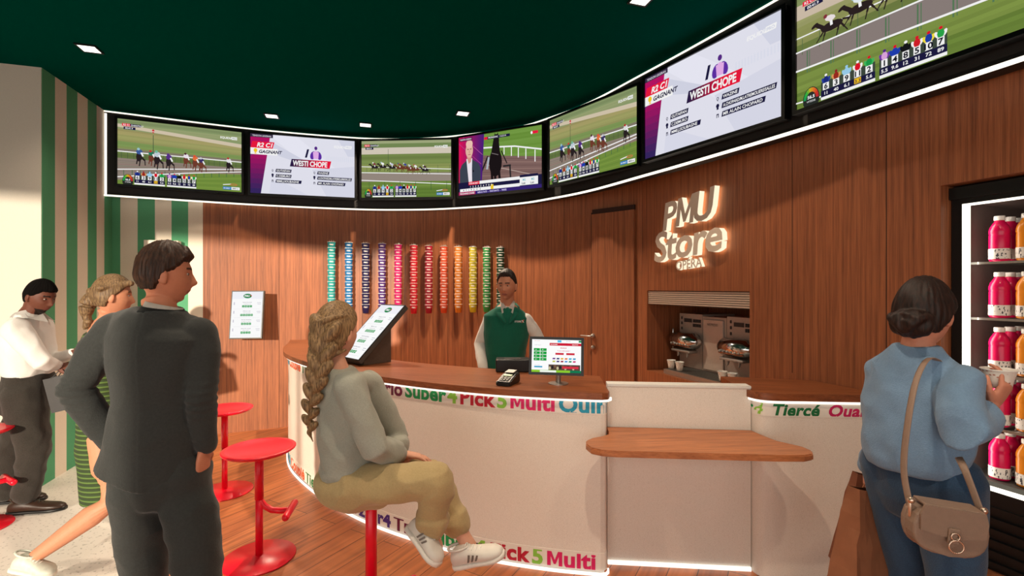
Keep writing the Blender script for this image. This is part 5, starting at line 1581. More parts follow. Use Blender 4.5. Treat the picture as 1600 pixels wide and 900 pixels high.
def hair_obj(name, parent, C, R, mat, s=1.0, t=0.014, front=0.068, temple=0.012, nape=-0.066, top=0.0, extra=None, wav=0.003, vox=0.0042, sweep=0.0):
    """cap of hair that ends in a hairline; extra(bm) adds braids, tails or buns to the same mass"""
    bm = bmesh.new(); n, m = 64, 48
    def pt(a, b):
        p = head_pt(a, b)
        c = cos(a)             # 1 front, -1 back
        if c > 0: line = temple + (front - temple) * min(1.0, max(0, (c - 0.10) / 0.62))
        else: line = temple + (nape - temple) * min(1.0, (-c) / 0.42)
        k = max(0.0, min(1.0, (p.z - line) / 0.010 + 0.5))
        d = p.normalized()
        up = max(0.0, p.z / 0.12)
        off = (-0.016) * (1 - k) + (t + top * up ** 1.5) * k
        if p.y > 0.05 and k > 0.3: off += sweep * up
        return (p + d * off) * s
    rows = []
    for j in range(1, m):
        b = -pi / 2 + pi * j / m
        rows.append([bm.verts.new(C + R @ pt(2 * pi * i / n, b)) for i in range(n)])
    for j in range(len(rows) - 1): bridge(bm, rows[j], rows[j + 1])
    bot = bm.verts.new(C + R @ pt(0, -pi / 2)); tp = bm.verts.new(C + R @ pt(0, pi / 2))
    for i in range(n):
        bm.faces.new((rows[0][(i + 1) % n], rows[0][i], bot)); bm.faces.new((rows[-1][i], rows[-1][(i + 1) % n], tp))
    if extra: extra(bm)
    Ri = R.transposed()
    def disp(p, n_):
        q = Ri @ (p - C)
        a = atan2(q.x, q.y)
        return wav * noise.noise(Vector((a * 9, q.z * 14, q.length * 30)))
    return bake(name, bm, mat, parent, vox, 2, disp)
def hand_bm(bm, w, d, nrm, thumb, curl=0.5, s=1.0, spread=0.06, thumb_in=0.3, curls=None, L=1.0):
    """w wrist, d direction of the palm, nrm direction the palm faces, thumb: direction the thumb side points"""
    d = Vector(d).normalized(); nrm = Vector(nrm); nrm = (nrm - d * nrm.dot(d)).normalized()
    t = Vector(thumb); t = (t - d * t.dot(d) - nrm * t.dot(nrm)).normalized()
    pl = 0.088 * s
    loft(bm, [w - d * 0.02 * s, w + d * 0.012 * s, w + d * 0.045 * s, w + d * pl], [(0.026 * s, 0.019 * s), (0.031 * s, 0.018 * s), (0.040 * s, 0.0165 * s), (0.040 * s, 0.013 * s)], ref=nrm, n=16)
    ball(bm, w + d * 0.03 * s + t * 0.022 * s + nrm * 0.008 * s, (0.019 * s, 0.019 * s, 0.019 * s))
    lens = [(0.046, 0.027, 0.021), (0.050, 0.031, 0.022), (0.046, 0.029, 0.022), (0.036, 0.022, 0.019)]
    offs = [0.030, 0.0105, -0.0095, -0.0285]
    for i in range(4):
        c = curls[i] if curls else curl * (1 + 0.08 * i)
        p = w + d * (pl - 0.010 * s - (0.007 * s if i == 3 else 0)) + t * offs[i] * s
        dirr = (d + t * (1.5 - i) * spread).normalized()
        pts = [p - dirr * 0.012 * s, p]; rads = [0.0088 * s, 0.0092 * s]
        ang = 0
        for k in range(3):
            ang += c * (0.75, 1.05, 0.7)[k]
            v = dirr * cos(ang) + nrm * sin(ang)
            p = p + v * lens[i][k] * s * L
            pts.append(p); rads.append((0.0083, 0.0076, 0.0062)[k] * s * (0.88 if i == 3 else 1))
        loft(bm, pts, rads, ref=t, n=10)
    p = w + d * 0.022 * s + t * 0.026 * s
    v1 = (t * 0.75 + d * 0.65 + nrm * thumb_in * 0.6).normalized(); v2 = (t * (0.35 - thumb_in * 0.4) + d * 0.8 + nrm * thumb_in).normalized(); v3 = (t * (0.15 - thumb_in * 0.6) + d * 0.85 + nrm * thumb_in * 1.4).normalized()
    p1 = p + v1 * 0.036 * s; p2 = p1 + v2 * 0.031 * s; p3 = p2 + v3 * 0.024 * s
    loft(bm, [p, p1, p2, p3], [0.0125 * s, 0.0115 * s, 0.0098 * s, 0.0078 * s], ref=nrm, n=10)
def colour_skin(o, base, C=None, R=None, lips=None, brow=None, s=1.0, beard=None):
    me = o.data
    ca = me.color_attributes.new('Col', 'FLOAT_COLOR', 'POINT')
    Ri = R.transposed() if R else None
    for i, v in enumerate(me.vertices):
        c = base
        if Ri is not None:
            q = (Ri @ (v.co - C)) / s
            if q.y > 0.03 and abs(q.x) < 0.07 and abs(q.z) < 0.13:
                if lips and ((q.x / 0.024) ** 2 + ((q.z + 0.0655) / 0.0095) ** 2) < 1: c = lips
                if brow and 0.012 < abs(q.x) < 0.048 and abs(q.z - 0.031 + 0.12 * abs(abs(q.x) - 0.03)) < 0.0048: c = brow
                if beard and q.z < -0.075 and not (abs(q.x) < 0.02 and q.z > -0.08): c = beard
        ca.data[i].color = c
    return o
def eyes(parent, C, R, s=1.0, iris=(70, 50, 36)):
    mw = plain('eye_white', rgb(176, 166, 158), 0.3, 0, 0.02); mi = plain('iris', rgb(*iris), 0.3, 0, 0.02)
    for sg in (-1, 1):
        bm = bmesh.new()
        c = V(sg * 0.0305, 0.0665, 0.007) * s
        ball(bm, C + R @ c, (0.0125 * s, 0.0115 * s, 0.0062 * s), R, 14, 0)
        ball(bm, C + R @ (c + V(0, 0.0105, 0) * s), (0.0058 * s, 0.0028 * s, 0.0052 * s), R, 12, 1)
        finish('eye', bm, [mw, mi], parent, smooth=True)
def shoe(parent, heel, toe, up, mat, sole, s=1.0, w=1.0, name='shoe', stripes=None, high=0.075, laces=None):
    """heel and toe: ground points; up: direction away from the sole"""
    heel = Vector(heel); toe = Vector(toe); d = (toe - heel); L = d.length; d.normalize()
    up = Vector(up); up = (up - d * up.dot(d)).normalized(); sd_ = d.cross(up)
    T = frame_m(heel, sd_, d, up)
    st = [(0.0, 0.020, 0.045, 0.7), (0.04, 0.031, 0.062, 1.0), (0.16, 0.036, high, 1), (0.30, 0.037, high * 0.98, 1), (0.42, 0.037, high * 0.84, 1), (0.55, 0.041, high * 0.68, 1), (0.70, 0.046, high * 0.55, 1), (0.84, 0.043, high * 0.47, 1), (0.94, 0.030, high * 0.36, 1), (0.995, 0.013, high * 0.24, 1)]
    def body(z0, grow, zc=None):
        bm = bmesh.new(); rings = []
        for u, hw, h, q in st:
            hw = hw * w * s + grow; h = h * s
            if zc: h = zc
            rg = []
            for i in range(18):
                a = 2 * pi * i / 18
                cx = cos(a); cz = sin(a)
                x = hw * (abs(cx) ** 0.8) * (1 if cx > 0 else -1)
                z = (h * 0.5 + h * 0.5 * (abs(cz) ** (0.75 if cz > 0 else 0.35)) * (1 if cz > 0 else -1))
                if cz > 0 and not zc: x *= 1 - 0.38 * cz ** 2
                rg.append(bm.verts.new(T @ Vector((x, u * L + (grow if u > 0.5 else -grow), z + z0))))
            rings.append(rg)
        for i in range(len(rings) - 1): bridge(bm, rings[i], rings[i + 1])
        bm.faces.new(rings[0]); bm.faces.new(rings[-1])
        return bm
    o = finish(name, body(0.016, 0), mat, parent, smooth=True)
    finish('sole', body(0.0, 0.004, 0.024 * s), sole, o, smooth=True)
    # collar
    bm = bmesh.new()
    c = T @ Vector((0, L * 0.20, 0.016 + high * s)); 
    for i in range(20):
        pass
    rr = [(0.030 * w * s, 0.040 * s)]
    pts = []
    for i in range(21):
        a = 2 * pi * i / 20
        pts.append(T @ Vector((0.027 * w * s * cos(a), L * 0.20 + 0.047 * s * sin(a), 0.014 + high * s * (0.97 + 0.05 * -sin(a)))))
    for i in range(20): loft(bm, [pts[i], pts[i + 1]], [0.006 * s, 0.006 * s], n=6)
    finish('collar', bm, mat, o, smooth=True)
    if laces is not None:
        bm = bmesh.new()
        for k in range(5):
            u = 0.34 + k * 0.065; h = high * (0.97 - k * 0.085) * s + 0.014
            loft(bm, [T @ Vector((-0.018 * s, u * L, h - 0.004)), T @ Vector((0, u * L + 0.004, h + 0.003)), T @ Vector((0.018 * s, u * L, h - 0.004))], [0.003, 0.0035, 0.003], n=6)
        finish('laces', bm, laces, o, smooth=True)
    if stripes is not None:
        bm = bmesh.new()
        for sgn in (-1, 1):
            bm = bmesh.new()
            for k in range(3):
                u = 0.40 + k * 0.075
                P = []
                for (uu, zz, xx) in ((u - 0.05, 0.026, 0.0405), (u - 0.012, 0.026, 0.0405), (u + 0.045, high * 0.70 - k * 0.005, 0.0365), (u + 0.008, high * 0.74 - k * 0.005, 0.0365)):
                    P.append(T @ Vector((sgn * (xx + 0.0045) * w * s, uu * L, zz * s + 0.010)))
                quad(bm, P)
            r = bmesh.ops.extrude_face_region(bm, geom=bm.faces[:])
            finish('side_stripes', bm, stripes, o)
    return o
def sleeve(bm, pts, rads, ref=V(0, 1, 0.1), n=18):
    ball(bm, pts[1], rads[1] * 1.01, None, 18)
    loft(bm, [pts[0], pts[0].lerp(pts[1], 0.8) + V(0, 0, -0.004)], [rads[0] * 0.8, rads[1] * 0.9], ref=ref, n=n)
    loft(bm, pts[1:], rads[1:], ref=ref, n=n)
def human(pos, label, grp=None):
    return empty('person', pos, label, 'person', grp)
SKIN = skinmat('skin')
def limb(bm, pts, rads, n=18, ref=V(0, 1, 0.1)):
    return loft(bm, pts, rads, ref=ref, n=n)

# ---------------------------------------------------------------- suited man, seen from behind
def suited_man():
    d = 1.97
    t = human((-1.40, 1.97, 0), 'man in a dark grey suit seen from behind with one hand in his pocket')
    C = W(259, 430, 2.0); R = orient(V(0.80, 0.60, -0.04))
    nb = W(253, 487, 1.97)
    shl, shr = W(176, 512, 1.98), W(314, 519, 2.0)
    chest = W(249, 540, 1.98); waist = W(246, 630, 1.98); hip = W(247, 725, 1.98)
    ell_, wrl = W(116, 607, 1.93), W(176, 690, 2.02)
    elr, wrr = W(314, 620, 1.96), W(322, 698, 1.99)
    hl, hr_ = W(220, 745, 1.98), W(290, 745, 2.0)
    kl, kr = W(226, 905, 2.0), W(312, 905, 1.93)
    al = Vector((kl.x - 0.01, kl.y - 0.02, 0.09)); ar = Vector((kr.x + 0.02, kr.y - 0.03, 0.09))
    bm = bmesh.new()
    head_bm(bm, C, R)
    loft(bm, [C + V(-0.02, -0.01, -0.05), C + V(-0.025, -0.01, -0.10), nb + V(0, 0, -0.02), nb + V(0, 0, -0.07)], [0.062, 0.058, 0.062, 0.085], n=18)
    loft(bm, [nb + V(0, 0.01, -0.08), chest, waist, hip], [(0.09, 0.05), (0.14, 0.08), (0.12, 0.08), (0.13, 0.09)], ref=V(0, 1, 0))
    limb(bm, [shl, ell_, wrl], [0.042, 0.034, 0.024]); limb(bm, [shr, elr, wrr], [0.042, 0.034, 0.024])
    limb(bm, [hl, kl, al], [0.07, 0.05, 0.035]); limb(bm, [hr_, kr, ar], [0.07, 0.05, 0.035])
    hand_bm(bm, wrl, V(0.75, 0.35, -0.3), V(0, 1, 0), V(0.1, 0.2, 1), 0.3)
    hand_bm(bm, wrr + V(0.0, -0.012, -0.004), V(-0.10, 0.05, -1), V(-1, 0.1, 0), V(0.15, 1, 0), 0.25, 0.98)
    o = bake('body', bm, SKIN, t, 0.0045, 2); colour_skin(o, rgb(186, 120, 92), C, R, rgb(150, 84, 72), rgb(60, 38, 26))
    eyes(t, C, R)
    hm = hairmat('brown_hair', rgb(30, 17, 11), rgb(68, 42, 28))
    hair_obj('hair', t, C, R, hm, 1.0, 0.013, 0.060, 0.008, -0.058, 0.014, wav=0.006, sweep=0.012)
    suit = fabric('suit_wool', rgb(48, 50, 49), 0.14, 120, 0.85, 0.4)
    # shirt collar
    bm = bmesh.new()
    loft(bm, [nb + V(0, 0, -0.03), nb + V(0.004, 0.002, 0.012), nb + V(0.008, 0.004, 0.030)], [(0.080, 0.078), (0.070, 0.068), (0.067, 0.066)], ref=V(0, 1, 0), n=28, roundcap=False, caps=False)
    bmesh.ops.solidify(bm, geom=bm.faces[:], thickness=0.004)
    finish('shirt_collar', bm, fabric('white_cotton', rgb(212, 208, 200), 0.04, 120, 0.85, 0.2), t, smooth=True)
    # jacket
    bm = bmesh.new()
    loft(bm, [nb + V(0, 0.0, 0.002), nb + V(0, 0, -0.028), W(249, 504, 1.98), W(248, 528, 1.98), W(247, 575, 1.98), W(246, 628, 1.98), W(243, 675, 1.98), W(238, 715, 1.985), W(232, 742, 1.99)],
         [(0.082, 0.078), (0.124, 0.092), (0.172, 0.112), (0.197, 0.126), (0.186, 0.130), (0.163, 0.118), (0.176, 0.124), (0.194, 0.132), (0.206, 0.138)], ref=V(0, 1, 0), n=36, roundcap=False)
    for s_, pts in ((1, (shl, ell_, wrl)), (2, (shr, elr, wrr + V(0, 0, 0.012)))):
        a, b, c = pts
        pts2 = [a + (V(0.055, 0, 0.022) if s_ == 1 else V(-0.055, 0, 0.022)), a + V(0.008 if s_ == 1 else -0.008, 0, -0.006), a.lerp(b, 0.35), a.lerp(b, 0.75), b, b.lerp(c, 0.3), b.lerp(c, 0.7), c]
        sleeve(bm, pts2, [0.060, 0.064, 0.067, 0.061, 0.058, 0.056, 0.049, 0.044], ref=V(0.3, 1, 0.2), n=20)
    sm = folds(0.0095, 6, 4.0, 1.3)
    def jd(p, n_):
        f = sm(p, n_)
        if p.z < CH - (700 - 450) / F * 1.98 + 0.04: f *= 0.6
        # centre back seam and the vent
        if n_.y < -0.3:
            f -= 0.0035 * exp(-((p.x - hip.x - 0.004) / 0.005) ** 2)
        for e in (ell_, elr):
            q = (p - e).length
            f += 0.005 * exp(-(q / 0.07) ** 2) * sin(p.z * 190)
        return f
    bake('jacket', bm, suit, t, 0.0062, 7, jd)
    # vent flap
    bm = bmesh.new()
    loft(bm, [nb + V(0.0, 0.0, -0.018), nb + V(0.004, 0.0, 0.004), nb + V(0.006, 0.0, 0.018)], [(0.092, 0.086), (0.079, 0.075), (0.074, 0.070)], ref=V(0, 1, 0), n=28, roundcap=False, caps=False)
    bmesh.ops.solidify(bm, geom=bm.faces[:], thickness=0.006)
    finish('jacket_collar', bm, suit, t, smooth=True)
    bm = bmesh.new()
    for k in range(3):
        q = wrr + V(-0.034, -0.036, 0.03 + k * 0.022)
        ball(bm, q, 0.0065, None, 10)
    finish('cuff_buttons', bm, M['dark'], t, smooth=True)
    # trousers
    bm = bmesh.new()
    loft(bm, [W(247, 690, 1.98), W(247, 725, 1.98), W(250, 760, 1.98)], [(0.150, 0.104), (0.160, 0.110), (0.158, 0.112)], ref=V(0, 1, 0), n=30)
    for h_, k_, a_ in ((hl, kl, al), (hr_, kr, ar)):
        loft(bm, [h_ + V(0, 0, 0.04), h_ + V(0, 0, -0.06), h_.lerp(k_, 0.55), k_, k_.lerp(a_, 0.4), a_ + V(0, 0, 0.02), a_ + V(0, 0, -0.045)], [(0.100, 0.105), (0.102, 0.108), (0.093, 0.095), (0.081, 0.083), (0.072, 0.076), (0.066, 0.072), (0.066, 0.074)], ref=V(0, 1, 0), n=24)
    tf_ = folds(0.011, 6, 8, 4.2)
    bake('trousers', bm, suit, t, 0.0075, 3, tf_)
    lea = plain('black_leather', rgb(22, 18, 16), 0.35)
    for a_ in (al, ar):
        shoe(t, (a_.x - 0.005, a_.y - 0.07, 0.0), (a_.x + 0.03, a_.y + 0.22, 0.0), (0, 0, 1), lea, lea, 1.0)
    return t
suited_man()

# ---------------------------------------------------------------- seated woman with a braid
def seated_woman():
    t = human((-0.62, 2.1, 0), 'seated woman with a long braid in a grey sweatshirt and khaki trousers')
    C = W(526, 519, 2.10); R = orient(V(0.42, 0.90, -0.05))
    nb = W(527, 580, 2.10)
    F3 = V(0.90, 0.43, 0).normalized(); S3 = V(F3.y, -F3.x, 0)      # S3: her right, towards us
    base = V(nb.x, nb.y, 0)
    shr = W(546, 606, 1.99); shl = W(578, 602, 2.32)
    elr = W(586, 702, 1.95); wrr = W(628, 709, 2.16)
    ell_ = W(622, 690, 2.36); wrl = W(618, 703, 2.22)
    hipc = W(550, 748, 2.10)
    hpr, hpl = hipc + S3 * 0.085 + V(0, 0, 0.0), hipc - S3 * 0.085
    knr, knl = W(684, 752, 1.97), W(676, 745, 2.24)
    anr, anl = W(672, 836, 2.02), W(726, 842, 2.20)
    bm = bmesh.new()
    head_bm(bm, C, R)
    loft(bm, [C + V(-0.01, -0.01, -0.05), C + V(-0.016, -0.015, -0.10), nb + V(0, 0, 0.0), nb + V(0, 0, -0.06)], [0.054, 0.049, 0.052, 0.075], n=18)
    loft(bm, [nb + V(0.01, 0, -0.08), W(540, 620, 2.12), W(545, 700, 2.12), hipc], [(0.08, 0.05), (0.12, 0.07), (0.10, 0.07), (0.11, 0.07)], ref=F3)
    limb(bm, [shr, elr, wrr], [0.036, 0.030, 0.022]); limb(bm, [shl, ell_, wrl], [0.036, 0.030, 0.022])
    limb(bm, [hpr, knr, anr], [0.07, 0.045, 0.033]); limb(bm, [hpl, knl, anl], [0.07, 0.045, 0.033])
    for a_, e_ in ((anr, V(0.02, 0, -0.05)), (anl, V(0.03, 0, -0.05))): limb(bm, [a_, a_ + e_], [0.034, 0.036])
    hand_bm(bm, wrr, V(0.86, 0.28, -0.22), V(0.0, -0.1, -1), V(-0.3, 1, 0), 0.24, 0.92, 0.10, 0.15)
    hand_bm(bm, wrl, V(0.75, -0.25, -0.55), V(0, 0.1, -1), V(0.3, -1, 0), 0.30, 0.9, 0.08, 0.15)
    o = bake('body', bm, SKIN, t, 0.0042, 2); colour_skin(o, rgb(206, 150, 124), C, R, rgb(180, 100, 90), rgb(110, 84, 58))
    eyes(t, C, R, 1, (80, 100, 110))
    hm = hairmat('dark_blonde_hair', rgb(88, 66, 44), rgb(160, 128, 88))
    # braid down the back
    bp = spline([W(510, 510, 2.02), W(503, 560, 2.00), W(494, 600, 2.0), W(486, 640, 2.03), W(486, 672, 2.06)], 8)
    def extra(bm):
        for k in range(12):           # french braid over the back of the head
            pass
        n = 14
        for k in range(n):
            u = k / (n - 1) * (len(bp) - 1) * 0.93; i = int(u); f = u - i
            p = bp[i].lerp(bp[min(i + 1, len(bp) - 1)], f)
            tg = (bp[min(i + 1, len(bp) - 1)] - bp[max(i - 1, 0)]).normalized()
            r = (0.050 - 0.028 * k / n)
            side = V(1, -0.15, 0).normalized() * (1 if k % 2 else -1)
            ax = (tg * 0.8 - side * 0.62).normalized()
            Rm = ax.to_track_quat('Z', 'Y').to_matrix()
            ball(bm, p + side * r * 0.55 + V(0, -0.006, 0), (r * 0.72, r * 0.66, r * 1.32), Rm, 14)
        loft(bm, [W(486, 660, 2.05), W(483, 676, 2.06), W(489, 690, 2.06)][0:3], [0.014, 0.012, 0.004], n=10)
        # raised strands on the back of the head feeding the braid
        for k in range(6):
            for sg in (-1, 1):
                st_ = C + R @ V(sg * (0.075 - 0.004 * k), -0.020 + 0.004 * k, 0.075 - 0.030 * k)
                md = C + R @ V(sg * 0.050, -0.092, 0.060 - 0.032 * k)
                en = C + R @ V(-sg * 0.008, -0.116, 0.028 - 0.034 * k)
                loft(bm, spline([st_, md, en], 4), [0.006, 0.008, 0.010, 0.011, 0.012, 0.013, 0.013, 0.012, 0.010], n=10)
    hair_obj('hair', t, C, R, hm, 1.0, 0.016, 0.062, 0.004, -0.078, 0.004, extra, wav=0.0015)
    bm = bmesh.new(); loft(bm, [W(486.5, 662, 2.055), W(485.5, 667, 2.058)], [0.0155, 0.0155], n=14); finish('hair_tie', bm, M['dark'], t, smooth=True)
    sw = fabric('grey_jersey', rgb(150, 150, 138), 0.08, 160, 0.95, 0.35)
    bm = bmesh.new()
    loft(bm, [nb + V(0, 0, 0.012), nb + V(0, 0, -0.02), W(536, 604, 2.12), W(538, 635, 2.12), W(541, 680, 2.12), W(545, 725, 2.12), W(548, 752, 2.12)],
         [(0.062, 0.060), (0.098, 0.074), (0.150, 0.096), (0.162, 0.110), (0.158, 0.118), (0.160, 0.124), (0.145, 0.114)], ref=F3, n=34, roundcap=False)
    for a, b, c in ((shr, elr, wrr), (shl, ell_, wrl)):
        cc = b.lerp(c, 0.86)
        sleeve(bm, [a.lerp(nb, 0.35), a, a.lerp(b, 0.3), a.lerp(b, 0.7), b, b.lerp(cc, 0.35), b.lerp(cc, 0.75), cc, b.lerp(c, 0.97)], [0.052, 0.068, 0.066, 0.058, 0.055, 0.052, 0.050, 0.036, 0.034], ref=V(0, 1, 0.2), n=20)
    fz = folds(0.011, 8, 6, 2.2)
    hemz = W(548, 740, 2.12).z
    def sd_fn(p, n_):
        f = fz(p, n_)
        if p.z < hemz: f = 0.001 * sin(atan2(p.x - base.x, p.y - base.y) * 150)
        f += 0.006 * exp(-((p.z - hemz - 0.03) / 0.02) ** 2)
        return f
    bake('sweatshirt', bm, sw, t, 0.006, 7, sd_fn)
    kh = fabric('khaki_cotton', rgb(168, 146, 104), 0.08, 140, 0.9, 0.3)
    bm = bmesh.new()
    ball(bm, hipc + V(-0.01, 0, -0.01), (0.160, 0.145, 0.095), orient(F3), 24)
    ball(bm, hipc + S3 * 0.05 + F3 * 0.04 + V(0, 0, -0.03), (0.12, 0.16, 0.085), orient(F3), 20)
    cuffs = []
    for h_, k_, a_, q in ((hpr, knr, anr, 0), (hpl, knl, anl, 1)):
        e_ = k_.lerp(a_, 0.72)
        loft(bm, [h_, h_.lerp(k_, 0.3), h_.lerp(k_, 0.65), k_ + V(-0.02, 0, 0.004)], [0.088, 0.084, 0.075, 0.068], ref=V(0, 0, 1), n=24)
        loft(bm, [k_ + V(-0.012, 0, 0.012), k_.lerp(a_, 0.18), k_.lerp(a_, 0.5), e_], [0.070, 0.070, 0.060, 0.054], ref=F3, n=22)
        dd = (a_ - k_).normalized()
        loft(bm, [e_ - dd * 0.024, e_ + dd * 0.020], [0.065, 0.063], ref=F3, n=22)
    fk = folds(0.011, 7, 9, 8.8)
    bake('trousers', bm, kh, t, 0.0065, 3, fk)
    ws = plain('white_leather', rgb(206, 200, 190), 0.5, 0, 0.03); so = plain('sneaker_sole', rgb(216, 210, 200), 0.6, 0, 0.03); gs = plain('grey_stripe', rgb(140, 130, 122), 0.6)
    shoe(t, W(637, 826, 2.03), W(683, 886, 1.93), (0.80, -0.22, 0.55), ws, so, 1.0, 1.0, 'sneaker', gs, 0.08, M['white'])
    shoe(t, W(712, 886, 2.18), W(789, 868, 2.13), (0.10, -0.18, 1), ws, so, 1.0, 1.0, 'sneaker', gs, 0.08, M['white'])
    return t
seated_woman()

# ---------------------------------------------------------------- barista
def barista():
    d = 4.1
    t = human(W(790, 900, d) * 1.0, 'barista in a green vest and white shirt standing behind the counter')
    t.location = (W(790, 450, d).x, d, 0)
    C = W(792, 447, 4.08); R = orient(V(-0.28, -0.95, -0.06))
    nb = W(793, 475, 4.12)
    F3 = V(-0.08, -1, 0).normalized()
    shr, shl = W(764, 500, 4.14), W(822, 499, 4.10)
    elr, wrr = W(750, 537, 4.20), W(755, 578, 4.05)
    ell_, wrl = W(844, 532, 4.14), W(848, 578, 3.95)
    hip = V(nb.x, 4.14, 0.93)
    bm = bmesh.new()
    head_bm(bm, C, R)
    loft(bm, [C + V(0, 0.02, -0.05), C + V(0, 0.025, -0.10), nb + V(0, 0, -0.01), nb + V(0, 0, -0.07)], [0.060, 0.057, 0.060, 0.08], n=18)
    loft(bm, [nb + V(0, 0, -0.07), W(792, 510, 4.13), W(790, 550, 4.13), hip], [(0.12, 0.09), (0.15, 0.10), (0.12, 0.09), (0.13, 0.10)], ref=F3)
    limb(bm, [shr, elr, wrr], [0.042, 0.034, 0.024]); limb(bm, [shl, ell_, wrl], [0.042, 0.034, 0.024])
    hand_bm(bm, wrr, V(0.1, -0.5, -0.9), V(0.2, 0.3, -0.5), V(1, 0, 0), 0.35, 0.95)
    hand_bm(bm, wrl, V(-0.1, -0.5, -0.9), V(-0.2, 0.3, -0.5), V(-1, 0, 0), 0.35, 0.95)
    for sg in (-1, 1): limb(bm, [hip + V(sg * 0.09, 0, -0.04), V(hip.x + sg * 0.1, 4.14, 0.48), V(hip.x + sg * 0.1, 4.17, 0.09)], [0.07, 0.05, 0.035])
    o = bake('body', bm, SKIN, t, 0.0045, 2); colour_skin(o, rgb(170, 112, 86), C, R, rgb(140, 82, 72), rgb(40, 26, 20))
    eyes(t, C, R)
    hair_obj('hair', t, C, R, hairmat('dark_hair', rgb(18, 12, 10), rgb(46, 32, 26)), 1.0, 0.010, 0.082, 0.016, -0.05, 0.020, wav=0.005, sweep=0.012)
    wh = fabric('shirt_cotton', rgb(206, 202, 196), 0.04, 120, 0.85, 0.2)
    bm = bmesh.new()
    loft(bm, [nb + V(0, 0, -0.02), W(792, 492, 4.12), W(791, 520, 4.13), W(790, 560, 4.13), hip], [(0.09, 0.07), (0.155, 0.10), (0.160, 0.11), (0.145, 0.105), (0.15, 0.11)], ref=F3, n=30, roundcap=False)
    for a, b, c in ((shr, elr, wrr), (shl, ell_, wrl)):
        sleeve(bm, [a.lerp(nb, 0.3), a, a.lerp(b, 0.35), a.lerp(b, 0.8), b, b.lerp(c, 0.4), b.lerp(c, 0.85), c], [0.030, 0.052, 0.056, 0.053, 0.052, 0.050, 0.044, 0.036], n=18)
    bake('shirt', bm, wh, t, 0.007, 3, folds(0.005, 10, 8, 5.1))
    # collar points
    bm = bmesh.new()
    for sg in (-1, 1):
        a = nb + V(sg * 0.006, -0.088, -0.050); b_ = nb + V(sg * 0.058, -0.076, -0.018); c_ = nb + V(sg * 0.064, -0.02, 0.024); e_ = nb + V(sg * 0.022, -0.074, -0.010)
        f_ = nb + V(sg * 0.046, -0.102, -0.078)
        quad(bm, [a, f_, b_, e_]); quad(bm, [e_, b_, c_, nb + V(sg * 0.05, -0.035, 0.03)])
    r = bmesh.ops.solidify(bm, geom=bm.faces[:], thickness=0.005)
    finish('shirt_collar', bm, wh, t)
    gr = fabric('green_vest', rgb(12, 84, 66), 0.08, 100, 0.85, 0.3)
    bm = bmesh.new()
    loft(bm, [nb + V(0, 0.02, -0.035), nb + V(0, 0.0, -0.06), W(792, 494, 4.12), W(791, 520, 4.13), W(790, 560, 4.13), hip + V(0, 0, -0.03)], [(0.085, 0.060), (0.140, 0.088), (0.202, 0.112), (0.196, 0.130), (0.168, 0.126), (0.180, 0.132)], ref=F3, n=34, roundcap=False)
    def vf(p, n_):
        f = folds(0.005, 8, 5, 9.0)(p, n_)
        f -= 0.003 * exp(-((p.x - nb.x + 0.01) / 0.006) ** 2)
        return f
    bake('vest', bm, gr, t, 0.0065, 5, vf)
    bm = bmesh.new()
    for sg in (-1, 1):
        loft(bm, [nb + V(sg * 0.06, 0.03, 0.0), nb + V(sg * 0.085, -0.03, -0.03), nb + V(sg * 0.065, -0.105, -0.085), nb + V(sg * 0.02, -0.130, -0.15)], [(0.020, 0.006), (0.022, 0.006), (0.024, 0.006), (0.010, 0.005)], ref=V(0, -1, 0.4), n=10)
    finish('vest_collar', bm, gr, t, smooth=True)
    c = Canvas(3.0)
    c.text('STORE', 0.0, 0.25, 0.42, rgb(190, 190, 190), 0.03, 0.1, maxw=1.9); c.line(1.95, 0.1, 2.5, 0.9, 0.14, rgb(214, 70, 60)); c.line(1.95, 0.8, 2.5, 0.15, 0.14, rgb(230, 225, 220))
    pz = W(804, 505, 4.0).z
    T = frame_m(V(W(804, 505, 3.985).x, 3.985, pz), V(0.97, 0.22, 0).normalized(), V(0, 0, 1), V(0.22, -0.97, 0).normalized())
    c.build('vest_logo', T @ Matrix.Diagonal((0.032, 0.032, 1, 1)), M['print'], t)
    dk = fabric('dark_trousers', rgb(30, 30, 34), 0.1)
    bm = bmesh.new()
    loft(bm, [hip + V(0, 0, 0.02), hip + V(0, 0, -0.08)], [(0.15, 0.11), (0.16, 0.12)], ref=F3, n=26)
    for sg in (-1, 1): loft(bm, [hip + V(sg * 0.09, 0, -0.04), V(hip.x + sg * 0.1, 4.14, 0.48), V(hip.x + sg * 0.1, 4.17, 0.05)], [0.095, 0.07, 0.06], n=18)
    bake('trousers', bm, dk, t, 0.009, 2)
    for sg in (-1, 1): shoe(t, (hip.x + sg * 0.1, 4.24, 0), (hip.x + sg * 0.12, 3.95, 0), (0, 0, 1), M['black'], M['black'])
barista()

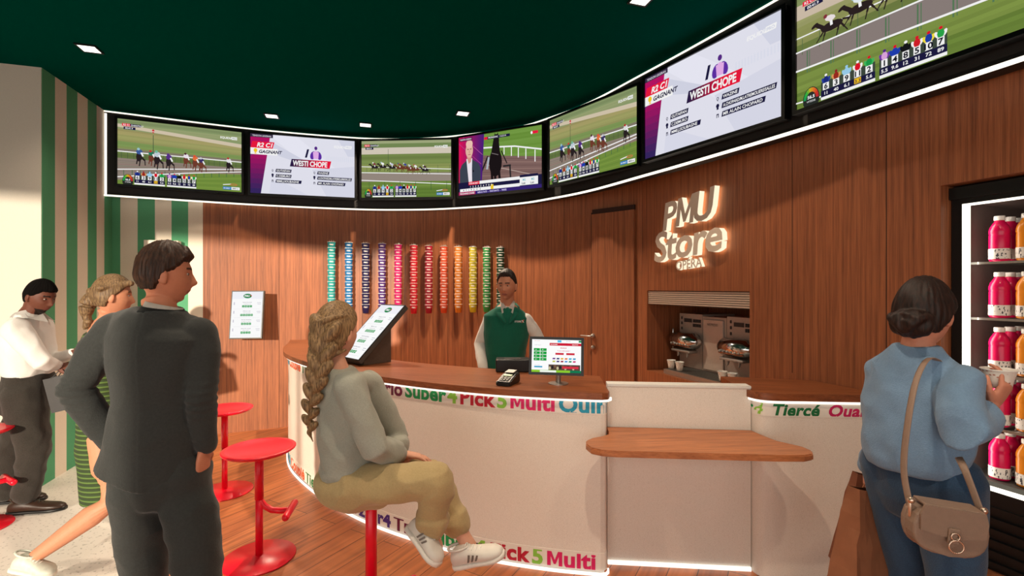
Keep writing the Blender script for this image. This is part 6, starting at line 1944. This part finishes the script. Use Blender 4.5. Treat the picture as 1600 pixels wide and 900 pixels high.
# ---------------------------------------------------------------- man in the white shirt at far left
def shirt_man():
    d = 3.72
    t = human((-3.72, 3.72, 0), 'man in a white shirt and dark trousers in profile holding a black bag')
    C = W(63, 464, 3.53); R = orient(V(0.92, -0.05, -0.30))
    nb = W(44, 494, 3.53)
    F3 = V(0.86, 0.36, 0).normalized(); S3 = V(F3.y, -F3.x, 0)
    chest = W(44, 530, 3.55); waist = W(45, 580, 3.55); hip = W(46, 612, 3.55)
    shr = nb + S3 * 0.16 + V(0, 0, -0.085); shl = nb - S3 * 0.16 + V(0, 0, -0.085)
    elr = W(66, 566, 3.40); wrr = W(91, 572, 3.52)
    ell_ = W(72, 566, 3.66); wrl = W(116, 551, 3.60)
    hr_, hl = hip + S3 * 0.09, hip - S3 * 0.09
    kr, kl = W(54, 700, 3.46), W(18, 700, 3.60)
    ar, al = W(40, 772, 3.46), W(10, 768, 3.62)
    bm = bmesh.new()
    head_bm(bm, C, R)
    loft(bm, [C + V(-0.03, 0, -0.04), C + V(-0.05, 0, -0.09), nb + V(0, 0, 0.0), nb + V(0, 0, -0.06)], [0.064, 0.062, 0.068, 0.09], n=18)
    loft(bm, [nb + V(0, 0, -0.06), chest, waist, hip], [(0.13, 0.09), (0.16, 0.11), (0.14, 0.1), (0.14, 0.1)], ref=F3)
    limb(bm, [shr, elr, wrr], [0.046, 0.036, 0.026]); limb(bm, [shl, ell_, wrl], [0.046, 0.036, 0.026])
    limb(bm, [hr_, kr, ar], [0.07, 0.05, 0.036]); limb(bm, [hl, kl, al], [0.07, 0.05, 0.036])
    hand_bm(bm, wrr, V(0.85, 0.1, -0.35), V(-0.2, 0.6, -0.5), V(0.2, 0.7, 0.7), 0.95, 1.0)
    hand_bm(bm, wrl, V(0.9, 0.1, 0.05), V(0, -0.6, -0.6), V(0, -0.3, 1), 0.7, 1.0)
    o = bake('body', bm, SKIN, t, 0.0045, 2); colour_skin(o, rgb(98, 56, 42), C, R, rgb(104, 52, 46), rgb(14, 9, 8), beard=rgb(26, 16, 13))
    eyes(t, C, R, 1, (30, 20, 14))
    hair_obj('hair', t, C, R, plain('black_curls', rgb(14, 11, 10), 0.95, 0, 0.2, 300, 0.9, 0.1), 1.0, 0.011, 0.058, 0.006, -0.052, 0.008, wav=0.0035)
    wh = fabric('white_shirt', rgb(216, 212, 208), 0.03, 120, 0.85, 0.2)
    bm = bmesh.new()
    loft(bm, [nb + V(0.0, 0, 0.015), nb + V(0, 0, -0.03), W(43, 512, 3.55), W(43, 535, 3.55), W(44, 562, 3.55), W(45, 586, 3.55)], [(0.082, 0.080), (0.12, 0.095), (0.180, 0.135), (0.192, 0.152), (0.180, 0.150), (0.160, 0.132)], ref=F3, n=34, roundcap=False)
    for a, b, c in ((shr, elr, wrr), (shl, ell_, wrl)):
        sleeve(bm, [a.lerp(nb, 0.3), a, a.lerp(b, 0.35), a.lerp(b, 0.8), b, b.lerp(c, 0.4), b.lerp(c, 0.93)], [0.068, 0.080, 0.074, 0.062, 0.058, 0.050, 0.036], n=18)
    bake('shirt', bm, wh, t, 0.0075, 3, folds(0.008, 8, 7, 3.3))
    bm = bmesh.new()
    loft(bm, [nb + V(0.0, 0, -0.01), nb + V(0.004, 0, 0.022), nb + V(0.0, 0, 0.036)], [(0.098, 0.094), (0.080, 0.078), (0.077, 0.075)], ref=F3, n=26, roundcap=False, caps=False)
    for sg in (-1, 1):
        quad(bm, [nb + F3 * 0.085 + S3 * sg * 0.012 + V(0, 0, 0.026), nb + F3 * 0.135 + S3 * sg * 0.052 + V(0, 0, -0.045), nb + F3 * 0.04 + S3 * sg * 0.095 + V(0, 0, -0.012), nb + F3 * 0.01 + S3 * sg * 0.078 + V(0, 0, 0.030)])
    bmesh.ops.solidify(bm, geom=bm.faces[:], thickness=0.005)
    finish('shirt_collar', bm, wh, t, smooth=False)
    dk = fabric('dark_tweed', rgb(50, 46, 42), 0.3, 200, 0.95, 0.5)
    bm = bmesh.new()
    loft(bm, [W(45, 583, 3.55), W(45, 600, 3.55), W(46, 640, 3.55)], [(0.158, 0.132), (0.172, 0.150), (0.165, 0.155)], ref=F3, n=28, roundcap=False)
    for h_, k_, a_ in ((hr_, kr, ar), (hl, kl, al)):
        loft(bm, [h_, h_.lerp(k_, 0.4), k_, k_.lerp(a_, 0.5), a_ + V(0, 0, 0.0)], [0.115, 0.112, 0.094, 0.080, 0.074], ref=F3, n=22)
    bake('trousers', bm, dk, t, 0.0085, 3, folds(0.011, 7, 7, 6.5))
    bl = plain('brown_leather', rgb(48, 32, 24), 0.4)
    shoe(t, (ar.x - 0.10, ar.y - 0.02, 0.0), (ar.x + 0.235, ar.y + 0.06, 0.0), (0, 0, 1), bl, M['black'], 1.12, 1.0, laces=M['black'])
    shoe(t, (al.x - 0.09, al.y - 0.02, 0.0), (al.x + 0.24, al.y + 0.06, 0.0), (0, 0, 1), bl, M['black'], 1.12, 1.0, laces=M['black'])
    # paper gift bag hanging from his hand
    bc = W(105, 612, 3.52)
    b = empty('gift_bag', bc + V(0, 0, -0.13), 'small black paper gift bag hanging from the hand of the white-shirted man', 'bag')
    x = V(0.95, 0.3, 0).normalized(); y = V(-0.3, 0.95, 0).normalized(); T = frame_m(bc, x, y, V(0, 0, 1)) @ Matrix.Rotation(radians(-12), 4, 'Y')
    bm = bmesh.new()
    vs = box(bm, (0, 0, 0), (0.20, 0.085, 0.25), T)
    top = [f for f in bm.faces if f.normal.dot(T.to_3x3() @ V(0, 0, 1)) > 0.9 or (f.calc_center_median() - T @ V(0, 0, 0.125)).length < 0.01]
    bmesh.ops.delete(bm, geom=top, context='FACES_ONLY'); bmesh.ops.solidify(bm, geom=bm.faces[:], thickness=0.003)
    finish('bag_body', bm, plain('black_paper', rgb(30, 27, 28), 0.5), b)
    bm = bmesh.new(); hp = W(99, 576, 3.52)
    for yy in (-0.042, 0.042):
        loft(bm, [T @ V(-0.05, yy, 0.12), hp + V(-0.006, yy * 0.3, 0), hp + V(0.006, yy * 0.3, 0), T @ V(0.05, yy, 0.12)], [0.003] * 4, n=6)
    finish('handles', bm, M['black'], b, smooth=True)
shirt_man()

# ---------------------------------------------------------------- woman in the green dress, walking
def dress_woman():
    t = human((-2.4, 2.8, 0), 'woman in a green striped dress with a blonde ponytail walking, half behind the suited man')
    C = W(176, 463, 2.85); R = orient(V(0.74, 0.67, -0.06))
    nb = W(163, 503, 2.85)
    F3 = V(0.86, 0.5, 0).normalized(); S3 = V(F3.y, -F3.x, 0)
    shr, shl = nb + S3 * 0.135 + V(-0.01, 0, -0.07), nb - S3 * 0.135 + V(0, 0, -0.07)
    chest = W(163, 560, 2.87); waist = W(164, 612, 2.87); hip = W(166, 680, 2.87)
    elr, wrr = W(205, 610, 2.70), W(232, 650, 2.85); ell_, wrl = W(220, 600, 3.05), W(245, 650, 3.1)
    hr_, hl = hip + S3 * 0.08, hip - S3 * 0.08
    kr = W(176, 782, 2.76); ar = W(52, 872, 2.60)
    kl = W(192, 778, 3.0); al = V(-2.13, 2.86, 0.10)
    bm = bmesh.new()
    head_bm(bm, C, R, 0.97)
    loft(bm, [C + V(-0.02, 0, -0.04), C + V(-0.03, 0, -0.09), nb + V(0, 0, 0.0), nb + V(-0.005, 0, -0.06)], [0.052, 0.048, 0.052, 0.075], n=18)
    loft(bm, [nb + V(0, 0, -0.03), nb + V(0, 0, -0.075), chest, waist, hip], [(0.095, 0.060), (0.150, 0.078), (0.135, 0.085), (0.11, 0.08), (0.14, 0.1)], ref=F3)
    limb(bm, [shr, elr, wrr], [0.042, 0.034, 0.022]); limb(bm, [shl, ell_, wrl], [0.042, 0.034, 0.022])
    loft(bm, [hr_ + V(0, 0, 0.02), hr_.lerp(kr, 0.5), kr, kr.lerp(ar, 0.28), kr.lerp(ar, 0.62), ar, ar + V(-0.03, -0.01, -0.055)], [0.090, 0.078, 0.058, 0.060, 0.048, 0.034, 0.036], n=18)
    loft(bm, [hl + V(0, 0, 0.02), hl.lerp(kl, 0.5), kl, kl.lerp(al, 0.28), kl.lerp(al, 0.62), al, al + V(0.03, 0.01, -0.05)], [0.090, 0.078, 0.058, 0.060, 0.048, 0.034, 0.036], n=18)
    hand_bm(bm, wrr, V(0.6, 0.3, -0.6), V(0, 1, 0), V(0.6, 0, 0.6), 0.4, 0.9); hand_bm(bm, wrl, V(0.6, 0.3, -0.6), V(0, -1, 0), V(0.6, 0, 0.6), 0.4, 0.9)
    o = bake('body', bm, SKIN, t, 0.0045, 2); colour_skin(o, rgb(192, 132, 102), C, R, rgb(176, 92, 84), rgb(120, 90, 60), 0.97)
    eyes(t, C, R, 0.97, (80, 110, 120))
    hm = hairmat('blonde_hair', rgb(80, 60, 42), rgb(134, 108, 76))
    def extra(bm):
        loft(bm, spline([C + R @ V(0, -0.10, 0.025), W(146, 462, 2.82), W(137, 476, 2.80), W(135, 492, 2.80), W(138, 504, 2.80), W(131, 514, 2.80)], 4),
             [0.022, 0.026, 0.03, 0.034, 0.037, 0.040, 0.042, 0.043, 0.042, 0.040, 0.037, 0.033, 0.028, 0.024, 0.022, 0.024, 0.026, 0.024, 0.020, 0.014, 0.006], n=16)
        for k in range(7):
            a = -0.5 + k * 0.28
            ball(bm, C + R @ V(0.072 - 0.004 * k, -0.06 + 0.022 * k, 0.045 + 0.006 * k), (0.020, 0.022, 0.018), R, 12)
    hair_obj('hair', t, C, R, hm, 0.97, 0.014, 0.060, 0.004, -0.062, 0.006, extra, wav=0.0018)
    dr = striped('green_ribbed_dress', rgb(46, 62, 32), rgb(86, 112, 52), 235)
    bm = bmesh.new()
    loft(bm, [nb + V(-0.005, 0, -0.062), nb + V(-0.006, 0, -0.10), W(161, 545, 2.86), W(163, 580, 2.87), W(164, 615, 2.87), W(165, 655, 2.87), W(166, 700, 2.87), W(170, 745, 2.87), W(172, 776, 2.87)],
         [(0.150, 0.082), (0.165, 0.098), (0.162, 0.112), (0.148, 0.115), (0.138, 0.108), (0.158, 0.130), (0.168, 0.140), (0.160, 0.138), (0.160, 0.136)], ref=F3, n=34, roundcap=False)
    bake('dress', bm, dr, t, 0.0065, 3, folds(0.004, 6, 4, 7.7))
    ws = plain('pale_sneaker', rgb(200, 204, 192), 0.55); so = plain('pale_sole', rgb(220, 216, 206), 0.6)
    shoe(t, ar + V(-0.085, -0.03, -0.045), ar + V(0.02, -0.02, -0.16) + V(0.09, 0.02, 0.06 - 0.0), (0.55, 0.1, 0.8), ws, so, 1.0, 1.05, 'sneaker', None, 0.08, M['white'])
    shoe(t, (al.x - 0.05, al.y - 0.03, 0.0), (al.x + 0.21, al.y + 0.03, 0.0), (0, 0, 1), ws, so, 1.0, 1.0, 'sneaker', None, 0.08, M['white'])
dress_woman()

# ---------------------------------------------------------------- woman in the blue sweater
def sweater_woman():
    t = human((1.53, 1.8, 0), 'dark-haired woman in a light blue sweater seen from behind, holding up a cup')
    C = W(1444, 492, 1.80); R = orient(V(0.90, 0.42, -0.04))
    nb = W(1433, 548, 1.80)
    F3 = V(0.93, 0.36, 0).normalized(); S3 = V(F3.y, -F3.x, 0)
    shr = nb + S3 * 0.13 + V(0.005, 0, -0.100); shl = nb - S3 * 0.125 + V(0, 0, -0.110)
    elr = W(1502, 676, 1.58); wrr = W(1549, 634, 1.69)
    ell_, wrl = W(1392, 700, 1.98), W(1356, 728, 2.06)
    chest = W(1432, 600, 1.82); waist = W(1430, 670, 1.82); hip = W(1436, 735, 1.82)
    hr_, hl = hip + S3 * 0.09, hip - S3 * 0.09
    kl = V(1.60, 1.93, 0.48); kr = V(1.60, 1.73, 0.48); al = V(1.58, 1.96, 0.09); ar = V(1.55, 1.71, 0.09)
    cupc = W(1561, 592, 1.70)
    bm = bmesh.new()
    head_bm(bm, C, R, 1.0)
    loft(bm, [C + V(-0.01, 0, -0.04), C + V(-0.02, 0, -0.09), nb + V(0, 0, 0.0), nb + V(0, 0, -0.06)], [0.054, 0.050, 0.054, 0.078], n=18)
    loft(bm, [nb + V(0, 0, -0.08), chest, waist, hip], [(0.07, 0.05), (0.12, 0.08), (0.11, 0.08), (0.13, 0.09)], ref=F3)
    limb(bm, [shr, elr, wrr], [0.026, 0.028, 0.023]); limb(bm, [shl, ell_, wrl], [0.026, 0.028, 0.023])
    limb(bm, [hr_, kr, ar], [0.07, 0.05, 0.036]); limb(bm, [hl, kl, al], [0.07, 0.05, 0.036])
    # right hand wrapped round the cup
    hd = (cupc + V(0.02, -0.055, -0.02) - wrr).normalized()
    hand_bm(bm, wrr, V(0.42, -0.22, 0.88), V(-0.35, 0.9, 0.2), V(-0.9, -0.2, 0.4), 0.60, 0.95, 0.05, 0.5)
    hand_bm(bm, wrl, V(-0.05, 0, -1), V(0.6, -0.3, 0), V(0.5, 1, 0), 0.9, 0.95)
    o = bake('body', bm, SKIN, t, 0.0042, 2); colour_skin(o, rgb(200, 134, 108), C, R, rgb(170, 90, 84), rgb(40, 24, 18))
    eyes(t, C, R)
    def extra(bm):
        ball(bm, C + R @ V(0.012, -0.112, -0.034), (0.070, 0.042, 0.052), R, 24)
        for k in range(5):
            a = -0.9 + k * 0.45
            loft(bm, spline([C + R @ V(0.07 * sin(a) + 0.012, -0.10, 0.035 * cos(a) - 0.03), C + R @ V(0.045 * sin(a) + 0.01, -0.150, -0.035 + 0.028 * cos(a)), C + R @ V(0.012, -0.150, -0.062)], 3), [0.014, 0.017, 0.019, 0.019, 0.018, 0.015, 0.012], n=10)
    hair_obj('hair', t, C, R, hairmat('dark_brown_hair', rgb(17, 10, 8), rgb(48, 27, 20)), 1.0, 0.017, 0.058, 0.000, -0.058, 0.010, extra, wav=0.004)
    bl = fabric('blue_knit', rgb(112, 140, 168), 0.08, 150, 0.95, 0.5)
    bm = bmesh.new()
    loft(bm, [nb + V(0, 0, 0.018), nb + V(0, 0, -0.018), W(1432, 575, 1.82), W(1431, 610, 1.82), W(1430, 650, 1.82), W(1429, 690, 1.82), W(1428, 716, 1.82), W(1428, 728, 1.82)],
         [(0.064, 0.062), (0.100, 0.080), (0.148, 0.104), (0.172, 0.122), (0.176, 0.134), (0.178, 0.142), (0.168, 0.136), (0.155, 0.124)], ref=F3, n=36, roundcap=False)
    a, b, c = shr, elr, wrr
    sleeve(bm, [a.lerp(nb, 0.35), a, a.lerp(b, 0.3), a.lerp(b, 0.7), b, b.lerp(c, 0.35), b.lerp(c, 0.72), b.lerp(c, 0.86)], [0.050, 0.064, 0.068, 0.068, 0.064, 0.062, 0.054, 0.038], ref=V(0, 1, 0.2), n=22)
    a, b, c = shl, ell_, wrl
    sleeve(bm, [a.lerp(nb, 0.35), a, a.lerp(b, 0.3), a.lerp(b, 0.7), b, b.lerp(c, 0.4), b.lerp(c, 0.8), b.lerp(c, 0.95)], [0.040, 0.058, 0.068, 0.070, 0.068, 0.062, 0.050, 0.036], ref=V(0, 1, 0.2), n=22)
    fz = folds(0.011, 7, 6, 12.2)
    bake('sweater', bm, bl, t, 0.0062, 7, fz)
    jn = fabric('blue_denim', rgb(48, 72, 98), 0.2, 220, 0.9, 0.5)
    bm = bmesh.new()
    loft(bm, [W(1434, 705, 1.82), W(1435, 735, 1.82), W(1438, 772, 1.82)], [(0.14, 0.11), (0.155, 0.125), (0.15, 0.125)], ref=F3, n=28)
    for h_, k_, a_ in ((hr_, kr, ar), (hl, kl, al)):
        loft(bm, [h_, h_.lerp(k_, 0.45), k_, k_.lerp(a_, 0.35), a_ + V(0, 0, 0.01)], [0.108, 0.096, 0.074, 0.070, 0.055], ref=F3, n=22)
    bake('jeans', bm, jn, t, 0.0075, 3, folds(0.004, 9, 9, 2.9))
    for a_ in (al, ar): shoe(t, (a_.x - 0.07, a_.y - 0.01, 0.0), (a_.x + 0.18, a_.y + 0.04, 0.0), (0, 0, 1), M['white'], M['white'], 0.95)
    # the cup she holds
    o = small_cup('paper_cup', cupc + V(0, 0, -0.030), 'x', 1.10)
    o.scale = (1.28, 1.28, 0.85)
    setp(o, 'patterned paper cup held up by the woman in the blue sweater', 'cup')
    # shoulder bag
    bc = W(1478, 822, 1.50)
    b = empty('shoulder_bag', bc + V(0, 0, -0.1), 'taupe leather saddle bag with a metal ring hanging at the blue-sweater woman\'s hip', 'handbag')
    x = V(0.93, -0.22, 0).normalized(); y = V(0.22, 0.93, 0).normalized(); T = frame_m(bc, x, y, V(0, 0, 1)) @ Matrix.Rotation(radians(5), 4, 'Y') @ Matrix.Scale(0.9, 4)
    lt = plain('taupe_leather', rgb(134, 110, 94), 0.5, 0, 0.05, 60, 0.3)
    def saddle(w, hh, dep, y0, zt, zb):
        bm = bmesh.new()
        pts = []
        for k in range(24):
            a = 2 * pi * k / 24
            cx, cz = cos(a), sin(a)
            px_ = w * (abs(cx) ** 0.62) * (1 if cx > 0 else -1)
            pz_ = (zt if cz > 0 else zb) * (abs(cz) ** (0.55 if cz > 0 else 0.75)) * (1 if cz > 0 else -1)
            if cz > 0: px_ *= 1 - 0.16 * cz
            pts.append((px_, pz_))
        A = [bm.verts.new(T @ V(p[0], y0, p[1])) for p in pts]; B = [bm.verts.new(T @ V(p[0], y0 + dep, p[1])) for p in pts]
        bm.faces.new(A); bm.faces.new(B)
        for i in range(24): bm.faces.new((A[i], A[(i + 1) % 24], B[(i + 1) % 24], B[i]))
        es = [e for e in bm.edges if (e.verts[0] in A and e.verts[1] in A) or (e.verts[0] in B and e.verts[1] in B)]
        bmesh.ops.bevel(bm, geom=es, offset=0.008, segments=3, affect='EDGES', profile=0.5)
        return bm
    finish('bag_body', saddle(0.112, 0.1, 0.085, -0.03, 0.072, 0.092), lt, b, smooth=False)
    finish('gusset', saddle(0.116, 0.1, 0.022, 0.02, 0.066, 0.096), lt, b)
    bm = bmesh.new()
    Pf = [(-0.088, 0.075), (0.088, 0.075), (0.098, 0.04), (0.094, -0.012), (0.03, -0.022), (-0.03, -0.022), (-0.094, -0.012), (-0.098, 0.04)]
    A = [bm.verts.new(T @ V(p[0], -0.040, p[1])) for p in Pf]; B = [bm.verts.new(T @ V(p[0], -0.031, p[1])) for p in Pf]
    bm.faces.new(A); bm.faces.new(B)
    for i in range(8): bm.faces.new((A[i], A[(i + 1) % 8], B[(i + 1) % 8], B[i]))
    box(bm, (0, 0.0, 0.074), (0.176, 0.075, 0.010), T, bevel=0.004)
    finish('flap', bm, lt, b)
    bm = bmesh.new(); box(bm, (0, -0.044, -0.014), (0.034, 0.008, 0.052), T, bevel=0.003); finish('flap_tab', bm, lt, b)
    bm = bmesh.new()
    def torus(c, R_, r_, n=24):
        pts = [T @ (V(*c) + V(R_ * cos(2 * pi * i / n), 0, R_ * sin(2 * pi * i / n))) for i in range(n + 1)]
        for i in range(n): loft(bm, [pts[i], pts[i + 1]], [r_, r_], n=8)
    torus((0, -0.052, -0.012), 0.012, 0.0026); torus((0.004, -0.054, -0.044), 0.021, 0.0026)
    finish('metal_ring', bm, plain('pale_gold', rgb(214, 190, 170), 0.25, 0.9, 0.03), b, smooth=True)
    ctop = nb + S3 * 0.07 + V(-0.005, 0, -0.005)
    e1 = T @ V(-0.112, 0, 0.05); e2 = T @ V(0.108, 0.01, 0.05)
    for nm, ps, rr in (('strap', spline([e1, W(1412, 730, 1.56), W(1420, 650, 1.58), W(1433, 590, 1.62), W(1452, 560, 1.68), W(1475, 570, 1.74)], 5), (0.0028, 0.011)),
                       ('rear_strap', spline([e2, W(1510, 740, 1.53), W(1498, 715, 1.60)], 5), (0.0028, 0.011))):
        bm = bmesh.new(); loft(bm, ps, [rr] * len(ps), ref=V(0.3, -1, 0.2), n=10); finish(nm, bm, lt, b, smooth=True)
    for e in (e1, e2):
        bm = bmesh.new()
        loft(bm, [e + V(0, 0, -0.03), e + V(0, 0, 0.02)], [0.006, 0.006], n=8)
        ball(bm, e + V(0, -0.004, 0.02), 0.011, None, 10)
        finish('strap_buckle', bm, plain('pale_gold_buckle', rgb(214, 190, 170), 0.25, 0.9, 0.03), b, smooth=True)
    # two kraft bags in the other hand
    kf = plain('kraft_paper', rgb(134, 86, 60), 0.8, 0, 0.08, 20, 0.5, 0.2, 12); kf2 = plain('dark_kraft_paper', rgb(120, 74, 54), 0.8, 0, 0.08, 20, 0.5, 0.2, 12)
    for (c0, w_, dpt, hh, rot, mt, lab) in ((V(1.455, 1.98, 0.575), 0.22, 0.12, 0.42, 20, kf, 'brown kraft paper bag with tilted side, left one of the two beside the jeans'),
                                            (V(1.60, 2.16, 0.56), 0.20, 0.10, 0.42, -8, kf2, 'darker brown paper bag squeezed between the kraft bag and the jeans')):
        T3 = Matrix.Translation(c0) @ Matrix.Rotation(radians(rot), 4, 'Z') @ Matrix.Rotation(radians(13), 4, 'Y')
        g = empty('paper_bag', T3 @ V(0, 0, -hh / 2), lab, 'bag', 'paper carrier bags')
        bm = bmesh.new(); box(bm, (0, 0, 0), (w_, dpt, hh), T3)
        tc_ = T3 @ V(0, 0, hh / 2)
        tf = [f for f in bm.faces if (f.calc_center_median() - tc_).length < 0.01]
        bmesh.ops.delete(bm, geom=tf, context='FACES_ONLY')
        bmesh.ops.subdivide_edges(bm, edges=bm.edges[:], cuts=7, use_grid_fill=True)
        Ti = T3.inverted()
        for v in bm.verts:
            q = Ti @ v.co; u = max(0.0, min(1.0, (q.z + hh / 2) / hh))
            q.y *= 1 - 0.62 * u ** 1.5
            q.x += 0.008 * noise.noise(V(q.x * 12, q.y * 12, q.z * 14)) ; q.y += 0.010 * noise.noise(V(q.x * 14 + 5, q.y * 12, q.z * 11))
            v.co = T3 @ q
        bmesh.ops.solidify(bm, geom=bm.faces[:], thickness=0.002)
        finish('bag_body', bm, mt, g)
        bm = bmesh.new()
        hp = W(1356, 758, 2.04)
        for yy in (-0.02, 0.02):
            loft(bm, [T3 @ V(-0.05, yy, hh / 2 - 0.03), hp + V(-0.01, yy * 0.3, 0), hp + V(0.01, yy * 0.3, 0), T3 @ V(0.05, yy, hh / 2 - 0.03)], [0.003] * 4, n=6)
        finish('handles', bm, mt, g, smooth=True)
sweater_woman()
